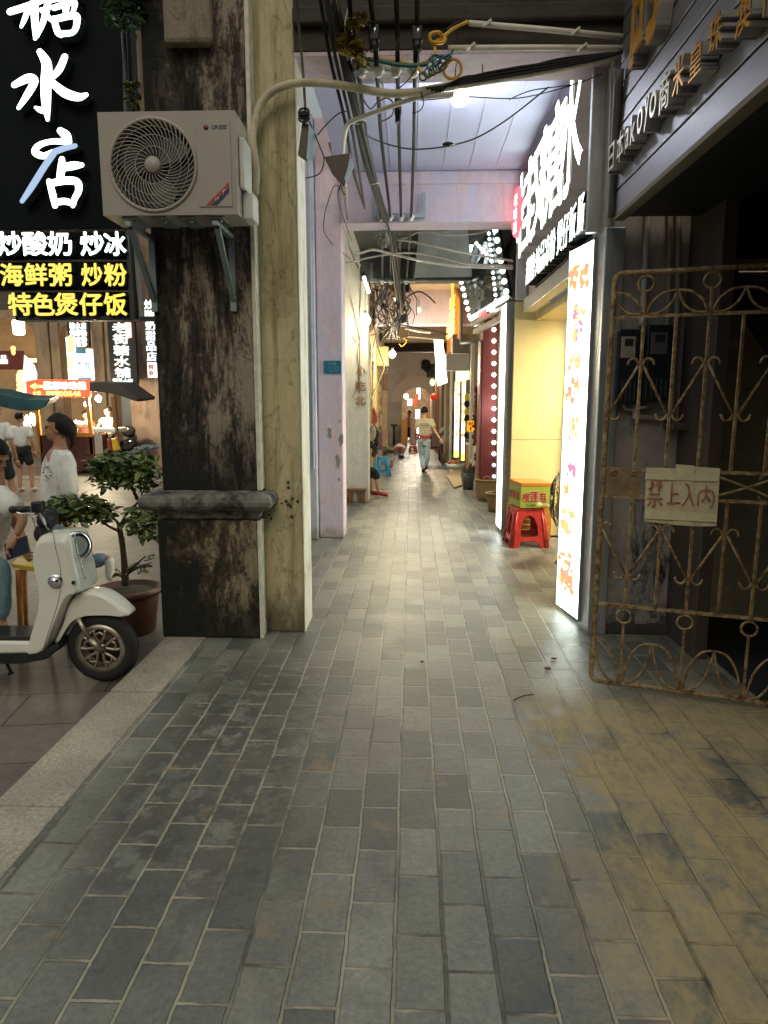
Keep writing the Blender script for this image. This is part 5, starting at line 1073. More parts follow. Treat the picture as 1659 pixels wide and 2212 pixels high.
def vendor(label, x, y, shirt, fwd):
    Y = SYD + 1.1; h = ST(x, y, Y); P = lambda a_, b_, c_: h + V((a_, b_, c_))
    person(label, (h.x, Y, zg), h, fwd, 'fair', dict(pelvis=P(0, 0, -.66), chest=P(0, 0, -.30), neck=P(0, 0, -.14), shL=P(-.17, 0, -.22), elL=P(-.26, -.12, -.44), wrL=P(-.16, -.32, -.52), shR=P(.17, 0, -.22), elR=P(.24, -.1, -.46), wrR=P(.08, -.3, -.54), hipL=P(-.09, 0, -.7), knL=P(-.1, -.2, -1.0), anL=P(-.1, -.1, -1.45), toL=P(-.1, -.24, -1.5), hipR=P(.09, 0, -.7), knR=P(.1, -.2, -1.0), anR=P(.1, -.1, -1.45), toR=P(.1, -.24, -1.5)), tee=shirt, legs_m=M_DKCLOTH, shoes=M_BLACK, vox=.018, tee_fit=1.1)
vendor('stall keeper in a pale green shirt seated behind the white side table', 1100, 1085, pm('pale green shirt', (.55, .62, .33), .9), (-.9, -.3, -.1))
vendor('stall keeper in a red top bending behind the goods heap', 880, 1125, pm('red top', (.40, .06, .05), .9), (-.6, -.7, -.3))
# ------------------------------------------------------------------ buildings over the street
BY = 22.0
B = lambda x, y, Y=BY: at(x * .2116, 658.3 + y * .2116, Y=Y)
t = thing('arcade_building', 'old arcaded building across the street with tan pillars, arches and lit shops', 'building', (-10, BY, zg))
M_OLD = plaster('old tan facade', (.40, .29, .19), (.16, .115, .08), .48, .66, (1, 1, .25), 1.6, bm=.6)
x0, x1 = B(-700, 0).x, B(1680, 0).x; zt = B(0, 240).z
mb = MB(); mb.box((x0, BY, zt + .55), (x1, BY + .5, 24)); mb.build('upper_wall', pm('dark upper wall', (.10, .085, .07), .9, .3, 2, .3), t)
mb = MB(); mb.box((x0, BY + 3, zg), (x1, BY + 3.2, 5)); mb.box((x0, BY + .51, zt + .6), (x1, BY + 3, zt + .7)); mb.build('back_wall', pm('warm back wall', (.46, .34, .22), .8, .2, 2, .2), t)
for xa, xb in ((-330, -190), (345, 480), (500, 590), (930, 1040), (1060, 1120), (1480, 1600)):
    a = B(xa, 0).x; q = B(xb, 0).x; mb = MB(); mb.box((a, BY - .1, zg), (q, BY + .45, zt + .6), .03); mb.build('column', M_OLD, t)
mb = MB()
for xa, xb in ((-190, 345), (590, 930)):
    a = B(xa, 0).x; q = B(xb, 0).x; r_ = (q - a) / 2; n_ = 14; out = [V((a, BY, zt + .56)), V((a, BY, zt - r_ * .45))] + [V(((a + q) / 2 - r_ * math.cos(math.pi * i / n_), BY, zt - r_ * .45 + r_ * .85 * math.sin(math.pi * i / n_))) for i in range(1, n_)] + [V((q, BY, zt - r_ * .45)), V((q, BY, zt + .56))]
    mb.prism(out, (0, .4, 0))
mb.build('arch', M_OLD, t)
o = MB().box((B(1348, 0).x, BY - .3, zg), (B(1470, 0).x, BY + .2, 4.6), .02).build('column', pm('orange lit column', (.62, .36, .13), .7, .1, 3, .1), t)  # orange light on this column is put into its colour
o = MB().box((B(1190, 0).x, BY - .05, zg), (B(1345, 0).x, BY + .05, B(0, 830).z), .01).build('shutter', pm('grey shutter', (.26, .28, .28), .5, .1, 5, .1), t)
mb = MB()
for k in range(12):
    x = B(560 + 50 * k, 0).x; mb.box((x, BY + 1.5, .7), (x + .12, BY + 1.55, 2.6))
mb.build('slat_screen', pm('pink tan slats', (.62, .40, .27), .7, .2, 6), t)
o = MB().box((x0, BY + 1.0, 3.0), (x1, BY + 2.6, 3.05)).build('light_panel', em('warm shop light', (1, .74, .42), 1.4), t)
# second dark building filling the gap to the pillar
o = MB().box((B(1605, 0).x, BY - 2.5, zg), (-3.2, BY - 2.0, 22)).build('side_building', plaster('brown side wall', (.24, .17, .13), (.10, .07, .055), .5, .65, (1, 1, .3), 1.4, bm=.4), None, (-7, BY - 2.2, 0)); tag(o, 'narrow brown building wall glimpsed beside the blackened pillar', 'building')
E_FAR = em('far letter light', (.90, 1.0, .92), 1.15)
def lit_board(label, x0, y0, x1, y1, Y, mats, rows, vertical=False, name='shop_sign', bold=.022, over=None):
    a = ST(x0, y1, Y); q = ST(x1, y0, Y); t = thing(name, label, 'sign', ((a.x + q.x) / 2, Y, a.z))
    MB().box((a.x, Y, a.z), (q.x, Y + .12, q.z), .008).build('board', mats[0], t)
    for (bx0, by0, bx1, by1, s_, m_, ver) in rows:
        p = ST(bx0, by1, Y - .01); r_ = ST(bx1, by0, Y - .01); mb = MB(); mb.text(s_, p, (r_.x - p.x, 0, 0), (0, 0, r_.z - p.z), (0, -.03, 0), bold=bold, gap=.08, vertical=ver); mb.build('lettering', m_, t)
    return t
lit_board('black vertical sign with white lit characters above the stall awning', 1130, 120, 1370, 820, 19, [M_BLACK], [(1178, 175, 1305, 750, '老街糖水铺', E_FAR, True), (1155, 752, 1360, 815, '甜品小吃', E_FAR, False)])
t_ = lit_board('small red edged lit plate on the black vertical sign', 1283, 180, 1330, 335, 18.95, [em('pink plate light', (1, .35, .30), 2.0)], [(1293, 200, 1322, 320, '营业中', E_FAR, True)], name='lit_plate')
lit_board('white lit character grid sign hanging over the street, three columns', 700, 120, 895, 435, 19.5, [M_BLACK], [(712, 180, 882, 250, '糖水店', E_FAR, False), (714, 252, 886, 320, '炖鲜奶', E_FAR, False), (716, 322, 888, 380, '双皮奶', E_FAR, False), (725, 382, 893, 430, '绿豆沙', E_FAR, False)])
BLUE = pm('blue sign print', (.03, .16, .30), .5)
t_ = lit_board('white and blue lit price sign reading ten yuan', 752, 450, 930, 770, 19.3, [em('cool white panel', (.80, .92, 1.0), 1.5)], [(785, 540, 840, 670, '十', BLUE, False), (868, 560, 925, 672, '元', BLUE, False)], bold=.0)
mb = MB(); a = ST(752, 770, 19.29); q = ST(930, 745, 19.29); mb.box((a.x, 19.285, a.z), (q.x, 19.297, q.z)); mb.build('blue_band', BLUE, t_); mb = MB(); a = ST(752, 500, 19.29); q = ST(875, 450, 19.29); mb.box((a.x, 19.285, a.z), (q.x, 19.297, q.z)); mb.build('blue_band', BLUE, t_)
t_ = lit_board('narrow white lit strip sign with yellow and green pictures beside the price sign', 700, 330, 746, 790, 19.2, [em('white strip light', (.95, 1.0, .88), 2.0)], [])
mb = MB()
for k, (y, c_) in enumerate(((365, 0), (430, 0), (445, 0), (560, 1), (620, 1))): mb.mi = c_; mb.sph(ST(722, y, 19.19), (.10, .012, .14), 10, 6)
mb.build('picture', [em('yellow print light', (1, .62, .05), 1.3), em('green print light', (.35, .8, .15), 1.2)], t_)
t_ = lit_board('lit white characters running down beside the blackened pillar', 1500, -60, 1575, 585, 15, [M_BLACK], [(1505, -55, 1570, 580, '炒酸奶甜品店', E_FAR, True)])
lit_board('small pink edged lit plate low beside the blackened pillar', 1510, 588, 1580, 742, 15, [em('pink white plate', (1, .72, .66), 2.2)], [(1520, 605, 1570, 725, '营业', pm('red print', (.45, .03, .03), .4), True)], name='lit_plate')
lit_board('dark red shop fascia with white lit characters at the left edge', -260, 470, 225, 660, 20, [pm('dark red fascia', (.13, .03, .025), .5)], [(-220, 515, 76, 605, '小吃甜品', E_FAR, False)])
t_ = thing('sail_flag', 'white glowing sail shaped flag sign with food pictures left of the stall', 'sign', ST(245, 970, 18.6))
mb = MB(); mb.prism([ST(245, 515, 18.6), ST(300, 560, 18.6), ST(345, 620, 18.6), ST(370, 700, 18.6), ST(368, 778, 18.6), ST(262, 785, 18.6), ST(275, 945, 18.6), ST(240, 972, 18.6), ST(185, 950, 18.6), ST(182, 680, 18.6), ST(240, 665, 18.6)], (0, .05, 0), .008); mb.build('panel', em('flag light', (.98, 1.0, .88), 1.0), t_)
mb = MB()
for k in range(10): mb.sph(ST(212 + random.uniform(-20, 25), 700 + 24 * k, 18.59), (.10, .01, .09), 8, 5)
mb.build('picture', em('amber print light', (1, .66, .2), 1.2), t_)
t_ = thing('lantern', 'white ribbed lantern lamp hanging under the sign at the left', 'lantern', ST(190, 300, 15)); c = ST(190, 230, 15)
MB().lathe([(0, -.15), (.10, -.15), (.115, -.1), (.12, .11), (.1, .15), (0, .15)], c, 20, flute=(10, .05)).build('shade', em('lantern light', (1, .95, .78), 1.6), t_); MB().tube([c + UZ * .15, c + UZ * .9], .012, 6, 1).build('cord', M_BLACK, t_)
lamp_light('lantern_glow', c - UZ * .4, 90, (1, .85, .6), .2, t_)
t_ = thing('paw_sign', 'tiny amber glowing paw shaped light under the arch', 'sign', ST(130, 480, 18)); mb = MB(); mb.sph(ST(135, 482, 18), (.06, .03, .08), 12, 8)
for k in range(4): mb.sph(ST(114 + 13 * k, 445 - 8 * (k in (1, 2)), 18), (.02, .02, .05), 8, 6)
mb.build('lamp', em('amber paw light', (1, .55, .03), 1.0), t_)
t_ = thing('canopy_tent', 'dark teal canopy sheet sagging at the left behind the walkers', 'canopy', ST(200, 1000, 16)); mb = MB()
mb.prism([ST(-300, 880, 16), ST(0, 905, 16), ST(250, 975, 16), ST(500, 965, 16), ST(500, 980, 16), ST(470, 1030, 16), ST(380, 1080, 16), ST(200, 1085, 16), ST(0, 1040, 16), ST(-300, 1010, 16)], (0, .5, .1), .02); mb.build('sheet', pm('teal sheet', (.006, .036, .048), .5, .3, 3, .3), t_); MB().bar(ST(-150, 1040, 16), V((ST(-150, 1040, 16).x, 16, zg)), .05).build('pole', M_STEEL, t_)
for k in range(7):
    c = ST(255 + 22 * k, 1130 + random.uniform(-30, 160), 19.5)
    if k < 5: tag(MB().sphere(c, (.06, .05, .14 + .05 * random.random()), 12, 8).build('shop_light', em('shop point light', (1, .82, .5), 3.0), None, c), 'blurred warm shop lamp seen between the walkers and the stall, %s' % ('highest', 'left of the flag pole', 'beside the orange post', 'low by the walker', 'lowest of the group')[k], 'lamp', 'warm shop lamps')
# parked dark motorbike by the orange column
MBY = 18.8; G = lambda x, y: ST(x, y, MBY)
t_ = thing('motorbike', 'dark motorbike parked before the orange lit column', 'motorbike', (G(1300, 1500).x, MBY, zg))
mb = MB(); mb.lathe([(.16, -.05), (.25, -.055), (.29, 0), (.25, .055), (.16, .05)], (G(1345, 0).x, MBY, zg + .29), 24, UY); mb.build('wheel', M_RUBBER, t_)
mb = MB(); mb.lathe([(.16, -.05), (.25, -.055), (.29, 0), (.25, .055), (.16, .05)], (G(1225, 0).x, MBY + .1, zg + .29), 24, UY); mb.build('wheel', M_RUBBER, t_)
mb = MB(); mb.prism([G(1200, 1440), G(1230, 1380), G(1300, 1390), G(1340, 1310), G(1370, 1330), G(1385, 1420), G(1330, 1480), G(1220, 1490)], (0, .22, 0), .04); mb.sph(G(1310, 1290), (.2, .1, .16), 12, 8); mb.build('body', pm('glossy black', (.014, .014, .016), .15, .1), t_)
mb = MB(); mb.tube([G(1270, 1265), G(1310, 1245), G(1370, 1262)], .02, 8, 4); mb.sph(G(1330, 1395) - UY * .02, (.07, .02, .03), 8, 6); mb.build('handlebar', M_CHROME, t_)
t_ = thing('plastic_crate', 'low heap of bluish bottles on the ground by the pillar', 'crate', ST(1490, 1480, 14)); mb = MB()
for k in range(26): c = ST(1400 + 8 * k, 1462 + random.uniform(-14, 14), 14); mb.cyl(c, c + V((random.uniform(-.1, .1), random.uniform(-.1, .1), random.uniform(-.03, .05))), .03, .02, 8)
mb.build('bottle_heap', pm('bluish plastic', (.14, .20, .22), .2, .3, 20), t_)
# ------------------------------------------------------------------ cables, racks and lamps overhead
M_CABLE = pm('black cable', (.013, .013, .015), .65, .3, 20, .05, spec=.25)
M_CABLEG = pm('grey cable', (.045, .044, .046), .65, .25, 15, .05, spec=.25)
M_CABLEB = pm('brown cable', (.16, .11, .075), .6, .35, 12, .2)
M_INSUL = pm('insulated beige pipe', (.50, .44, .30), .6, .25, 9, .3)
M_PVC = pm('white pvc pipe', (.66, .62, .54), .4, .12, 12, .05)
M_YCAB = pm('yellow cable', (.75, .42, .03), .4, .15, 12, .05)
M_TCAB = pm('teal cable', (.02, .12, .15), .4, .2, 12, .05)
def Q(*pts): return [at(u, v, Y=y) for u, v, y in pts]
def cable(label, pts, r, m=M_CABLE, name='cable', group='loose overhead cables', cat='cable', n=7, sub=6):
    o = MB().tube(Q(*pts), r, n, sub).build(name, m, None, at(*pts[0][:2], Y=pts[0][2])); tag(o, label, cat, group); return o
# insulator racks
def rack(label, Y, u0, u1, vt, vb, us, m=M_GALV):
    t = thing('insulator_rack', label, 'rack', at((u0 + u1) / 2, vb, Y=Y), 'insulator racks')
    a = at(u0, vb, Y=Y); b = at(u1, vb, Y=Y); zt = at(u0, vt, Y=Y).z; k = Y / 9.
    mb = MB(); mb.bar(a, b, .045 * k ** .5, .05); mb.bar(a + UX * .02, V((a.x + .02, Y, zt)), .045, .03); mb.bar(b - UX * .02, V((b.x - .02, Y, zt)), .045, .03)
    mb.bar(a + UX * .02, a + V((.02, .12, 0)), .03); mb.bar(b - UX * .02, b + V((-.02, .12, 0)), .03); mb.build('bracket', m, t)
    for u in us:
        c = at(u, vb, Y=Y) - UY * .03 - UZ * .02; MB().lathe([(0, .045), (.022, .045), (.024, .02), (.040, .012), (.042, -.01), (.024, -.018), (.030, -.03), (.018, -.045), (0, -.045)], c, 16).build('insulator', M_WHITE, t)
    return t
rack('white insulators row under the near brown beam', 5.10, 762, 905, 100, 148, (781, 818, 855, 893))
rack('galvanised rack with insulators on the pink beam', 8.72, 812, 918, 418, 466, (823, 843, 866, 888))
rack('grey steel rack with insulators behind the pink beam', 11.95, 800, 897, 568, 606, (826, 844, 862, 878))
# four service cables running along the arcade
runs = [((752, -40, 4.7), (760, 60, 5.0), (774, 148, 5.08), (792, 300, 6.6), (822, 468, 8.68), (826, 530, 10.2), (826, 604, 11.9)),
        ((796, -40, 4.7), (808, 70, 5.0), (814, 148, 5.08), (824, 300, 6.6), (843, 468, 8.68), (844, 530, 10.2), (844, 604, 11.9)),
        ((855, -40, 4.7), (858, 70, 5.0), (859, 148, 5.08), (862, 300, 6.6), (866, 468, 8.68), (864, 530, 10.2), (862, 604, 11.9)),
        ((902, -40, 4.7), (900, 70, 5.0), (897, 148, 5.08), (894, 300, 6.6), (888, 468, 8.68), (884, 530, 10.2), (878, 604, 11.9))]
for k, (rn, lab) in enumerate(zip(runs, ('leftmost of the four taut service cables', 'second from left of the four taut service cables', 'third from left of the four taut service cables, black box midway', 'rightmost of the four taut service cables'))):
    cable(lab, rn, .0155, M_CABLE, 'service_cable', 'four service cables along the arcade')
def blk(u, v0, v1, Y, w, label, m=M_BLACK):
    a = at(u, v1, Y=Y); b = at(u, v0, Y=Y); t = thing('cable_fuse', label, 'fuse', a, 'black fuses on the cables')
    MB().box((a.x - w / 2, Y - .03, a.z), (a.x + w / 2, Y + .03, b.z), .012).build('case', m, t); MB().cyl((a.x, Y, a.z - .05), (a.x, Y, a.z + .01), w * .42, None, 12).build('gland', M_BLACK, t); MB().sph((a.x, Y - .032, (a.z + b.z) / 2), (.012, .008, .016), 8, 6)
    mb = MB(); mb.sph((a.x + .006, Y - .03, a.z * .4 + b.z * .6), (.010, .006, .02), 8, 6); mb.build('latch', M_CHROME, t)
blk(760, 62, 100, 4.98, .055, 'black fuse on the leftmost cable by the yellow leaves'); blk(808, 56, 92, 4.98, .07, 'black fuse with white latch on the second cable'); blk(901, 58, 92, 4.98, .07, 'black fuse with white latch on the rightmost cable'); blk(860, 214, 250, 5.9, .055, 'dark fuse low on the third cable below the beige pipe')
# thick cable bundle
t = thing('cable_bundle', 'thick tangled bundle of black and grey cables descending towards the far arcade', 'cable bundle', at(760, 200, Y=5.3))
base = [(705, -40, 4.6), (735, 90, 5.0), (762, 200, 5.3), (790, 330, 6.5), (822, 440, 8.0), (846, 510, 9.6), (858, 600, 11.6), (866, 680, 13.5), (850, 715, 15.0)]
for k in range(15):
    ph = random.uniform(0, 6.3); sp_ = random.uniform(.3, 1.0); off = [(random.gauss(0, 1), random.gauss(0, 1)) for _ in base]
    pts = [(u + (11 * (1 - i * .085) * math.cos(ph + i * .7) * sp_ + off[i][0] * 2.2), v + off[i][1] * 3, y + .05 * math.sin(ph + i)) for i, (u, v, y) in enumerate(base)]
    MB().tube(Q(*pts), random.choice((.009, .011, .014, .017)), 6, 5).build('cable', random.choice((M_CABLE, M_CABLE, M_CABLEG, M_CABLEG, M_CABLEB)), t)
mb = MB()
for u, v, y in ((757, 180, 5.28), (775, 262, 5.7), (810, 400, 7.3)): c = at(u, v, Y=y); mb.tube([c + V((math.cos(a_) * .05, math.sin(a_) * .05, random.uniform(-.01, .01))) for a_ in [k * .7 for k in range(9)]], .006, 5, 2, True)
mb.build('tie', M_PVC, t)
t = thing('cable_bundle', 'two stiff black bars of cable left of the main bundle', 'cable bundle', at(735, 100, Y=5.05))
for o_ in (0, 12): MB().tube(Q((686 + o_, -40, 4.8), (712 + o_, 120, 5.02), (745 + o_, 260, 5.4), (764 + o_, 372, 6.6), (788, 450, 8.0)), .012, 7, 5).build('cable', M_CABLEG if o_ else M_CABLE, t)
cable('single thin cable dropping to the labelled adapter at far left', ((636, -40, 4.8), (648, 80, 5.0), (655, 160, 5.08), (660, 240, 5.1)), .009, M_CABLEB)
cable('lone cable looping down from the adapter to the pillar', ((668, 262, 5.1), (690, 315, 5.1), (700, 345, 5.12), (690, 375, 5.12), (660, 385, 5.12)), .004)
cable('thin cable swinging right from the labelled adapter', ((686, 292, 5.1), (706, 268, 5.1), (730, 246, 5.15), (748, 240, 5.2)), .004)
cable('thin wire coil hanging below the second adapter', ((740, 340, 5.25), (738, 392, 5.3), (730, 420, 5.6), (738, 460, 7.5), (760, 520, 9.2)), .005)
cable('straight dark cable crossing down behind the adapters', ((712, 310, 5.5), (738, 400, 7.2), (752, 480, 9.0), (757, 540, 11.0), (790, 610, 13.0)), .010, M_CABLEB)
cable('slack cable from the bundle to the pink pillar', ((745, 420, 6.2), (720, 405, 8.0), (700, 500, 8.6), (757, 560, 9.2)), .006, M_CABLEB)
cable('long sagging grey cable carrying a small sensor under the lilac ceiling', ((780, 270, 5.7), (800, 297, 6.0), (871, 320, 6.2), (928, 321, 6.2), (984, 312, 6.1), (1035, 295, 6.0), (1100, 255, 5.9), (1185, 188, 5.7)), .006, M_CABLEG)
t = thing('ceiling_sensor', 'small dark sensor clipped to the sagging grey cable', 'sensor', at(968, 312, Y=6.12)); MB().sph(at(968, 312, Y=6.12), (.045, .035, .018), 14, 8); mb = MB(); mb.sph(at(968, 312, Y=6.12), (.048, .04, .016), 14, 8); mb.build('case', M_CABLE, t); mb = MB(); mb.sph(at(978, 315, Y=6.10), (.03, .02, .010), 10, 6); mb.build('lens', M_PVC, t)
# insulated pipe from the air conditioner across the arcade
o = MB().tube(Q((551, 420, 4.98), (553, 360, 5.0), (546, 310, 5.02), (548, 275, 5.04), (562, 228, 5.06), (592, 195, 5.06), (640, 180, 5.06), (700, 180, 5.04), (760, 188, 5.02), (830, 201, 5.02), (890, 200, 5.02), (960, 188, 5.02), (1060, 172, 5.03), (1190, 150, 5.05), (1336, 118, 5.06)), .026, 12, 6).build('insulated_pipe', M_INSUL, None, at(640, 180, Y=5.06)); tag(o, 'thick beige insulated pipe curving up from the air conditioner and across the arcade', 'pipe')
for k, lab in enumerate(('upper black cable lying along the beige pipe to the right', 'middle black cable lying along the beige pipe to the right', 'lower black cable lying along the beige pipe to the right', 'sagging black cable crossing the beige pipe near its right end')):
    d_ = k * 7; cable(lab, ((920 + 10 * k, 192 + d_ * .3, 5.0), (1000, 180 - d_ * .6, 5.0), (1090, 165 - d_ + (14 if k == 3 else 0), 5.0), (1200, 146 - d_ * .8, 5.02), (1290, 128 - d_ * .5, 5.03), (1345, 112, 5.04)), .010 if k < 3 else .007, M_CABLE, group='black cables along the beige pipe')
for k, (lab, pts) in enumerate((('thin wire drooping under the beige pipe toward the lamp', ((860, 215, 5.1), (920, 216, 5.1), (1000, 209, 5.1), (1120, 212, 5.3), (1235, 185, 5.4))), ('thin wire running from the beige pipe to the dessert sign', ((1100, 215, 5.2), (1150, 195, 5.3), (1240, 182, 5.4), (1300, 160, 5.3))), ('thin wire with small loops beside the bundle', ((800, 205, 5.1), (850, 196, 5.05), (880, 175, 5.03), (900, 148, 5.02))), ('short dangling wire end above the beige pipe', ((986, 137, 5.05), (984, 152, 5.05), (983, 170, 5.03))), ('fine dark wire hooking down from the beige pipe', ((905, 190, 5.0), (915, 220, 5.0), (908, 238, 5.0), (890, 245, 5.05))), ('thin wire hanging from the rack to the pipe', ((1042, 140, 5.06), (1043, 165, 5.04), (1047, 178, 5.03))))):
    cable(lab, pts, .0035, M_CABLE, group='thin wires by the beige pipe')
cable('wire hanging in a loop from the bundle near the beige pipe', ((785, 215, 5.2), (800, 235, 5.2), (815, 222, 5.2), (835, 212, 5.15), (850, 225, 5.15), (846, 250, 5.2), (825, 262, 5.3)), .005, M_CABLEB)
# white conduit, with a bend, and the other crossing pipes
def pipe(label, pts, r, m=M_PVC): return cable(label, pts, r, m, 'conduit_pipe', 'pale conduits crossing the arcade', 'pipe', 9)
pipe('white conduit rising along the beige pipe then dropping down the pillar side', ((980, 203, 5.0), (905, 211, 5.05), (850, 228, 5.12), (775, 256, 5.2), (752, 268, 5.25), (745, 292, 5.5), (742, 340, 6.6), (748, 420, 8.4), (751, 500, 9.3), (759, 535, 9.6), (777, 546, 9.7), (807, 539, 9.7), (845, 548, 9.7), (900, 561, 9.6), (956, 571, 9.5), (1010, 576, 9.4), (1108, 580, 9.2)), .016)
pipe('pale conduit crossing behind the pink beam, upper one', ((838, 514, 9.8), (880, 520, 9.7), (930, 530, 9.6), (1000, 545, 9.5), (1108, 564, 9.3)), .014)
pipe('pale conduit crossing behind the pink beam, lower one with a grey coupling', ((748, 568, 10.2), (800, 556, 10.1), (850, 548, 10.0), (895, 547, 9.9), (950, 556, 9.8), (1010, 570, 9.6), (1108, 574, 9.35)), .012)
pipe('wavy thin pale cable crossing highest behind the pink beam', ((810, 512, 9.9), (822, 505, 9.9), (870, 515, 9.8), (900, 503, 9.7), (930, 500, 9.6), (965, 507, 9.5), (1020, 506, 9.4), (1060, 495, 9.3), (1108, 464, 9.1)), .009)
pipe('short white conduit running diagonally by the third pillar', ((757, 532, 10.4), (770, 560, 10.5), (778, 574, 10.6)), .014)
pipe('yellowed conduit elbow near the bundle', ((815, 530, 10.6), (822, 522, 10.6), (840, 526, 10.6), (862, 534, 10.6)), .010)
# conduits on the near beam, top right
def conduit2(label, pts, r=.018): o = MB().tube(Q(*pts), r, 10, 1).build('conduit_pipe', M_PVC, None, at(*pts[0][:2], Y=pts[0][2])); tag(o, label, 'pipe', 'conduits on the near beam')
conduit2('upper white conduit on the dark beam with the yellow wire at its end', ((1012, 50, 5.08), (1180, 64, 5.08), (1345, 80, 5.08))); conduit2('lower white conduit on the dark beam', ((968, 104, 5.07), (1150, 103, 5.07), (1345, 104, 5.07)))
for k, (u, v) in enumerate(((1050, 55), (1240, 72), (1015, 105), (1255, 106))):
    c = at(u, v, Y=5.07); tag(MB().bar(c - V((.025, .024, .02)), c + V((.03, -.024, .022)), .02, .012).build('pipe_clip', M_PVC, None, c), 'small pipe clip on the %s white conduit, %s end' % ('upper' if k < 2 else 'lower', 'left' if k % 2 == 0 else 'right'), 'clip', 'pipe clips')
t = thing('wiring_coil', 'yellow and teal wiring looped and coiled under the near beam', 'wiring', at(950, 110, Y=5.0))
MB().tube(Q((1010, 47, 5.06), (978, 62, 5.02), (958, 78, 5.0), (948, 70, 4.97), (930, 74, 4.96), (932, 90, 4.97), (955, 92, 4.99), (962, 82, 5.0), (940, 92, 5.0), (940, 115, 4.98), (930, 128, 4.98), (900, 140, 5.0), (868, 134, 5.0), (840, 130, 5.02), (812, 127, 5.04)), .011, 8, 6).build('yellow_cable', M_YCAB, t)
MB().tube(Q((902, 138, 4.98), (912, 158, 4.97), (935, 162, 4.97), (955, 146, 4.97), (975, 130, 4.98)), .011, 8, 6).build('yellow_cable', M_YCAB, t)
mb = MB(); mb.torus(at(977, 149, Y=4.97), .058, .010, UX, UZ, 28, 8); mb.build('yellow_loop', pm('ochre cable', (.55, .26, .03), .4, .15, 12, .05), t)
MB().tube(Q((1010, 44, 5.07), (985, 52, 5.03), (962, 68, 5.01)), .012, 8, 6).build('black_lead', M_CABLE, t)
MB().tube(Q((767, 127, 5.0), (815, 131, 5.0), (860, 140, 4.99), (900, 142, 4.98), (925, 138, 4.97)), .014, 8, 6).build('teal_cable', M_TCAB, t)
mb = MB()
for u, v in ((914, 165), (925, 158), (935, 152), (946, 145), (956, 138), (930, 142), (942, 132)): mb.torus(at(u, v, Y=4.96), .030 + random.uniform(-.006, .008), .006, V((.85, .4, .2)).normalized(), UZ, 16, 6)
for k in range(4): mb.tube(Q((925 + 8 * k, 130 + 6 * k, 4.96), (940 + 9 * k, 118 + 3 * k, 4.95), (962 + 6 * k, 128 - 6 * k, 4.96), (975, 122 - 4 * k, 4.97)), .006, 6, 4)
mb.build('teal_coil', M_TCAB, t)
t = thing('leaf_tuft', 'dry yellow leaves caught among the cables below the top edge', 'leaves', at(768, 110, Y=4.9)); mb = MB()
for u, v, n in ((772, 48, 40), (758, 100, 60), (778, 122, 50), (750, 90, 25)): leaves(mb, at(u, v, Y=4.9), (.05, .05, .06), n, .06, .2)
mb.build('foliage', leaf_mat('dry yellow leaves', (.10, .08, .01), (.34, .25, .02)), t)
cable('yellowish twisted cord beside the bundle near the top', ((718, -40, 4.9), (730, 20, 4.95), (738, 60, 4.95), (752, 95, 4.95), (760, 105, 4.93), (776, 60, 4.92), (770, 30, 4.9)), .007, M_YCAB)
cable('pale twisted cord hugging the bundle', ((728, 30, 4.92), (742, 90, 4.95), (752, 130, 5.0), (745, 60, 4.9), (752, 20, 4.9), (760, -30, 4.9)), .006, M_INSUL)
# adapters hanging from cables
def adapter(label, pts, Y, dark):
    a, b, c, d = [at(u, v, Y=Y) for u, v in pts]; t = thing('power_adapter', label, 'adapter', b, 'hanging power adapters')
    mb = MB(); mb.prism([a, b, c, d], (0, .06, 0), .006); mb.build('case', dark, t)
    return t
t = adapter('brown power adapter with blue white label hanging at the near pillar edge', ((653, 262), (667, 268), (662, 345), (643, 332)), 5.08, pm('brown plastic', (.10, .07, .055), .5))
MB().prism(Q((668, 270, 5.07), (686, 290, 5.11), (677, 346, 5.11), (662, 342, 5.07)), (0, .01, 0)).build('label_plate', pm('pale blue label', (.55, .68, .80), .4), t)
mb = MB(); c = at(657, 250, Y=5.08); mb.sph(c, (.03, .03, .03), 10, 8)
for k in range(3): mb.torus(c + V((0, -.01, .02 - .02 * k)), .034, .007, UX, (V((0, .5, .8))).normalized(), 14, 6)
mb.build('cable_knot', M_CABLE, t)
t = adapter('bent brown adapter with pale label hanging left of the bundle', ((700, 338), (757, 330), (744, 404), (716, 372)), 5.2, pm('brown plastic', (.10, .07, .055), .5))
MB().prism(Q((760, 338, 5.19), (764, 360, 5.21), (748, 396, 5.21), (744, 385, 5.19)), (0, .01, 0)).build('label_plate', pm('pale blue label', (.55, .68, .80), .4), t)
# lamps
t = thing('ceiling_lamp', 'round glowing ceiling lamp under the lilac boards', 'lamp', at(993, 210, Z=4.34)); c = at(993, 214, Z=4.25)
MB().lathe([(0, -.05), (.05, -.045), (.072, -.02), (.075, .02), (.03, .03), (.03, .12), (0, .12)], c, 28).build('shade', em('ceiling lamp glass', (1.0, .97, .78), 9), t); lamp_light('lamp_glow', c - UZ * .2, 14, (.86, .90, 1.0), .1, t)
bulb('big glowing bulb hanging in front of the white pillar', at(789, 692, Y=11.7), .085, 22, (1, .88, .6), Q((789, 640, 11.7), (795, 590, 11.6)))
bulb('glowing bulb below the tan beam beside the yellow box', at(847.5, 765, Y=15.0), .072, 120, (1, .86, .55), Q((846, 740, 15.0), (840, 720, 15.0)))
bulb('faintly glowing milky bulb hanging before the pink tinted beam', at(905, 669, Y=14.5), .05, 0, cord=Q((905, 640, 14.5)), mat=em('dim bulb', (1, .85, .5), 1.1))  # unlit bulb made pale by a faint glow of its own
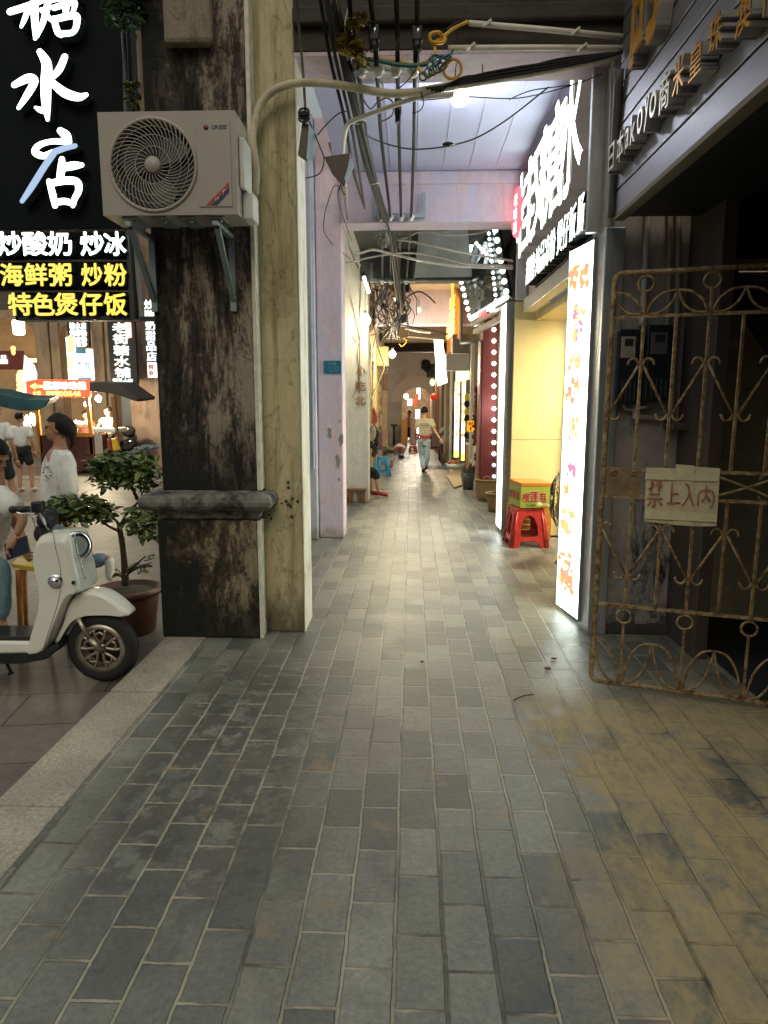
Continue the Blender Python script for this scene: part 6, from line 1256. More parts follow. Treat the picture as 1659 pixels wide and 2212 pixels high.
t = thing('clear_bulb', 'clear unlit glass bulb hanging under the pink beam by the pillar', 'bulb', at(830, 520, Y=9.2), 'bare bulbs'); c = at(830, 521, Y=9.2); gm, gn_, gb, go = _new('clear glass'); gb.inputs['Base Color'].default_value = (.9, .92, .95, 1); gb.inputs['Roughness'].default_value = .05; gb.inputs['Transmission Weight'].default_value = .9; gb.inputs['IOR'].default_value = 1.1
MB().lathe([(0, -.08), (.05, -.06), (.068, -.01), (.06, .04), (.03, .09), (.028, .11)], c, 20).build('globe', gm, t); MB().cyl(c + UZ * .11, c + UZ * .2, .035, .03, 12).build('socket', M_BLACK, t)
t = thing('tube_lamp', 'short slanting fluorescent tube glowing by the white pillar', 'lamp', at(792, 615, Y=11.9)); MB().cyl(at(786, 598, Y=11.9), at(797, 632, Y=11.8), .026).build('tube', em('tube light', (1, 1, .85), 4), t); MB().cyl(at(784, 588, Y=11.9), at(786, 597, Y=11.9), .028).build('cap', M_BLACK, t)
for lab, u, v, Y, r in (('tiny bright bulb against the dark cable strand', 851, 646, 14, .028), ('tiny bright slanted bulb beside the racks', 838, 611, 13, .025)): tag(MB().sphere(at(u, v, Y=Y), (r, r, r * 1.5), 12, 8).build('small_bulb', E_BULB, None, at(u, v, Y=Y)), lab, 'bulb', 'bare bulbs')
# tangle of wires in the farther bays
for k in range(9):
    u0 = 822 + 7 * k; cable('%s strand hanging from the grey rack into the tangle' % ('stiff', 'thick', 'dark', 'bowed', 'limp', 'bent', 'long', 'doubled', 'frayed')[k], ((u0, 606, 12.0), (u0 + random.uniform(-10, 10), 640, 12.6), (u0 + random.uniform(-22, 12), 672, 13.2), (848 + random.uniform(-8, 8), 708, 14.0), (846 + random.uniform(-22, 26), 732, 14.6)), random.choice((.012, .016, .02)), random.choice((M_CABLE, M_CABLE, M_CABLEB, M_YCAB if k == 4 else M_CABLE)), 'wire', 'strands below the grey rack')
names = ['brown', 'black', 'grey', 'thin', 'slack', 'kinked', 'drooping', 'dusty']
for k in range(44):
    u0 = random.uniform(795, 885); v0 = random.uniform(560, 640); Y0 = random.uniform(12.3, 14.5); pts = [(u0, v0, Y0)]
    for j in range(4): u0 += random.gauss(0, 13); v0 += random.uniform(8, 38); pts.append((min(900, max(800, u0)), min(725, v0), Y0 + j * .35))
    cable('%s wire in the tangle below the grey rack' % names[k % 8], pts, random.choice((.008, .011, .015)), random.choice((M_CABLE, M_CABLEB, M_CABLEG, M_CABLEB)), 'wire', 'wires tangled below the grey rack')
for k, (u, v) in enumerate(((857, 623), (866, 623), (880, 623), (860, 660), (869, 690), (875, 688))):
    c = at(u, v, Y=12.8); tag(MB().box((c.x - .03, 12.75, c.z - .07), (c.x + .03, 12.85, c.z + .07), .008).build('cable_fuse', M_BLACK, None, c), 'small black fuse block in the wire tangle behind the grey rack', 'fuse', 'fuse blocks in the tangle')
for k, (lab, pts) in enumerate((('long drooping wire in front of the tan ceiling', ((880, 640, 13.5), (905, 630, 13.5), (925, 640, 13.6), (940, 655, 13.7))), ('bundle of dark wires sloping to the orange banner', ((860, 700, 15.2), (900, 708, 15.2), (940, 716, 15.2), (968, 722, 15.2))), ('pale tube sloping under the pink tinted beam', ((875, 709, 15.1), (905, 716, 15.1), (930, 718, 15.1))), ('second pale tube below the pink tinted beam', ((880, 728, 17), (910, 730, 17), (962, 735, 17))), ('yellow hooked wire by the tan beam', ((872, 730, 16), (878, 738, 16), (868, 748, 16), (862, 742, 16))))):
    cable(lab, pts, .02 if 'tube' in lab else .014, M_PVC if 'tube' in lab else (M_YCAB if 'yellow' in lab else M_CABLE), 'wire' if 'tube' not in lab else 'conduit_pipe')
for k, (lab, pts) in enumerate((('brown wire pinned down the white pillar', ((779, 590, 12.0), (778, 650, 12.03), (776, 700, 12.03), (777, 760, 12.03), (776, 850, 12.03))), ('loop of thin wire on the white pillar', ((757, 640, 12.02), (768, 690, 12.03), (775, 728, 12.03), (768, 736, 12.03), (760, 722, 12.03))), ('hair thin wire meandering by the brown characters', ((785, 705, 12.03), (772, 760, 12.03), (775, 800, 12.03), (772, 835, 12.03), (760, 860, 12.03))))):
    cable(lab, pts, .006, M_CABLEB, 'wire', 'wires on the white pillar')
t = thing('street_plaque', 'small blue address plaque on the pink pillar', 'plaque', at(718, 793, Y=8.85)); a = at(699.5, 807, Y=8.85); q = at(737, 779, Y=8.85)
MB().box((a.x, 8.845, a.z), (q.x, 8.859, q.z), .003).build('plate', pm('blue enamel', (.02, .17, .27), .35, .05), t); mb = MB(); mb.text('中山路', (a.x + .06, 8.8445, q.z - .055), (q.x - a.x - .12, 0, 0), (0, 0, .04), (0, -.001, 0), bold=.01); PLM = pm('pale plaque print', (.25, .42, .50), .5); mb.build('lettering', PLM, t)
for k in range(3): mb = MB(); mb.text('一号二号门牌'[: 6 - k], (a.x + .03, 8.8445, q.z - .085 - .026 * k), (q.x - a.x - .06, 0, 0), (0, 0, .018), (0, -.001, 0), gap=.2); mb.build('lettering', PLM, t)
# ------------------------------------------------------------------ goods, stools and signs along the far arcade
for lab, nm, cat, u, v, s_ in (('tiny black bottle cap lying alone on the middle of the paving', 'bottle_cap', 'litter', 912, 1431, .014), ('curled dry leaf lying on the paving left of the gate foot', 'dry_leaf', 'leaf', 1183, 1446, .03), ('second small dry leaf on the paving nearer the lightbox', 'dry_leaf', 'leaf', 1195, 1424, .022)):
    c = at(u, v, Z=.006); mb = MB(); mb.prism([c + V((math.cos(k * .8) * s_ * random.uniform(.5, 1.1), math.sin(k * .8) * s_ * .6, random.uniform(0, .006))) for k in range(8)], (0, 0, .008)); tag(mb.build(nm, M_BLACK if 'cap' in nm else pm('dry leaf', (.10, .05, .02), .8), None, c), lab, cat)
a = at(1110, 1512, Z=.008); b = at(1152, 1500, Z=.008); tag(MB().tube([a, a.lerp(b, .5) + V((0, .01, .004)), b], .004, 5, 3).build('twig', pm('dry leaf', (.10, .05, .02), .8), None, a), 'thin dry twig lying on the paving in front of the gate', 'twig')
M_REDP = pm('red plastic', (.50, .045, .04), .28, .05, 5, .0)
def stool(label, c, w, h, m, rot=0.0, group=None, detail=True):
    """moulded plastic stool: arched side panels with splayed legs and a closed lower rail"""
    t = thing('plastic_stool', label, 'stool', c, group); c = V(c); ca, sa = math.cos(rot), math.sin(rot)
    L = lambda x, y, z: c + V((x * ca - y * sa, x * sa + y * ca, z)); tw = w * .36; bw = w * .5
    def side(z): return bw + (tw - bw) * (z / h)
    for k in range(4):
        a = k * math.pi / 2
        def PP(x, z, d=0.0): s_ = side(z) - d; return L(math.cos(a) * x - math.sin(a) * (-s_), math.sin(a) * x + math.cos(a) * (-s_), z)
        out = [(-bw, 0), (-bw * .62, 0), (-bw * .60, h * .06), (-bw * .42, h * .17), (bw * .42, h * .17), (bw * .60, h * .06), (bw * .62, 0), (bw, 0), (side(h * .95), h * .95), (-side(h * .95), h * .95)]
        hole = [(-bw * .46, h * .34), (-bw * .38, h * .28), (bw * .38, h * .28), (bw * .46, h * .34), (bw * .40, h * .58), (bw * .26, h * .76), (0, h * .83), (-bw * .26, h * .76), (-bw * .40, h * .58)]
        mb = MB(); th = .012
        # panel with an arched opening: outline bridged to the hole by strips
        N = 40
        def ray_out(an):
            cx, cz = 0, h * .5; dx, dz = math.cos(an), math.sin(an); best = None
            for (x0, z0), (x1, z1) in zip(out, out[1:] + out[:1]):
                ex, ez = x1 - x0, z1 - z0; den = dx * ez - dz * ex
                if abs(den) < 1e-9: continue
                tt = ((x0 - cx) * ez - (z0 - cz) * ex) / den; uu = ((x0 - cx) * dz - (z0 - cz) * dx) / den
                if tt > 0 and -1e-6 <= uu <= 1 + 1e-6 and (best is None or tt > best): best = tt
            return (cx + dx * best, cz + dz * best)
        def ray_in(an):
            cx, cz = 0, h * .5; dx, dz = math.cos(an), math.sin(an); best = 1e9
            for (x0, z0), (x1, z1) in zip(hole, hole[1:] + hole[:1]):
                ex, ez = x1 - x0, z1 - z0; den = dx * ez - dz * ex
                if abs(den) < 1e-9: continue
                tt = ((x0 - cx) * ez - (z0 - cz) * ex) / den; uu = ((x0 - cx) * dz - (z0 - cz) * dx) / den
                if tt > 0 and -1e-6 <= uu <= 1 + 1e-6: best = min(best, tt)
            return (cx + dx * best, cz + dz * best)
        angs_ = sorted([2 * math.pi * i / N for i in range(N)] + [math.atan2(z - h * .5, x) % (2 * math.pi) for x, z in out])
        for i in range(len(angs_)):
            a0_, a1_ = angs_[i], angs_[(i + 1) % len(angs_)]
            o0, o1, i0, i1 = ray_out(a0_ + 1e-5), ray_out(a1_ - 1e-5), ray_in(a0_), ray_in(a1_)
            mb.poly([PP(*i0), PP(*o0), PP(*o1), PP(*i1)]); mb.poly([PP(*i0, th), PP(*i1, th), PP(*o1, th), PP(*o0, th)]); mb.poly([PP(*i0), PP(*i1), PP(*i1, th), PP(*i0, th)]); mb.poly([PP(*o0), PP(*o0, th), PP(*o1, th), PP(*o1)])
        if detail:
            for sg in (-1, 1): mb.tube([PP(sg * bw * .86, .01, -.004), PP(sg * side(h * .9) * .86, h * .9, -.004)], .010, 6, 1)
        mb.build('side_panel', m, t)
    mb = MB(); s_ = tw * 1.06; mb.obox(L(-s_, -s_, h * .93), L(s_, -s_, h * .93) - L(-s_, -s_, h * .93), L(-s_, s_, h * .93) - L(-s_, -s_, h * .93), (0, 0, h * .07), .012); mb.build('seat', m, t); return t
sc = at(1141, 1184, Z=0); stool('red plastic stool under the green cake carton by the yellow wall', (sc.x, sc.y + .22, 0), .46, .47, M_REDP, .06)
# carton on the stool
BX0, BX1 = at(1130 - 10, 1100, Y=sc.y).x, at(1186, 1100, Y=sc.y + .05).x
t = thing('cake_carton', 'green and orange durian cake carton standing on the red stool', 'carton', (sc.x, sc.y + .2, .475))
ct = V((at(1124, 1100, Y=sc.y + .03).x, sc.y + .03, .476)); cw, cdp, chh = .37, .44, .30; sdv = V((at(1098, 1090, Y=sc.y + .47).x - ct.x, cdp, 0))
mb = MB(); mb.obox(ct, (cw, .02, 0), sdv, (0, 0, chh * .84), .004); mb.build('box', pm('lime green card', (.38, .46, .06), .45, .08, 10, .03), t)
mb = MB(); mb.obox(ct + V((-.003, -.003, chh * .84)), (cw + .006, .02, 0), sdv + V((0, .006, 0)), (0, 0, chh * .16), .006); mb.build('lid', pm('orange card', (.62, .22, .04), .45, .08, 10, .03), t)
mb = MB(); nf = V((.02, -.42, 0)).normalized() * .002
fd = V((cw, .02, 0))
for ch, f0, f1, z0, z1 in (('榴', .05, .27, .25, .60), ('莲', .30, .57, .25, .68), ('糕', .61, .83, .25, .62)):
    mb.text(ch, ct + fd * (f0 - .012) + UZ * chh * (z0 - .012) + nf * 1.0, fd * (f1 - f0 + .024), UZ * chh * (z1 - z0 + .024), nf * .6, bold=.085, gap=0, mf=1); mb.text(ch, ct + fd * f0 + UZ * chh * z0 + nf * 1.8, fd * (f1 - f0), UZ * chh * (z1 - z0), nf * .6, bold=.03, gap=0, mf=0)
    ns = V((-sdv.y, sdv.x, 0)).normalized() * .002
for ch, f0, f1 in (('榴', .95, .70), ('莲', .67, .38), ('糕', .34, .10)): mb.text(ch, ct + sdv * f0 + UZ * chh * .28 + ns, sdv * (f1 - f0), UZ * chh * .34, ns * .6, bold=.03, gap=0, mf=0)
mb.text('手工制作', ct + fd * .18 + UZ * chh * .06 + nf * 1.4, fd * .30, UZ * chh * .10, nf * .5, mf=2, bold=.01)
mb.build('lettering', [pm('red print', (.45, .03, .03), .4), pm('cream print', (.80, .74, .45), .5), pm('dark green print', (.03, .07, .03), .5)], t)
mb = MB()
for f, z, s_, mi in ((.60, .14, .034, 0), (.72, .10, .030, 1), (.80, .13, .028, 1), (.90, .09, .026, 0)): mb.mi = mi; p = ct + fd * f + UZ * chh * z - UY * .002; mb.sph(p, (s_, .004, s_ * .8), 12, 8)
mb.build('fruit_picture', [pm('cream fruit print', (.80, .76, .42), .5), pm('yellow fruit print', (.70, .50, .10), .5)], t)
t = thing('wooden_crate', 'orange varnished slatted crate on the floor behind the red stool', 'crate', (sc.x + .05, sc.y + .55, 0)); mb = MB(); a = at(1097, 1150, Y=sc.y + .5).x; q = at(1190, 1150, Y=sc.y + .5).x
for k in range(7): mb.box((a, sc.y + .50, .01 + .064 * k), (q, sc.y + .515, .068 + .064 * k), .003); mb.box((a, sc.y + .52, .01 + .064 * k), (a + .015, sc.y + .68, .068 + .064 * k), .003); mb.box((q - .015, sc.y + .52, .01 + .064 * k), (q, sc.y + .68, .068 + .064 * k), .003)
mb.build('slat', M_ORWOOD, t)
# standing fan seen edge on beside the lightbox
fcx = at(1211, 1075, Y=7.6); t = thing('electric_fan', 'large fan with yellow rimmed guard seen edge on beside the menu lightbox', 'fan', (fcx.x, 7.6, 0)); ax = V((.93, -.37, 0)).normalized(); bx = V((.37, .93, 0)); Rf = (at(1205, 1018, Y=7.6).z - at(1205, 1135, Y=7.6).z) / 2
c = V((fcx.x, 7.6, (at(1205, 1018, Y=7.6).z + at(1205, 1135, Y=7.6).z) / 2))
mb = MB(); mb.torus(c + ax * .035, Rf, .020, bx, UZ, 40, 8); mb.build('rim', pm('amber plastic', (.70, .36, .02), .3), t)
mb = MB(); mb.torus(c - ax * .02, Rf * .99, .008, bx, UZ, 40, 6)
for k in range(26):
    a0 = 2 * math.pi * k / 26; d = bx * math.cos(a0) + UZ * math.sin(a0); mb.tube([c - ax * .09 + d * .03, c - ax * .085 + d * Rf * .6, c - ax * .02 + d * Rf * .99], .0032, 5, 3); mb.tube([c + ax * .09 + d * .03, c + ax * .08 + d * Rf * .6, c + ax * .03 + d * Rf], .0032, 5, 3)
mb.build('guard', pm('dark wire', (.05, .055, .06), .35, .1, 10, 0, .5), t)
mb = MB()
for k in range(5):
    a0 = 2 * math.pi * k / 5; p = lambda r_, s_: c + (bx * math.cos(a0 + s_) + UZ * math.sin(a0 + s_)) * r_ + ax * (s_ - .3) * .08
    mb.prism([p(.04, 0), p(Rf * .5, -.1), p(Rf * .88, .05), p(Rf * .88, .6), p(Rf * .5, .7), p(.04, .5)], ax * .004)
mb.build('blade', pm('teal grey blade', (.06, .12, .13), .3), t)
mb = MB(); mb.cyl(c + ax * .06, c + ax * .20, .06); mb.cyl((c + ax * .14) - UZ * .05, V((c.x + ax.x * .14, c.y + ax.y * .14, .03)), .016); mb.lathe([(0, .03), (.16, .02), (.18, 0)], (c.x + ax.x * .14, c.y + ax.y * .14, .002), 24); mb.build('stand', pm('dark plastic', (.04, .04, .045), .4), t)
# third shop: maroon column with bulb string, LED board
t = thing('maroon_column', 'maroon painted shop column with a string of round bulbs down its edge', 'column', (1.36, 12.5, 0)); x0, x1 = at(1036, 1080, Z=0).x, at(1069, 1080, Z=0).x
MB().box((x0, 12.42, 0), (x1, 12.9, 3.1), .01).build('post', pm('maroon paint', (.17, .026, .026), .6, .1, 4, .03), t)
MB().box((x0 - .035, 12.46, 0), (x0 - .003, 12.9, 2.75), .006).build('side_trim', pm('brown trim', (.30, .13, .10), .45), t)
bt = thing('bulb_string', 'string of white round bulbs running down the maroon column', 'light string', (x1, 12.38, .4)); E_STR = em('string bulb light', (.90, 1.0, .92), 4)
for k in range(14):
    v = 712 + 24.4 * k; c = V((at(1067, v, Y=12.37).x, 12.37, at(1068, v, Y=12.37).z)); MB().sph(c, .035); mb = MB(); mb.sph(c, (.036, .036, .036), 14, 10); mb.build('bulb', E_STR if k < 12 else em('dim string bulb', (.6, .8, 1), 1.0), bt)
MB().tube([V((x1 - .01, 12.40, z_)) for z_ in (.35, 1.2, 2.2, 3.05)], .008, 6, 2).build('cord', M_BLACK, bt)
c = at(1026, 700, Y=12.3); MB().sphere(c, (.04, .04, .04), 14, 10).build('bulb', E_STR, bt); c2 = at(1061, 668, Y=10.6); MB().sphere(c2, (.04, .04, .04), 14, 10).build('bulb', E_STR, bt)
lamp_light('string_glow', (x1 - .1, 12.2, 1.6), 8, (.95, 1, .9), .3, bt)
t = thing('led_board', 'dark pointed sign board edged with white LED dots beyond the pink beam', 'sign', at(1055, 580, Y=11)); vA, vB, vC, vD, vE = at(1038, 488, Y=11.6), at(1075, 488, Y=10.2), at(1102, 642, Y=10.0), at(1022, 690, Y=12.2), at(1000, 605, Y=12.3)
MB().prism([vA, vB, vC, vD, vE], (.05, .06, 0)).build('board', pm('dark mirror board', (.03, .035, .04), .15, .2, 5, .02), t)
E_LED = em('led dot light', (.86, 1, .95), 2.0)
def dots(a, b, n, r, name='led_row'):
    mb = MB()
    for k in range(n): p = a.lerp(b, (k + .5) / n) + V((-.05, -.05, 0)); mb.sph(p, (r, r, r), 8, 6)
    mb.build(name, E_LED, t)
dots(vE, vA, 13, .045); dots(vD, vE + (vA - vE) * .02, 6, .04); dots(vD, vC, 22, .04); dots(vA.lerp(vB, .65), vC.lerp(vD, .25), 14, .026); dots(vB, vC, 7, .04); dots(vA.lerp(vE, .25), vA.lerp(vC, .55), 8, .028)
for k in range(11): mb = MB(); p = vE.lerp(vC, .12 + .05 * k).lerp(vD, .25 + .3 * (k % 3)) + V((-.05, -.06, .03)); mb.prism([p + V((0, 0, .10)), p + V((.05, 0, .06)), p + V((.05, 0, -.08)), p + V((0, 0, -.10))], (0, .01, 0), .003); mb.build('pale_oval', pm('pale oval', (.55, .52, .42), .5), t)
mb = MB(); e0 = vD + V((-.02, -.10, -.10)); e1 = vC + V((-.02, -.10, -.10)); mb.bar(e0, e1, .05, .05); mb.bar(e0 + V((.06, .1, -.10)), e1 + V((.06, .1, -.10)), .08, .07); mb.build('rail', pm('aluminium rail', (.55, .53, .48), .4, .1, 20, .03, .5), t)
mb = MB(); p = e0.lerp(e1, .42) + V((-.03, -.03, .0)); mb.text('欢迎光临', e0.lerp(e1, .3) + V((-.05, -.06, .0)), (e1 - e0) * .22, UZ * .10, V((-.01, -.02, 0)), bold=.03); mb.build('red_lettering', em('red small light', (.8, .06, .04), .8), t)
o = MB().box((1.5, 9.2, 2.95), (1.62, 12.4, 4.15)).build('upper_wall', M_DKCEIL, None, (1.55, 11, 3)); tag(o, 'dark upper wall behind the LED board', 'wall')
o = MB().box((1.62, 9.15, 0), (3.2, 9.22, 2.9)).build('shop_wall', pm('pale shop wall', (.62, .60, .50), .6), None, (2.4, 9.2, 0)); tag(o, 'hidden pale partition behind the yellow wall', 'wall')
t = thing('corner_shop', 'brightly lit shop room between the second lightbox and maroon column', 'shop', (2.3, 10.8, 0)); MB().box((2.6, 9.23, 0), (2.7, 12.9, 2.9)).build('back_wall', pm('pale shop wall', (.62, .60, .50), .6), t); MB().box((1.56, 12.95, 0), (2.6, 13.0, 2.9)).build('side_wall', pm('pale shop wall', (.62, .60, .50), .6), t); MB().box((1.7, 9.4, 2.86), (2.5, 12.6, 2.9)).build('light_panel', em('cream shop light', (1, .93, .72), 5), t)
MB().box((1.20, 9.63, 0), (1.235, 9.68, 3.0), .004).build('door_frame', pm('pierced aluminium', (.5, .46, .38), .4), t)
def basket(label, u, v0, v1, w, Y=None):
    Y = Y or depth_on(u, v1); c = V((at(u, v1, Y=Y).x, Y + w * .3, 0)); h = at(u, v0, Y=Y).z; r_ = w / 2; t = thing('wicker_basket', label, 'basket', c, 'wicker baskets by the lightbox')
    m, n, b, o = _new('wicker'); P = worldpos(n); wv = nd(n, 'ShaderNodeTexWave', wave_type='BANDS', bands_direction='Z'); n.links.new(P, wv.inputs[0]); wv.inputs['Scale'].default_value = 26; wv.inputs['Distortion'].default_value = 2.5; wv.inputs['Detail Scale'].default_value = 12
    n.links.new(ramp(n, wv.outputs[1], (.2, (.22, .12, .045)), (.8, (.50, .32, .14))), b.inputs['Base Color']); b.inputs['Roughness'].default_value = .7; bump(n, b, wv.outputs[1], .8, .006)
    MB().lathe([(0, 0), (r_ * .72, 0), (r_ * .80, h * .3), (r_ * .95, h * .8), (r_ * 1.0, h * .95), (r_ * .97, h * .95), (r_ * .9, h * .75), (r_ * .72, .02), (0, .02)], c, 28).build('bowl', m, t)
    mb = MB(); mb.torus(c + UZ * h * .96, r_ * .99, .018, UX, UY, 28, 8); mb.build('rim', m, t); mb = MB(); mb.torus(c + UZ * h * .95, r_ * .3, .013, UX, UZ, 14, 6, (0, math.pi)); mb.build('handle', m, t)
    for k in range(0): pass
    return t
basket('large wicker basket at the foot of the maroon column', 1052, 1036, 1084, .40); basket('smaller wicker basket half hidden behind the second lightbox', 1071, 1066, 1106, .30)
def ground(u, v): p = at(u, v, Z=0); return p
t = thing('stick_bucket', 'dark patterned bucket full of brown sticks by the maroon column', 'bucket', ground(1011, 1059)); c = ground(1011, 1057); k = c.y / 1535
mb = MB(); mb.lathe([(0, .01), (.10, 0), (.125, .33), (.118, .33), (.095, .02), (0, .02)], c, 24); mb.build('pail', plaster('speckled pail', (.05, .075, .07), (.30, .32, .30), .58, .62, (1, 1, 1), 22, bm=.1, rough=.4), t)
mb = MB()
for k in range(24): a0 = random.uniform(0, 6.28); r_ = random.uniform(.01, .095); mb.cyl(c + V((math.cos(a0) * r_ * .6, math.sin(a0) * r_ * .6, .05)), c + V((math.cos(a0) * r_ * 1.35, math.sin(a0) * r_ * 1.35, random.uniform(.38, .52))), .014, .013, 7)
mb.build('stick', pm('dark sticks', (.09, .05, .035), .7, .4, 20, .3), t)
o = MB().prism([at(963, 1027, Z=.02), at(994, 1021, Z=.02), at(998, 1048, Z=.02), at(981, 1054, Z=.02)], (0, 0, .012)).build('cardboard_sheet', pm('brown card', (.42, .33, .20), .8), None, ground(980, 1040)); tag(o, 'flat piece of brown cardboard lying by the stick bucket', 'cardboard')
t = thing('goods_tray', 'pale tray of reddish dried goods on a box by the wall', 'tray', ground(985, 1030)); c = ground(985, 1030) + UY * .4; MB().box((c.x - .14, c.y - .12, 0), (c.x + .14, c.y + .12, .15), .01).build('box', M_WHITEP, t); MB().lathe([(0, .16), (.17, .16), (.23, .27), (.22, .27), (.16, .18), (0, .18)], c, 20).build('tray', pm('pale blue plastic', (.45, .52, .52), .4), t); mb = MB()
for k in range(22): mb.sph(c + V((random.uniform(-.16, .16), random.uniform(-.13, .13), .27 + random.uniform(0, .06))), (.04, .04, .03), 7, 5)
mb.build('dried_goods', pm('reddish goods', (.36, .09, .04), .7, .4, 20), t)
t = thing('laundry_tub', 'pale green tub with cloth on the floor by the right wall', 'tub', ground(972, 1001)); c = ground(972, 1001) + UY * .2; MB().lathe([(0, .02), (.17, 0), (.22, .22), (.21, .24), (.15, .05), (0, .05)], c, 22).build('tub', pm('pale green plastic', (.30, .40, .27), .45), t); mb = MB(); leaves(mb, c + UZ * .22, (.14, .14, .05), 30, .1); mb.build('cloth', pm('grey green cloth', (.25, .30, .22), .9), t)
# right wall beyond the maroon column: fronts, light boxes and hanging goods
o = MB().box((1.66, 12.95, 0), (1.76, 28, 3.9)).build('shop_row_wall', plaster('tan shop wall', (.46, .36, .25), (.28, .20, .14), .5, .66, (1, 1, .4), 1.2, bm=.4), None, (1.57, 20, 0)); tag(o, 'tan wall of the shop row running back to the arch', 'wall')
def wbox(label, name, cat, u0, v0, u1, v1, Y, dpt, m, group=None, bev=.01):
    a = at(u0, v1, Y=Y); q = at(u1, v0, Y=Y); o = MB().box((min(a.x, q.x), Y, a.z), (max(a.x, q.x), Y + dpt, q.z), bev).build(name, m, None, ((a.x + q.x) / 2, Y, a.z)); tag(o, label, cat, group); return o
wbox('plain grey panel box hanging under the orange banner sign', 'panel_box', 'panel', 963, 764, 1013, 801, 14.5, .3, pm('light grey panel', (.50, .49, .47), .5, .05))
wbox('darker grey box above the plain grey panel', 'panel_box', 'panel', 977, 722, 1012, 763, 14.7, .3, pm('mid grey panel', (.24, .22, .21), .5, .05))
t = thing('shop_sign', 'lime green and yellow lit sign over the narrow lightboxes', 'sign', at(999, 812, Y=15.2)); MB().prism(Q((985, 802, 15.2), (1013, 800, 14.6), (1013, 819, 14.6), (985, 825, 15.2)), (.02, .1, 0), .005).build('board', em('lime sign light', (.50, .85, .03), 1.5), t); mb = MB(); p = at(988, 818, Y=15.1); q = at(1009, 806, Y=14.7); mb.text('小吃', p, q - p - UZ * (q.z - p.z), UZ * (q.z - p.z), V((0, -.02, 0)), bold=.04); mb.build('lettering', E_LETTER, t)
for lab, u0, v0, u1, v1, Y in (('narrow lit menu box with lime ends and food pictures, left one', 981, 826, 993, 986, 16.2), ('narrow lit menu box with lime ends, right one', 997, 822, 1006, 993, 15.6)):
    a = at(u0, v1, Y=Y); q = at(u1, v0, Y=Y); t = thing('menu_lightbox', lab, 'lightbox', (a.x, Y, a.z)); MB().box((a.x, Y, a.z), (q.x, Y + .1, q.z), .008).build('lit_face', em('soft white menu', (.95, 1, .85), 2.6), t)
    mb = MB(); mb.box((a.x - .003, Y - .004, a.z - .02), (q.x + .003, Y + .1, a.z + .14)); mb.build('end_cap', em('lime sign light', (.50, .85, .03), 1.5), t); mb = MB(); mb.box((a.x - .003, Y - .004, q.z - .10), (q.x + .003, Y + .1, q.z + .02)); mb.build('end_cap', em('lime sign light', (.50, .85, .03), 1.5), t); mb = MB()
    for k in range(9): mb.mi = k % 2; mb.sph((a.x + (q.x - a.x) * random.uniform(.3, .7), Y - .003, a.z + (q.z - a.z) * random.uniform(.2, .92)), (.035, .004, .045), 8, 6)
    mb.build('food_picture', [em('print 0', (.98, .35, .05), 1.25), em('print 1', (1, .72, .08), 1.25)], t)
wbox('tall pale door panel between the lightboxes and hanging goods', 'door_panel', 'panel', 1013, 735, 1026, 990, 14.2, .05, pm('pale panel', (.60, .66, .60), .4, .05)); wbox('thin white frame post beside the pale door panel', 'door_post', 'post', 1015, 745, 1018, 1000, 13.9, .06, M_WHITE)
for k, (v0, v1) in enumerate(((852, 880), (883, 910), (925, 943))): 
    c = at(1009, (v0 + v1) / 2, Y=14.4); t = thing('hanging_toy', 'black and yellow packet hanging by the shop door, %s' % ('highest of three', 'middle of three', 'lowest of three')[k], 'packet', c, 'packets hanging by the shop door'); MB().box((c.x - .05, 14.36, c.z), (c.x + .05, 14.42, c.z + .14), .015).build('top_half', pm('yellow packet', (.60, .52, .04), .4), t); mb = MB()
    for j in range(4): mb.sph(c + V((-.04 + .027 * j, 0, -.06)), (.018, .02, .07), 8, 6)
    mb.build('lower_half', M_BLACK, t)
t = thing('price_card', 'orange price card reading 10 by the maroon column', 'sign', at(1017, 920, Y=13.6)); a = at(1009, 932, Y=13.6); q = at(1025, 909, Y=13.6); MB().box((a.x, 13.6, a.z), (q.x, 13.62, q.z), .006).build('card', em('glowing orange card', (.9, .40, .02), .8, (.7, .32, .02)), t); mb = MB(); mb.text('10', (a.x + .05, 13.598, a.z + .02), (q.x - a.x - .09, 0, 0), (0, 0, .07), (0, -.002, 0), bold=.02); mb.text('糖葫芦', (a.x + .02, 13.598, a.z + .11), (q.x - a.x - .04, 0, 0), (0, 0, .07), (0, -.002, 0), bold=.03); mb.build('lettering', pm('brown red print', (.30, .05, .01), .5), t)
t = thing('hanging_garland', 'dangling strings of dark reddish dried goods beside the maroon column', 'garland', at(1027, 900, Y=13.0)); 
for j, (u, vt, vb) in enumerate(((1030, 838, 890), (1026, 895, 960), (1030, 975, 1010))):
    mb = MB(); v = vt
    while v < vb: mb.sph(at(u + random.uniform(-3, 3), v, Y=13.0), (.035, .03, .03), 8, 6); v += 3.6
    mb.build('strand', pm('dark dried fruit', (.20, .045, .025) if j == 0 else (.06, .025, .02), .5, .4, 30), t)
t = thing('shop_counter', 'white topped narrow counter with orange wooden leg by the maroon column', 'counter', ground(1016, 1014)); a = at(1007, 1012, Y=17.4); q = at(1028, 958, Y=17.4); MB().box((a.x + .05, 17.4, 0), (q.x, 17.8, q.z - .03), .005).build('front', pm('cream board', (.60, .56, .46), .6), t); MB().box((a.x - .02, 17.37, q.z - .028), (q.x + .01, 17.85, q.z), .01).build('top', M_WHITE, t); MB().box((a.x, 17.38, 0), (a.x + .045, 17.43, q.z - .03), .004).build('leg', M_ORWOOD, t)
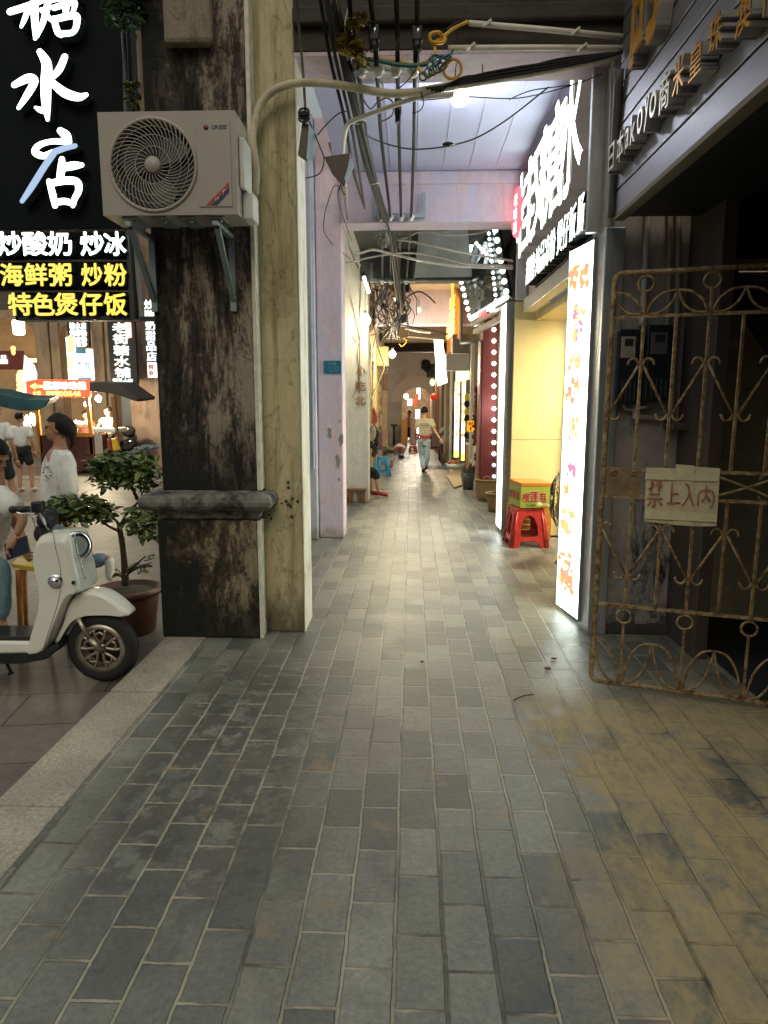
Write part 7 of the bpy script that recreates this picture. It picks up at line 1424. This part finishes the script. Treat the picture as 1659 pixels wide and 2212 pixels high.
# orange banner, its pole, and the white hanging sign
t = thing('banner_sign', 'long orange lettered banner board hanging high on the right', 'sign', at(978, 680, Y=15)); mb = MB(); mb.prism(Q((965, 610, 16.5), (977, 604, 16.0), (993, 650, 14.4), (992, 727, 14.4), (965, 770, 16.5)), (.03, .03, 0)); mb.build('board', em('amber banner', (.55, .20, .02), .28, (.45, .16, .03)), t); mb = MB()
for k in range(6): p = at(967, 668 + 14 * k, Y=16.35); q = at(990, 650 + 12 * k, Y=14.5); mb.text('招牌奶茶店铺'[k] * 1, p + V((-.035, 0, 0)), (q - p) * .95 - UZ * (q.z - p.z) * .5, UZ * .13, V((-.02, 0, 0)), bold=.05)
mb.build('lettering', em('bright orange letters', (1, .45, .03), 1.0), t)
mb = MB(); mb.prism(Q((974, 604, 14.3), (981, 607, 14.3), (979, 660, 14.3), (976, 672, 14.3)), (0, .03, 0)); mb.build('lit_blade', em('orange blade light', (1, .35, .01), 1.6), t)
o = MB().tube(Q((997, 600, 14.2), (996, 745, 14.2)), .028, 8, 1).build('sign_pole', pm('blue grey pole', (.22, .26, .28), .4), None, at(996, 700, Y=14.2)); tag(o, 'blue grey pole holding the orange banner', 'pole')
o = MB().tube(Q((996, 742, 14.2), (1040, 736, 13.8)), .03, 8, 1).build('sign_bracket', pm('blue grey pole', (.22, .26, .28), .4), None, at(1010, 740, Y=14)); tag(o, 'dark horizontal bracket joining the banner pole to the wall', 'bracket')
t = thing('hanging_sign', 'white glowing hanging menu sign tilted with orange red writing', 'sign', at(950, 780, Y=15.8)); mb = MB(); mb.prism(Q((937, 733, 15.9), (956, 734, 15.6), (966, 826, 15.6), (945, 834, 15.9)), (.01, .05, 0), .004); mb.build('panel', em('menu panel light', (.97, 1, .86), 2.4), t); mb = MB()
for k in range(4): mb.prism(Q((939 + 3.6 * k, 735, 15.78 - .03 * k), (941 + 3.6 * k, 735, 15.77 - .03 * k), (942 + 3.6 * k, 750, 15.77 - .03 * k), (940.5 + 3.6 * k, 750, 15.78 - .03 * k)), (0, -.03, 0))
p = at(945, 783, Y=15.74); mb.text('小吃', p, (.16, -.05, 0), (.02, 0, .22), (0, -.02, 0), bold=.05, vertical=True); p = at(952, 826, Y=15.72); mb.text('24', p, (.09, -.03, 0), (.02, 0, .18), (0, -.02, 0), vertical=True, bold=.01); mb.build('lettering', em('orange print light', (.95, .28, .06), 1.1), t)
lamp_light('panel_glow', at(940, 800, Y=15.0), 60, (1, .9, .7), .3, t)
# far right clutter before the arch
t = thing('plastic_chair', 'dark red plastic armchair standing by the right wall before the arch', 'chair', ground(938, 1008)); c = ground(938, 1004) + UY * .3; M_DKRED = pm('dark red plastic', (.115, .03, .026), .45)
MB().box((c.x - .2, c.y - .2, .40), (c.x + .2, c.y + .2, .44), .015).build('seat', M_DKRED, t); MB().prism([c + V((-.2, .18, .44)), c + V((.2, .18, .44)), c + V((.22, .26, .82)), c + V((-.22, .26, .82))], (0, .025, 0), .008).build('backrest', M_DKRED, t)
for sx_ in (-1, 1):
    MB().tube([c + V((sx_ * .2, -.2, .42)), c + V((sx_ * .22, -.18, .64)), c + V((sx_ * .22, .2, .66))], .02, 6, 3).build('armrest', M_DKRED, t)
    for sy_ in (-1, 1): MB().bar(c + V((sx_ * .18, sy_ * .18, .41)), c + V((sx_ * .22, sy_ * .22, 0)), .045, .03).build('leg', M_DKRED, t)
t = thing('round_speaker', 'white ringed round black device on a dark stand by the right wall', 'speaker', ground(963, 985)); c = at(963, 936, Y=20.5); mb = MB(); mb.torus(c, .155, .045, UX, UZ, 26, 8); mb.build('ring', M_WHITE, t); MB().lathe([(0, .01), (.12, 0)], c, 20, -UY).build('cone', M_BLACK, t); MB().box((c.x - .2, c.y + .02, 0), (c.x + .25, c.y + .3, c.z - .22), .03).build('stand', pm('dark brown cloth', (.07, .035, .025), .9, .4, 6, .5), t)
o = MB().prism(Q((960, 935, 21), (966, 905, 21), (979, 880, 21), (982, 950, 21), (965, 955, 21)), (0, .15, 0), .03).build('black_cover', M_BLACK, None, ground(970, 985)); tag(o, 'black draped cover rising behind the round speaker', 'cover')
for k in range(7):
    u = (943, 948, 952, 957, 962, 967, 974)[k]; m = (M_TAN, M_ORWOOD, M_WHITEP, pm('brown weathered board', (.24, .15, .09), .7, .3, 4, .3), M_WHITEP, M_TAN, M_WHITEP)[k]; lab = ('grey ribbed pillar', 'orange brown board', 'pale pipe column', 'patched brown cupboard', 'pale strip', 'tan strip', 'white pipe strip')[k]
    Y = 24 - k * .9; a = at(u - 3, 900, Y=Y); q = at(u + 3, 900, Y=Y); o = MB().box((a.x, Y, 0), (q.x, Y + .15, 2.9 + .1 * (k % 3)), .02).build('wall_board', m, None, (a.x, Y, 0)); tag(o, '%s on the right wall near the arch' % lab, 'board', 'boards and pipes near the arch')
t = thing('red_lantern', 'small red lantern hanging right of the arch', 'lantern', at(937, 857, Y=24)); MB().sphere(at(937, 857, Y=24), (.11, .11, .12), 16, 10).build('globe', em('red lantern light', (.9, .04, .02), .35, (.5, .03, .02)), t); MB().tube(Q((937, 850, 24), (937, 825, 24)), .01, 5, 1).build('cord', M_BLACK, t)
t = thing('wall_lamp', 'small warm lamp glowing left of the white hanging sign', 'lamp', at(934, 826, Y=22)); MB().sphere(at(934, 826, Y=22), (.07, .07, .1), 12, 8).build('globe', em('orange bulb light', (1, .6, .2), 8), t); lamp_light('wall_lamp_glow', at(925, 800, Y=24), 120, (1, .75, .5), .1, t)
t = thing('dark_speaker', 'black spiky clump of equipment hanging behind the white sign', 'equipment', at(925, 790, Y=22)); mb = MB(); mb.box(tuple(at(922, 815, Y=22)), (at(940, 790, Y=22).x, 22.3, at(940, 786, Y=22).z), .03)
for k in range(10): c = at(914 + random.uniform(0, 18), 780 + random.uniform(0, 20), Y=21.9); mb.sph(c, (.08, .06, .08), 7, 5)
mb.build('clump', M_BLACK, t)
# left side of the far arcade
t = thing('meter_box', 'pale yellow metal cabinet fixed high on the left wall', 'cabinet', at(823, 770, Y=16.6)); a = at(807, 791, Y=16.6); q = at(839, 748, Y=16.6); MB().box((a.x, 16.6, a.z), (q.x, 16.9, q.z), .02).build('case', pm('pale yellow enamel', (.60, .52, .20), .4, .06), t); MB().box((a.x + .03, 16.585, a.z + .03), (q.x - .03, 16.598, q.z - .03), .005).build('door', pm('pale yellow enamel', (.60, .52, .20), .4, .06), t)
MY_ = pm('yellowed pipe', (.62, .52, .22), .45, .15, 12, .05)
for lab, pts, r in (('yellowed pipe running straight down the left wall', ((806, 780, 14.6), (804, 860, 14.6), (803, 940, 14.6), (803, 1010, 14.6)), .022), ('second yellowed pipe down the left wall', ((799, 770, 14.2), (799, 860, 14.2), (798, 960, 14.2)), .02), ('slanting yellowed pipe crossing from the cabinet to the pipes', ((812, 735, 14.8), (822, 765, 14.8), (830, 790, 14.8), (815, 830, 14.7), (801, 865, 14.5)), .018), ('thin brown wire from the cabinet', ((806, 700, 14.9), (812, 725, 14.9), (806, 750, 14.9), (803, 800, 14.7)), .012)): cable(lab, pts, r, MY_ if 'yellow' in lab else M_CABLEB, 'wall_pipe', 'pipes on the left wall', 'pipe')
wbox('mustard yellow board behind the pipes on the left', 'wall_panel', 'panel', 803, 790, 817, 925, 17.2, .06, pm('mustard paint', (.50, .33, .03), .6, .1)); wbox('peeling brown post beside the mustard board', 'wall_panel', 'panel', 817, 790, 825, 970, 17.8, .2, plaster('peeling brown', (.48, .36, .24), (.16, .10, .06), .48, .56, (1, 1, .6), 9, bm=.5)); wbox('tall orange edged brown board on the left wall', 'wall_panel', 'panel', 825, 800, 838, 965, 18.5, .2, M_TAN)
wbox('small poster in red white and blue beside the white pillar', 'wall_poster', 'poster', 795, 742, 801, 778, 13.6, .02, pm('poster', (.40, .38, .36), .6, .4, 5)); wbox('wooden plaque on the far left wall', 'wall_plaque', 'plaque', 828, 808, 838, 842, 18.4, .05, M_WOOD)
c = at(809, 898, Y=14.0); tag(MB().prism(Q((803, 915, 14), (804, 885, 14), (808, 878, 14), (816, 900, 14), (815, 912, 14), (809, 917, 14)), (0, .06, 0), .015).build('red_bag', pm('translucent red plastic', (.55, .10, .08), .4), None, c), 'red plastic bag hanging from the pipes on the left', 'bag')
t = thing('clothes_rack', 'dark clothes and bags hanging in a clump on the left wall', 'clothes', at(806, 950, Y=14.2)); mb = MB()
for k in range(12): mb.sph(at(801 + random.uniform(0, 14), 925 + 5 * k, Y=14.2), (.05, .06, .08), 8, 6)
mb.build('cloth', pm('dark mixed cloth', (.05, .05, .05), .9, .6, 6, .4), t); mb = MB(); mb.sph(at(807, 935, Y=14.1), (.05, .03, .14), 10, 8); mb.build('pale_bag', pm('pale bag', (.5, .48, .42), .6), t); mb = MB(); mb.box(tuple(at(815, 972, Y=16)), (at(826, 925, Y=16).x, 16.1, at(826, 930, Y=16).z), .01); mb.build('dark_coat', pm('maroon brown cloth', (.09, .045, .04), .9, .4, 8, .4), t)
t = thing('broom', 'broom with yellow handle and light blue head leaning by the blue stool', 'broom', ground(810, 1018)); MB().tube(Q((813, 967, 14.3), (811, 1000, 14.1)), .018, 8, 1).build('handle', pm('yellow plastic', (.75, .48, .04), .4), t); MB().prism(Q((810, 990, 14.1), (812, 990, 14.1), (817, 1016, 14.05), (803, 1018, 14.05)), (0, .06, 0), .01).build('head', pm('light blue plastic', (.12, .38, .52), .5), t)
stool('blue plastic stool on the left behind the seated person', ground(827, 1030) + UY * .15, .32, .44, pm('blue plastic', (.02, .20, .40), .35, .05), .15)
t = thing('wooden_bench', 'low dark wooden footstool at the foot of the white pillar', 'bench', ground(771, 1086)); a = ground(749, 1086); q = ground(792, 1084); MB().box((a.x, a.y - .02, .20), (q.x, a.y + .22, .24), .01).build('seat', M_WOOD, t)
for x in (a.x + .02, q.x - .11): MB().prism([(x, a.y, 0), (x + .09, a.y, 0), (x + .09, a.y, .199), (x, a.y, .199)], (0, .20, 0), .008).build('leg', M_WOOD, t)
wbox('small dark wooden bench farther back behind the blue stool', 'wooden_bench', 'bench', 836, 993, 848, 1012, 16.5, .5, M_WOOD)
# seated person: legs show beyond the pillar
lp = at(797, 1030, Y=12.75); t, J = person('person seated behind the white pillar in black cropped trousers and red sandals', (-.98, 12.9, 0), (-.98, 12.95, 1.25), (.9, -.3, -.1), 'fair', dict(pelvis=(-1.05, 12.95, .50), chest=(-1.02, 12.95, .85), neck=(-1.0, 12.95, 1.06), shL=(-1.0, 13.12, .98), elL=(-.98, 13.15, .72), wrL=(-.85, 13.1, .58), shR=(-1.0, 12.78, .98), elR=(-1.0, 12.74, .74), wrR=(-.9, 12.75, .58),
    hipL=(-1.0, 13.05, .48), knL=(-.75, 13.1, .46), anL=(-.72, 13.05, .07), toL=(-.58, 13.0, .03), hipR=(-.98, 12.82, .49), knR=tuple(at(811, 1018, Y=12.75)), anR=tuple(at(818, 1062, Y=12.7)), toR=tuple(at(835, 1068, Y=12.62))), tee=M_DKCLOTH, legs_m=M_DKCLOTH, shoes=pm('red sandal', (.40, .06, .05), .5), leg_len=.45, vox=.012)
stool('dark red low stool hidden behind the white pillar under the seated person', (-1.08, 12.95, 0), .30, .36, M_DKRED, 0)
for lab, u, v in (('small red stool on the floor by the white sack', 862, 978), ('small red stool on the floor left of the walking person', 892, 976)): p = ground(u, v); stool(lab, p, .30, .20, M_REDP, .1, 'small red stools', False)
def sack(label, u0, v0, u1, v1, m, Y=None):
    Y = Y or depth_on((u0 + u1) / 2, v1); a = at(u0, v1, Y=Y); q = at(u1, v0, Y=Y); mb = MB(); w = (q.x - a.x) / 2; h = q.z - a.z
    for k in range(5): mb.sph((a.x + w * (.5 + .25 * k), Y + .1, h * .42 + random.uniform(-.02, .02)), (w * .5, .2, h * (.5 - .07 * abs(k - 2))), 12, 8)
    o = remesh(mb, .03).build('sack', m, None, ((a.x + q.x) / 2, Y, 0)); tag(o, label, 'sack')
sack('white sack slumped on the floor in front of the arch', 850, 957, 877, 977, M_TEE); sack('olive green sack on the floor beside the white one', 828, 964, 852, 978, pm('olive cloth', (.20, .22, .07), .9, .3, 10, .4)); sack('black shoe like bag lying in the middle of the walkway', 859, 981, 874, 990, M_BLACK)
t = thing('floor_pump', 'black upright stand on the left before the arch', 'stand', ground(851, 962)); c = ground(851, 962); MB().cyl(c, c + UZ * .75, .05).build('tube', M_BLACK, t); MB().box((c.x - .12, c.y - .05, .72), (c.x + .12, c.y + .05, .80), .01).build('top', M_BLACK, t)
# walking person with red apron
wy = depth_on(916, 1020); wz = lambda u, v, dy=0.0: at(u, v, Y=wy + dy)
t, J = person('walking person seen from behind in olive t-shirt, red apron and blue jeans', (at(914, 1020, Z=0).x, wy, 0), wz(917, 890), (.25, 1, 0), 'fair', dict(pelvis=wz(917, 950), chest=wz(918, 917), neck=wz(917.5, 903), shL=wz(904, 908), elL=wz(896, 929), wrL=wz(899, 945, .25), shR=wz(932, 908), elR=wz(939, 930), wrR=wz(951, 948, -.1), hipL=wz(910, 955), knL=wz(911, 985, .1), anL=wz(915, 1013, -.12), toL=wz(914, 1018, .04), hipR=wz(923, 955), knR=wz(923, 985), anR=wz(919, 1010, .1), toR=wz(919, 1012, .30)), tee=pm('olive cotton', (.44, .40, .28), .9, .12, 12, .3), legs_m=pm('pale denim', (.30, .40, .45), .9, .2, 25, .3), shoes=M_BLACK, leg_len=.97, tee_fit=1.15, vox=.014, sleeve=.75)
mb = MB()
for k, (w, v) in enumerate(((12, 910), (20, 917), (22, 921), (16, 925), (18, 931), (20, 936))): a = wz(917 - w / 2, v, -.172); q = wz(917 + w / 2, v, -.172); mb.box((a.x, a.y, a.z), (q.x, a.y + .004, a.z + (.022 if k in (1, 2) else .010)))
mb.build('back_print', pm('dark faded print', (.10, .09, .06), .9, .5, 30), t)
mb = MB(); mb.tube([wz(901, 938, -.02), wz(905, 941, -.12), wz(917, 942, -.17), wz(929, 941, -.12), wz(933, 938, -.02)], .018, 6, 4); mb.tube([wz(916, 942, -.18), wz(913, 950, -.19), wz(911, 957, -.18)], .014, 6, 3); mb.tube([wz(917, 942, -.18), wz(920, 949, -.19)], .014, 6, 2); mb.prism([wz(900, 937, .05), wz(905, 936, .14), wz(906, 958, .12), wz(902, 950, .06)], (0, .03, 0), .006); mb.prism([wz(929, 936, .12), wz(934, 937, .05), wz(933, 968, .06), wz(928, 964, .12)], (0, .03, 0), .006); mb.build('apron', pm('red cloth', (.42, .05, .05), .9, .1, 10, .2), t)
# people and lights beyond the arch
fy = 31; t, J = person('dark clothed person in a red top standing beyond the arch', (at(884, 950, Y=fy).x, fy, 0), at(884, 893, Y=fy), (-.3, -1, 0), 'tan', dict(pelvis=at(883, 922, Y=fy), chest=at(884, 908, Y=fy), neck=at(884, 900, Y=fy), shL=at(876, 904, Y=fy), elL=at(873, 915, Y=fy), wrL=at(876, 925, Y=fy - .2), shR=at(892, 904, Y=fy), elR=at(896, 915, Y=fy), wrR=at(893, 925, Y=fy - .2), hipL=at(880, 925, Y=fy), knL=at(880, 938, Y=fy), anL=(at(879, 950, Y=fy).x, fy, .07), toL=(at(878, 950, Y=fy).x, fy - .15, .03), hipR=at(886, 925, Y=fy), knR=at(886, 938, Y=fy), anR=(at(886, 950, Y=fy).x, fy, .07), toR=(at(887, 950, Y=fy).x, fy - .15, .03)), tee=pm('red brown top', (.30, .08, .05), .9, .3, 10), legs_m=M_DKCLOTH, shoes=M_BLACK, vox=.02, leg_len=.9)
t = thing('far_alley', 'bright continuation of the arcade seen through the arch', 'alley', (.3, 36, 0)); MB().box((-1.6, 28.4, 0), (-1.3, 48, 3.6)).build('left_wall', M_TAN, t); MB().box((1.2, 28.4, 0), (1.5, 48, 3.6)).build('right_wall', M_TAN, t); MB().box((-1.6, 48, 0), (1.5, 48.2, 3.6)).build('end_wall', pm('brown end wall', (.42, .30, .20), .8, .4, 3), t); MB().box((-1.6, 28.4, 3.6), (1.5, 48.2, 3.7)).build('ceiling', M_WHITEP, t)
for lab, u0, v0, u1, v1, m in (('tall white lit sign beyond the arch', 897, 885, 907, 955, em('far white light', (.95, 1, .9), 3.0)), ('slanting white lit sign high beyond the arch', 900, 838, 908, 862, em('far white light', (.95, 1, .9), 3.0)), ('small white lit panel beyond the arch left of the flag', 880, 862, 890, 876, em('far white light', (.95, 1, .9), 3.0))): wbox(lab, 'lit_sign', 'sign', u0, v0, u1, v1, 33 if 'tall' in lab else 34, .1, m, 'lit signs beyond the arch')
c = at(877, 856, Y=32); bulb('bright globe lamp beyond the arch', c, .10, 50, cord=[c + UZ * .6]); o = MB().prism(Q((893, 872, 32), (900, 850, 32), (905, 852, 32), (902, 868, 32), (896, 880, 32)), (0, .05, 0), .01).build('red_flag', em('glowing red flag', (.9, .10, .03), .7, (.6, .06, .02)), None, at(897, 865, Y=32)); tag(o, 'small red orange flag hanging beyond the arch', 'flag')
lamp_light('alley_fill', (.2, 36, 2.9), 190, (1, .92, .78), .3); lamp_light('alley_fill', (.3, 44, 2.9), 230, (1, .9, .75), .3)  # lamps without fixtures, added to brighten the alley beyond the arch
for lab, u, v, c_ in (('orange carton standing at the foot of the arch, left', 873, 935, (.55, .30, .10)), ('pale pink sack standing at the foot of the arch, right', 893, 935, (.50, .36, .32))):
    p = at(u, 960, Y=27.2); o = MB().box((p.x - .13, 27.2, 0), (p.x + .13, 27.5, 1.0), .05).build('tall_carton', pm(lab[:12], c_, .7, .15, 6, .2), None, (p.x, 27.2, 0)); tag(o, lab, 'carton')
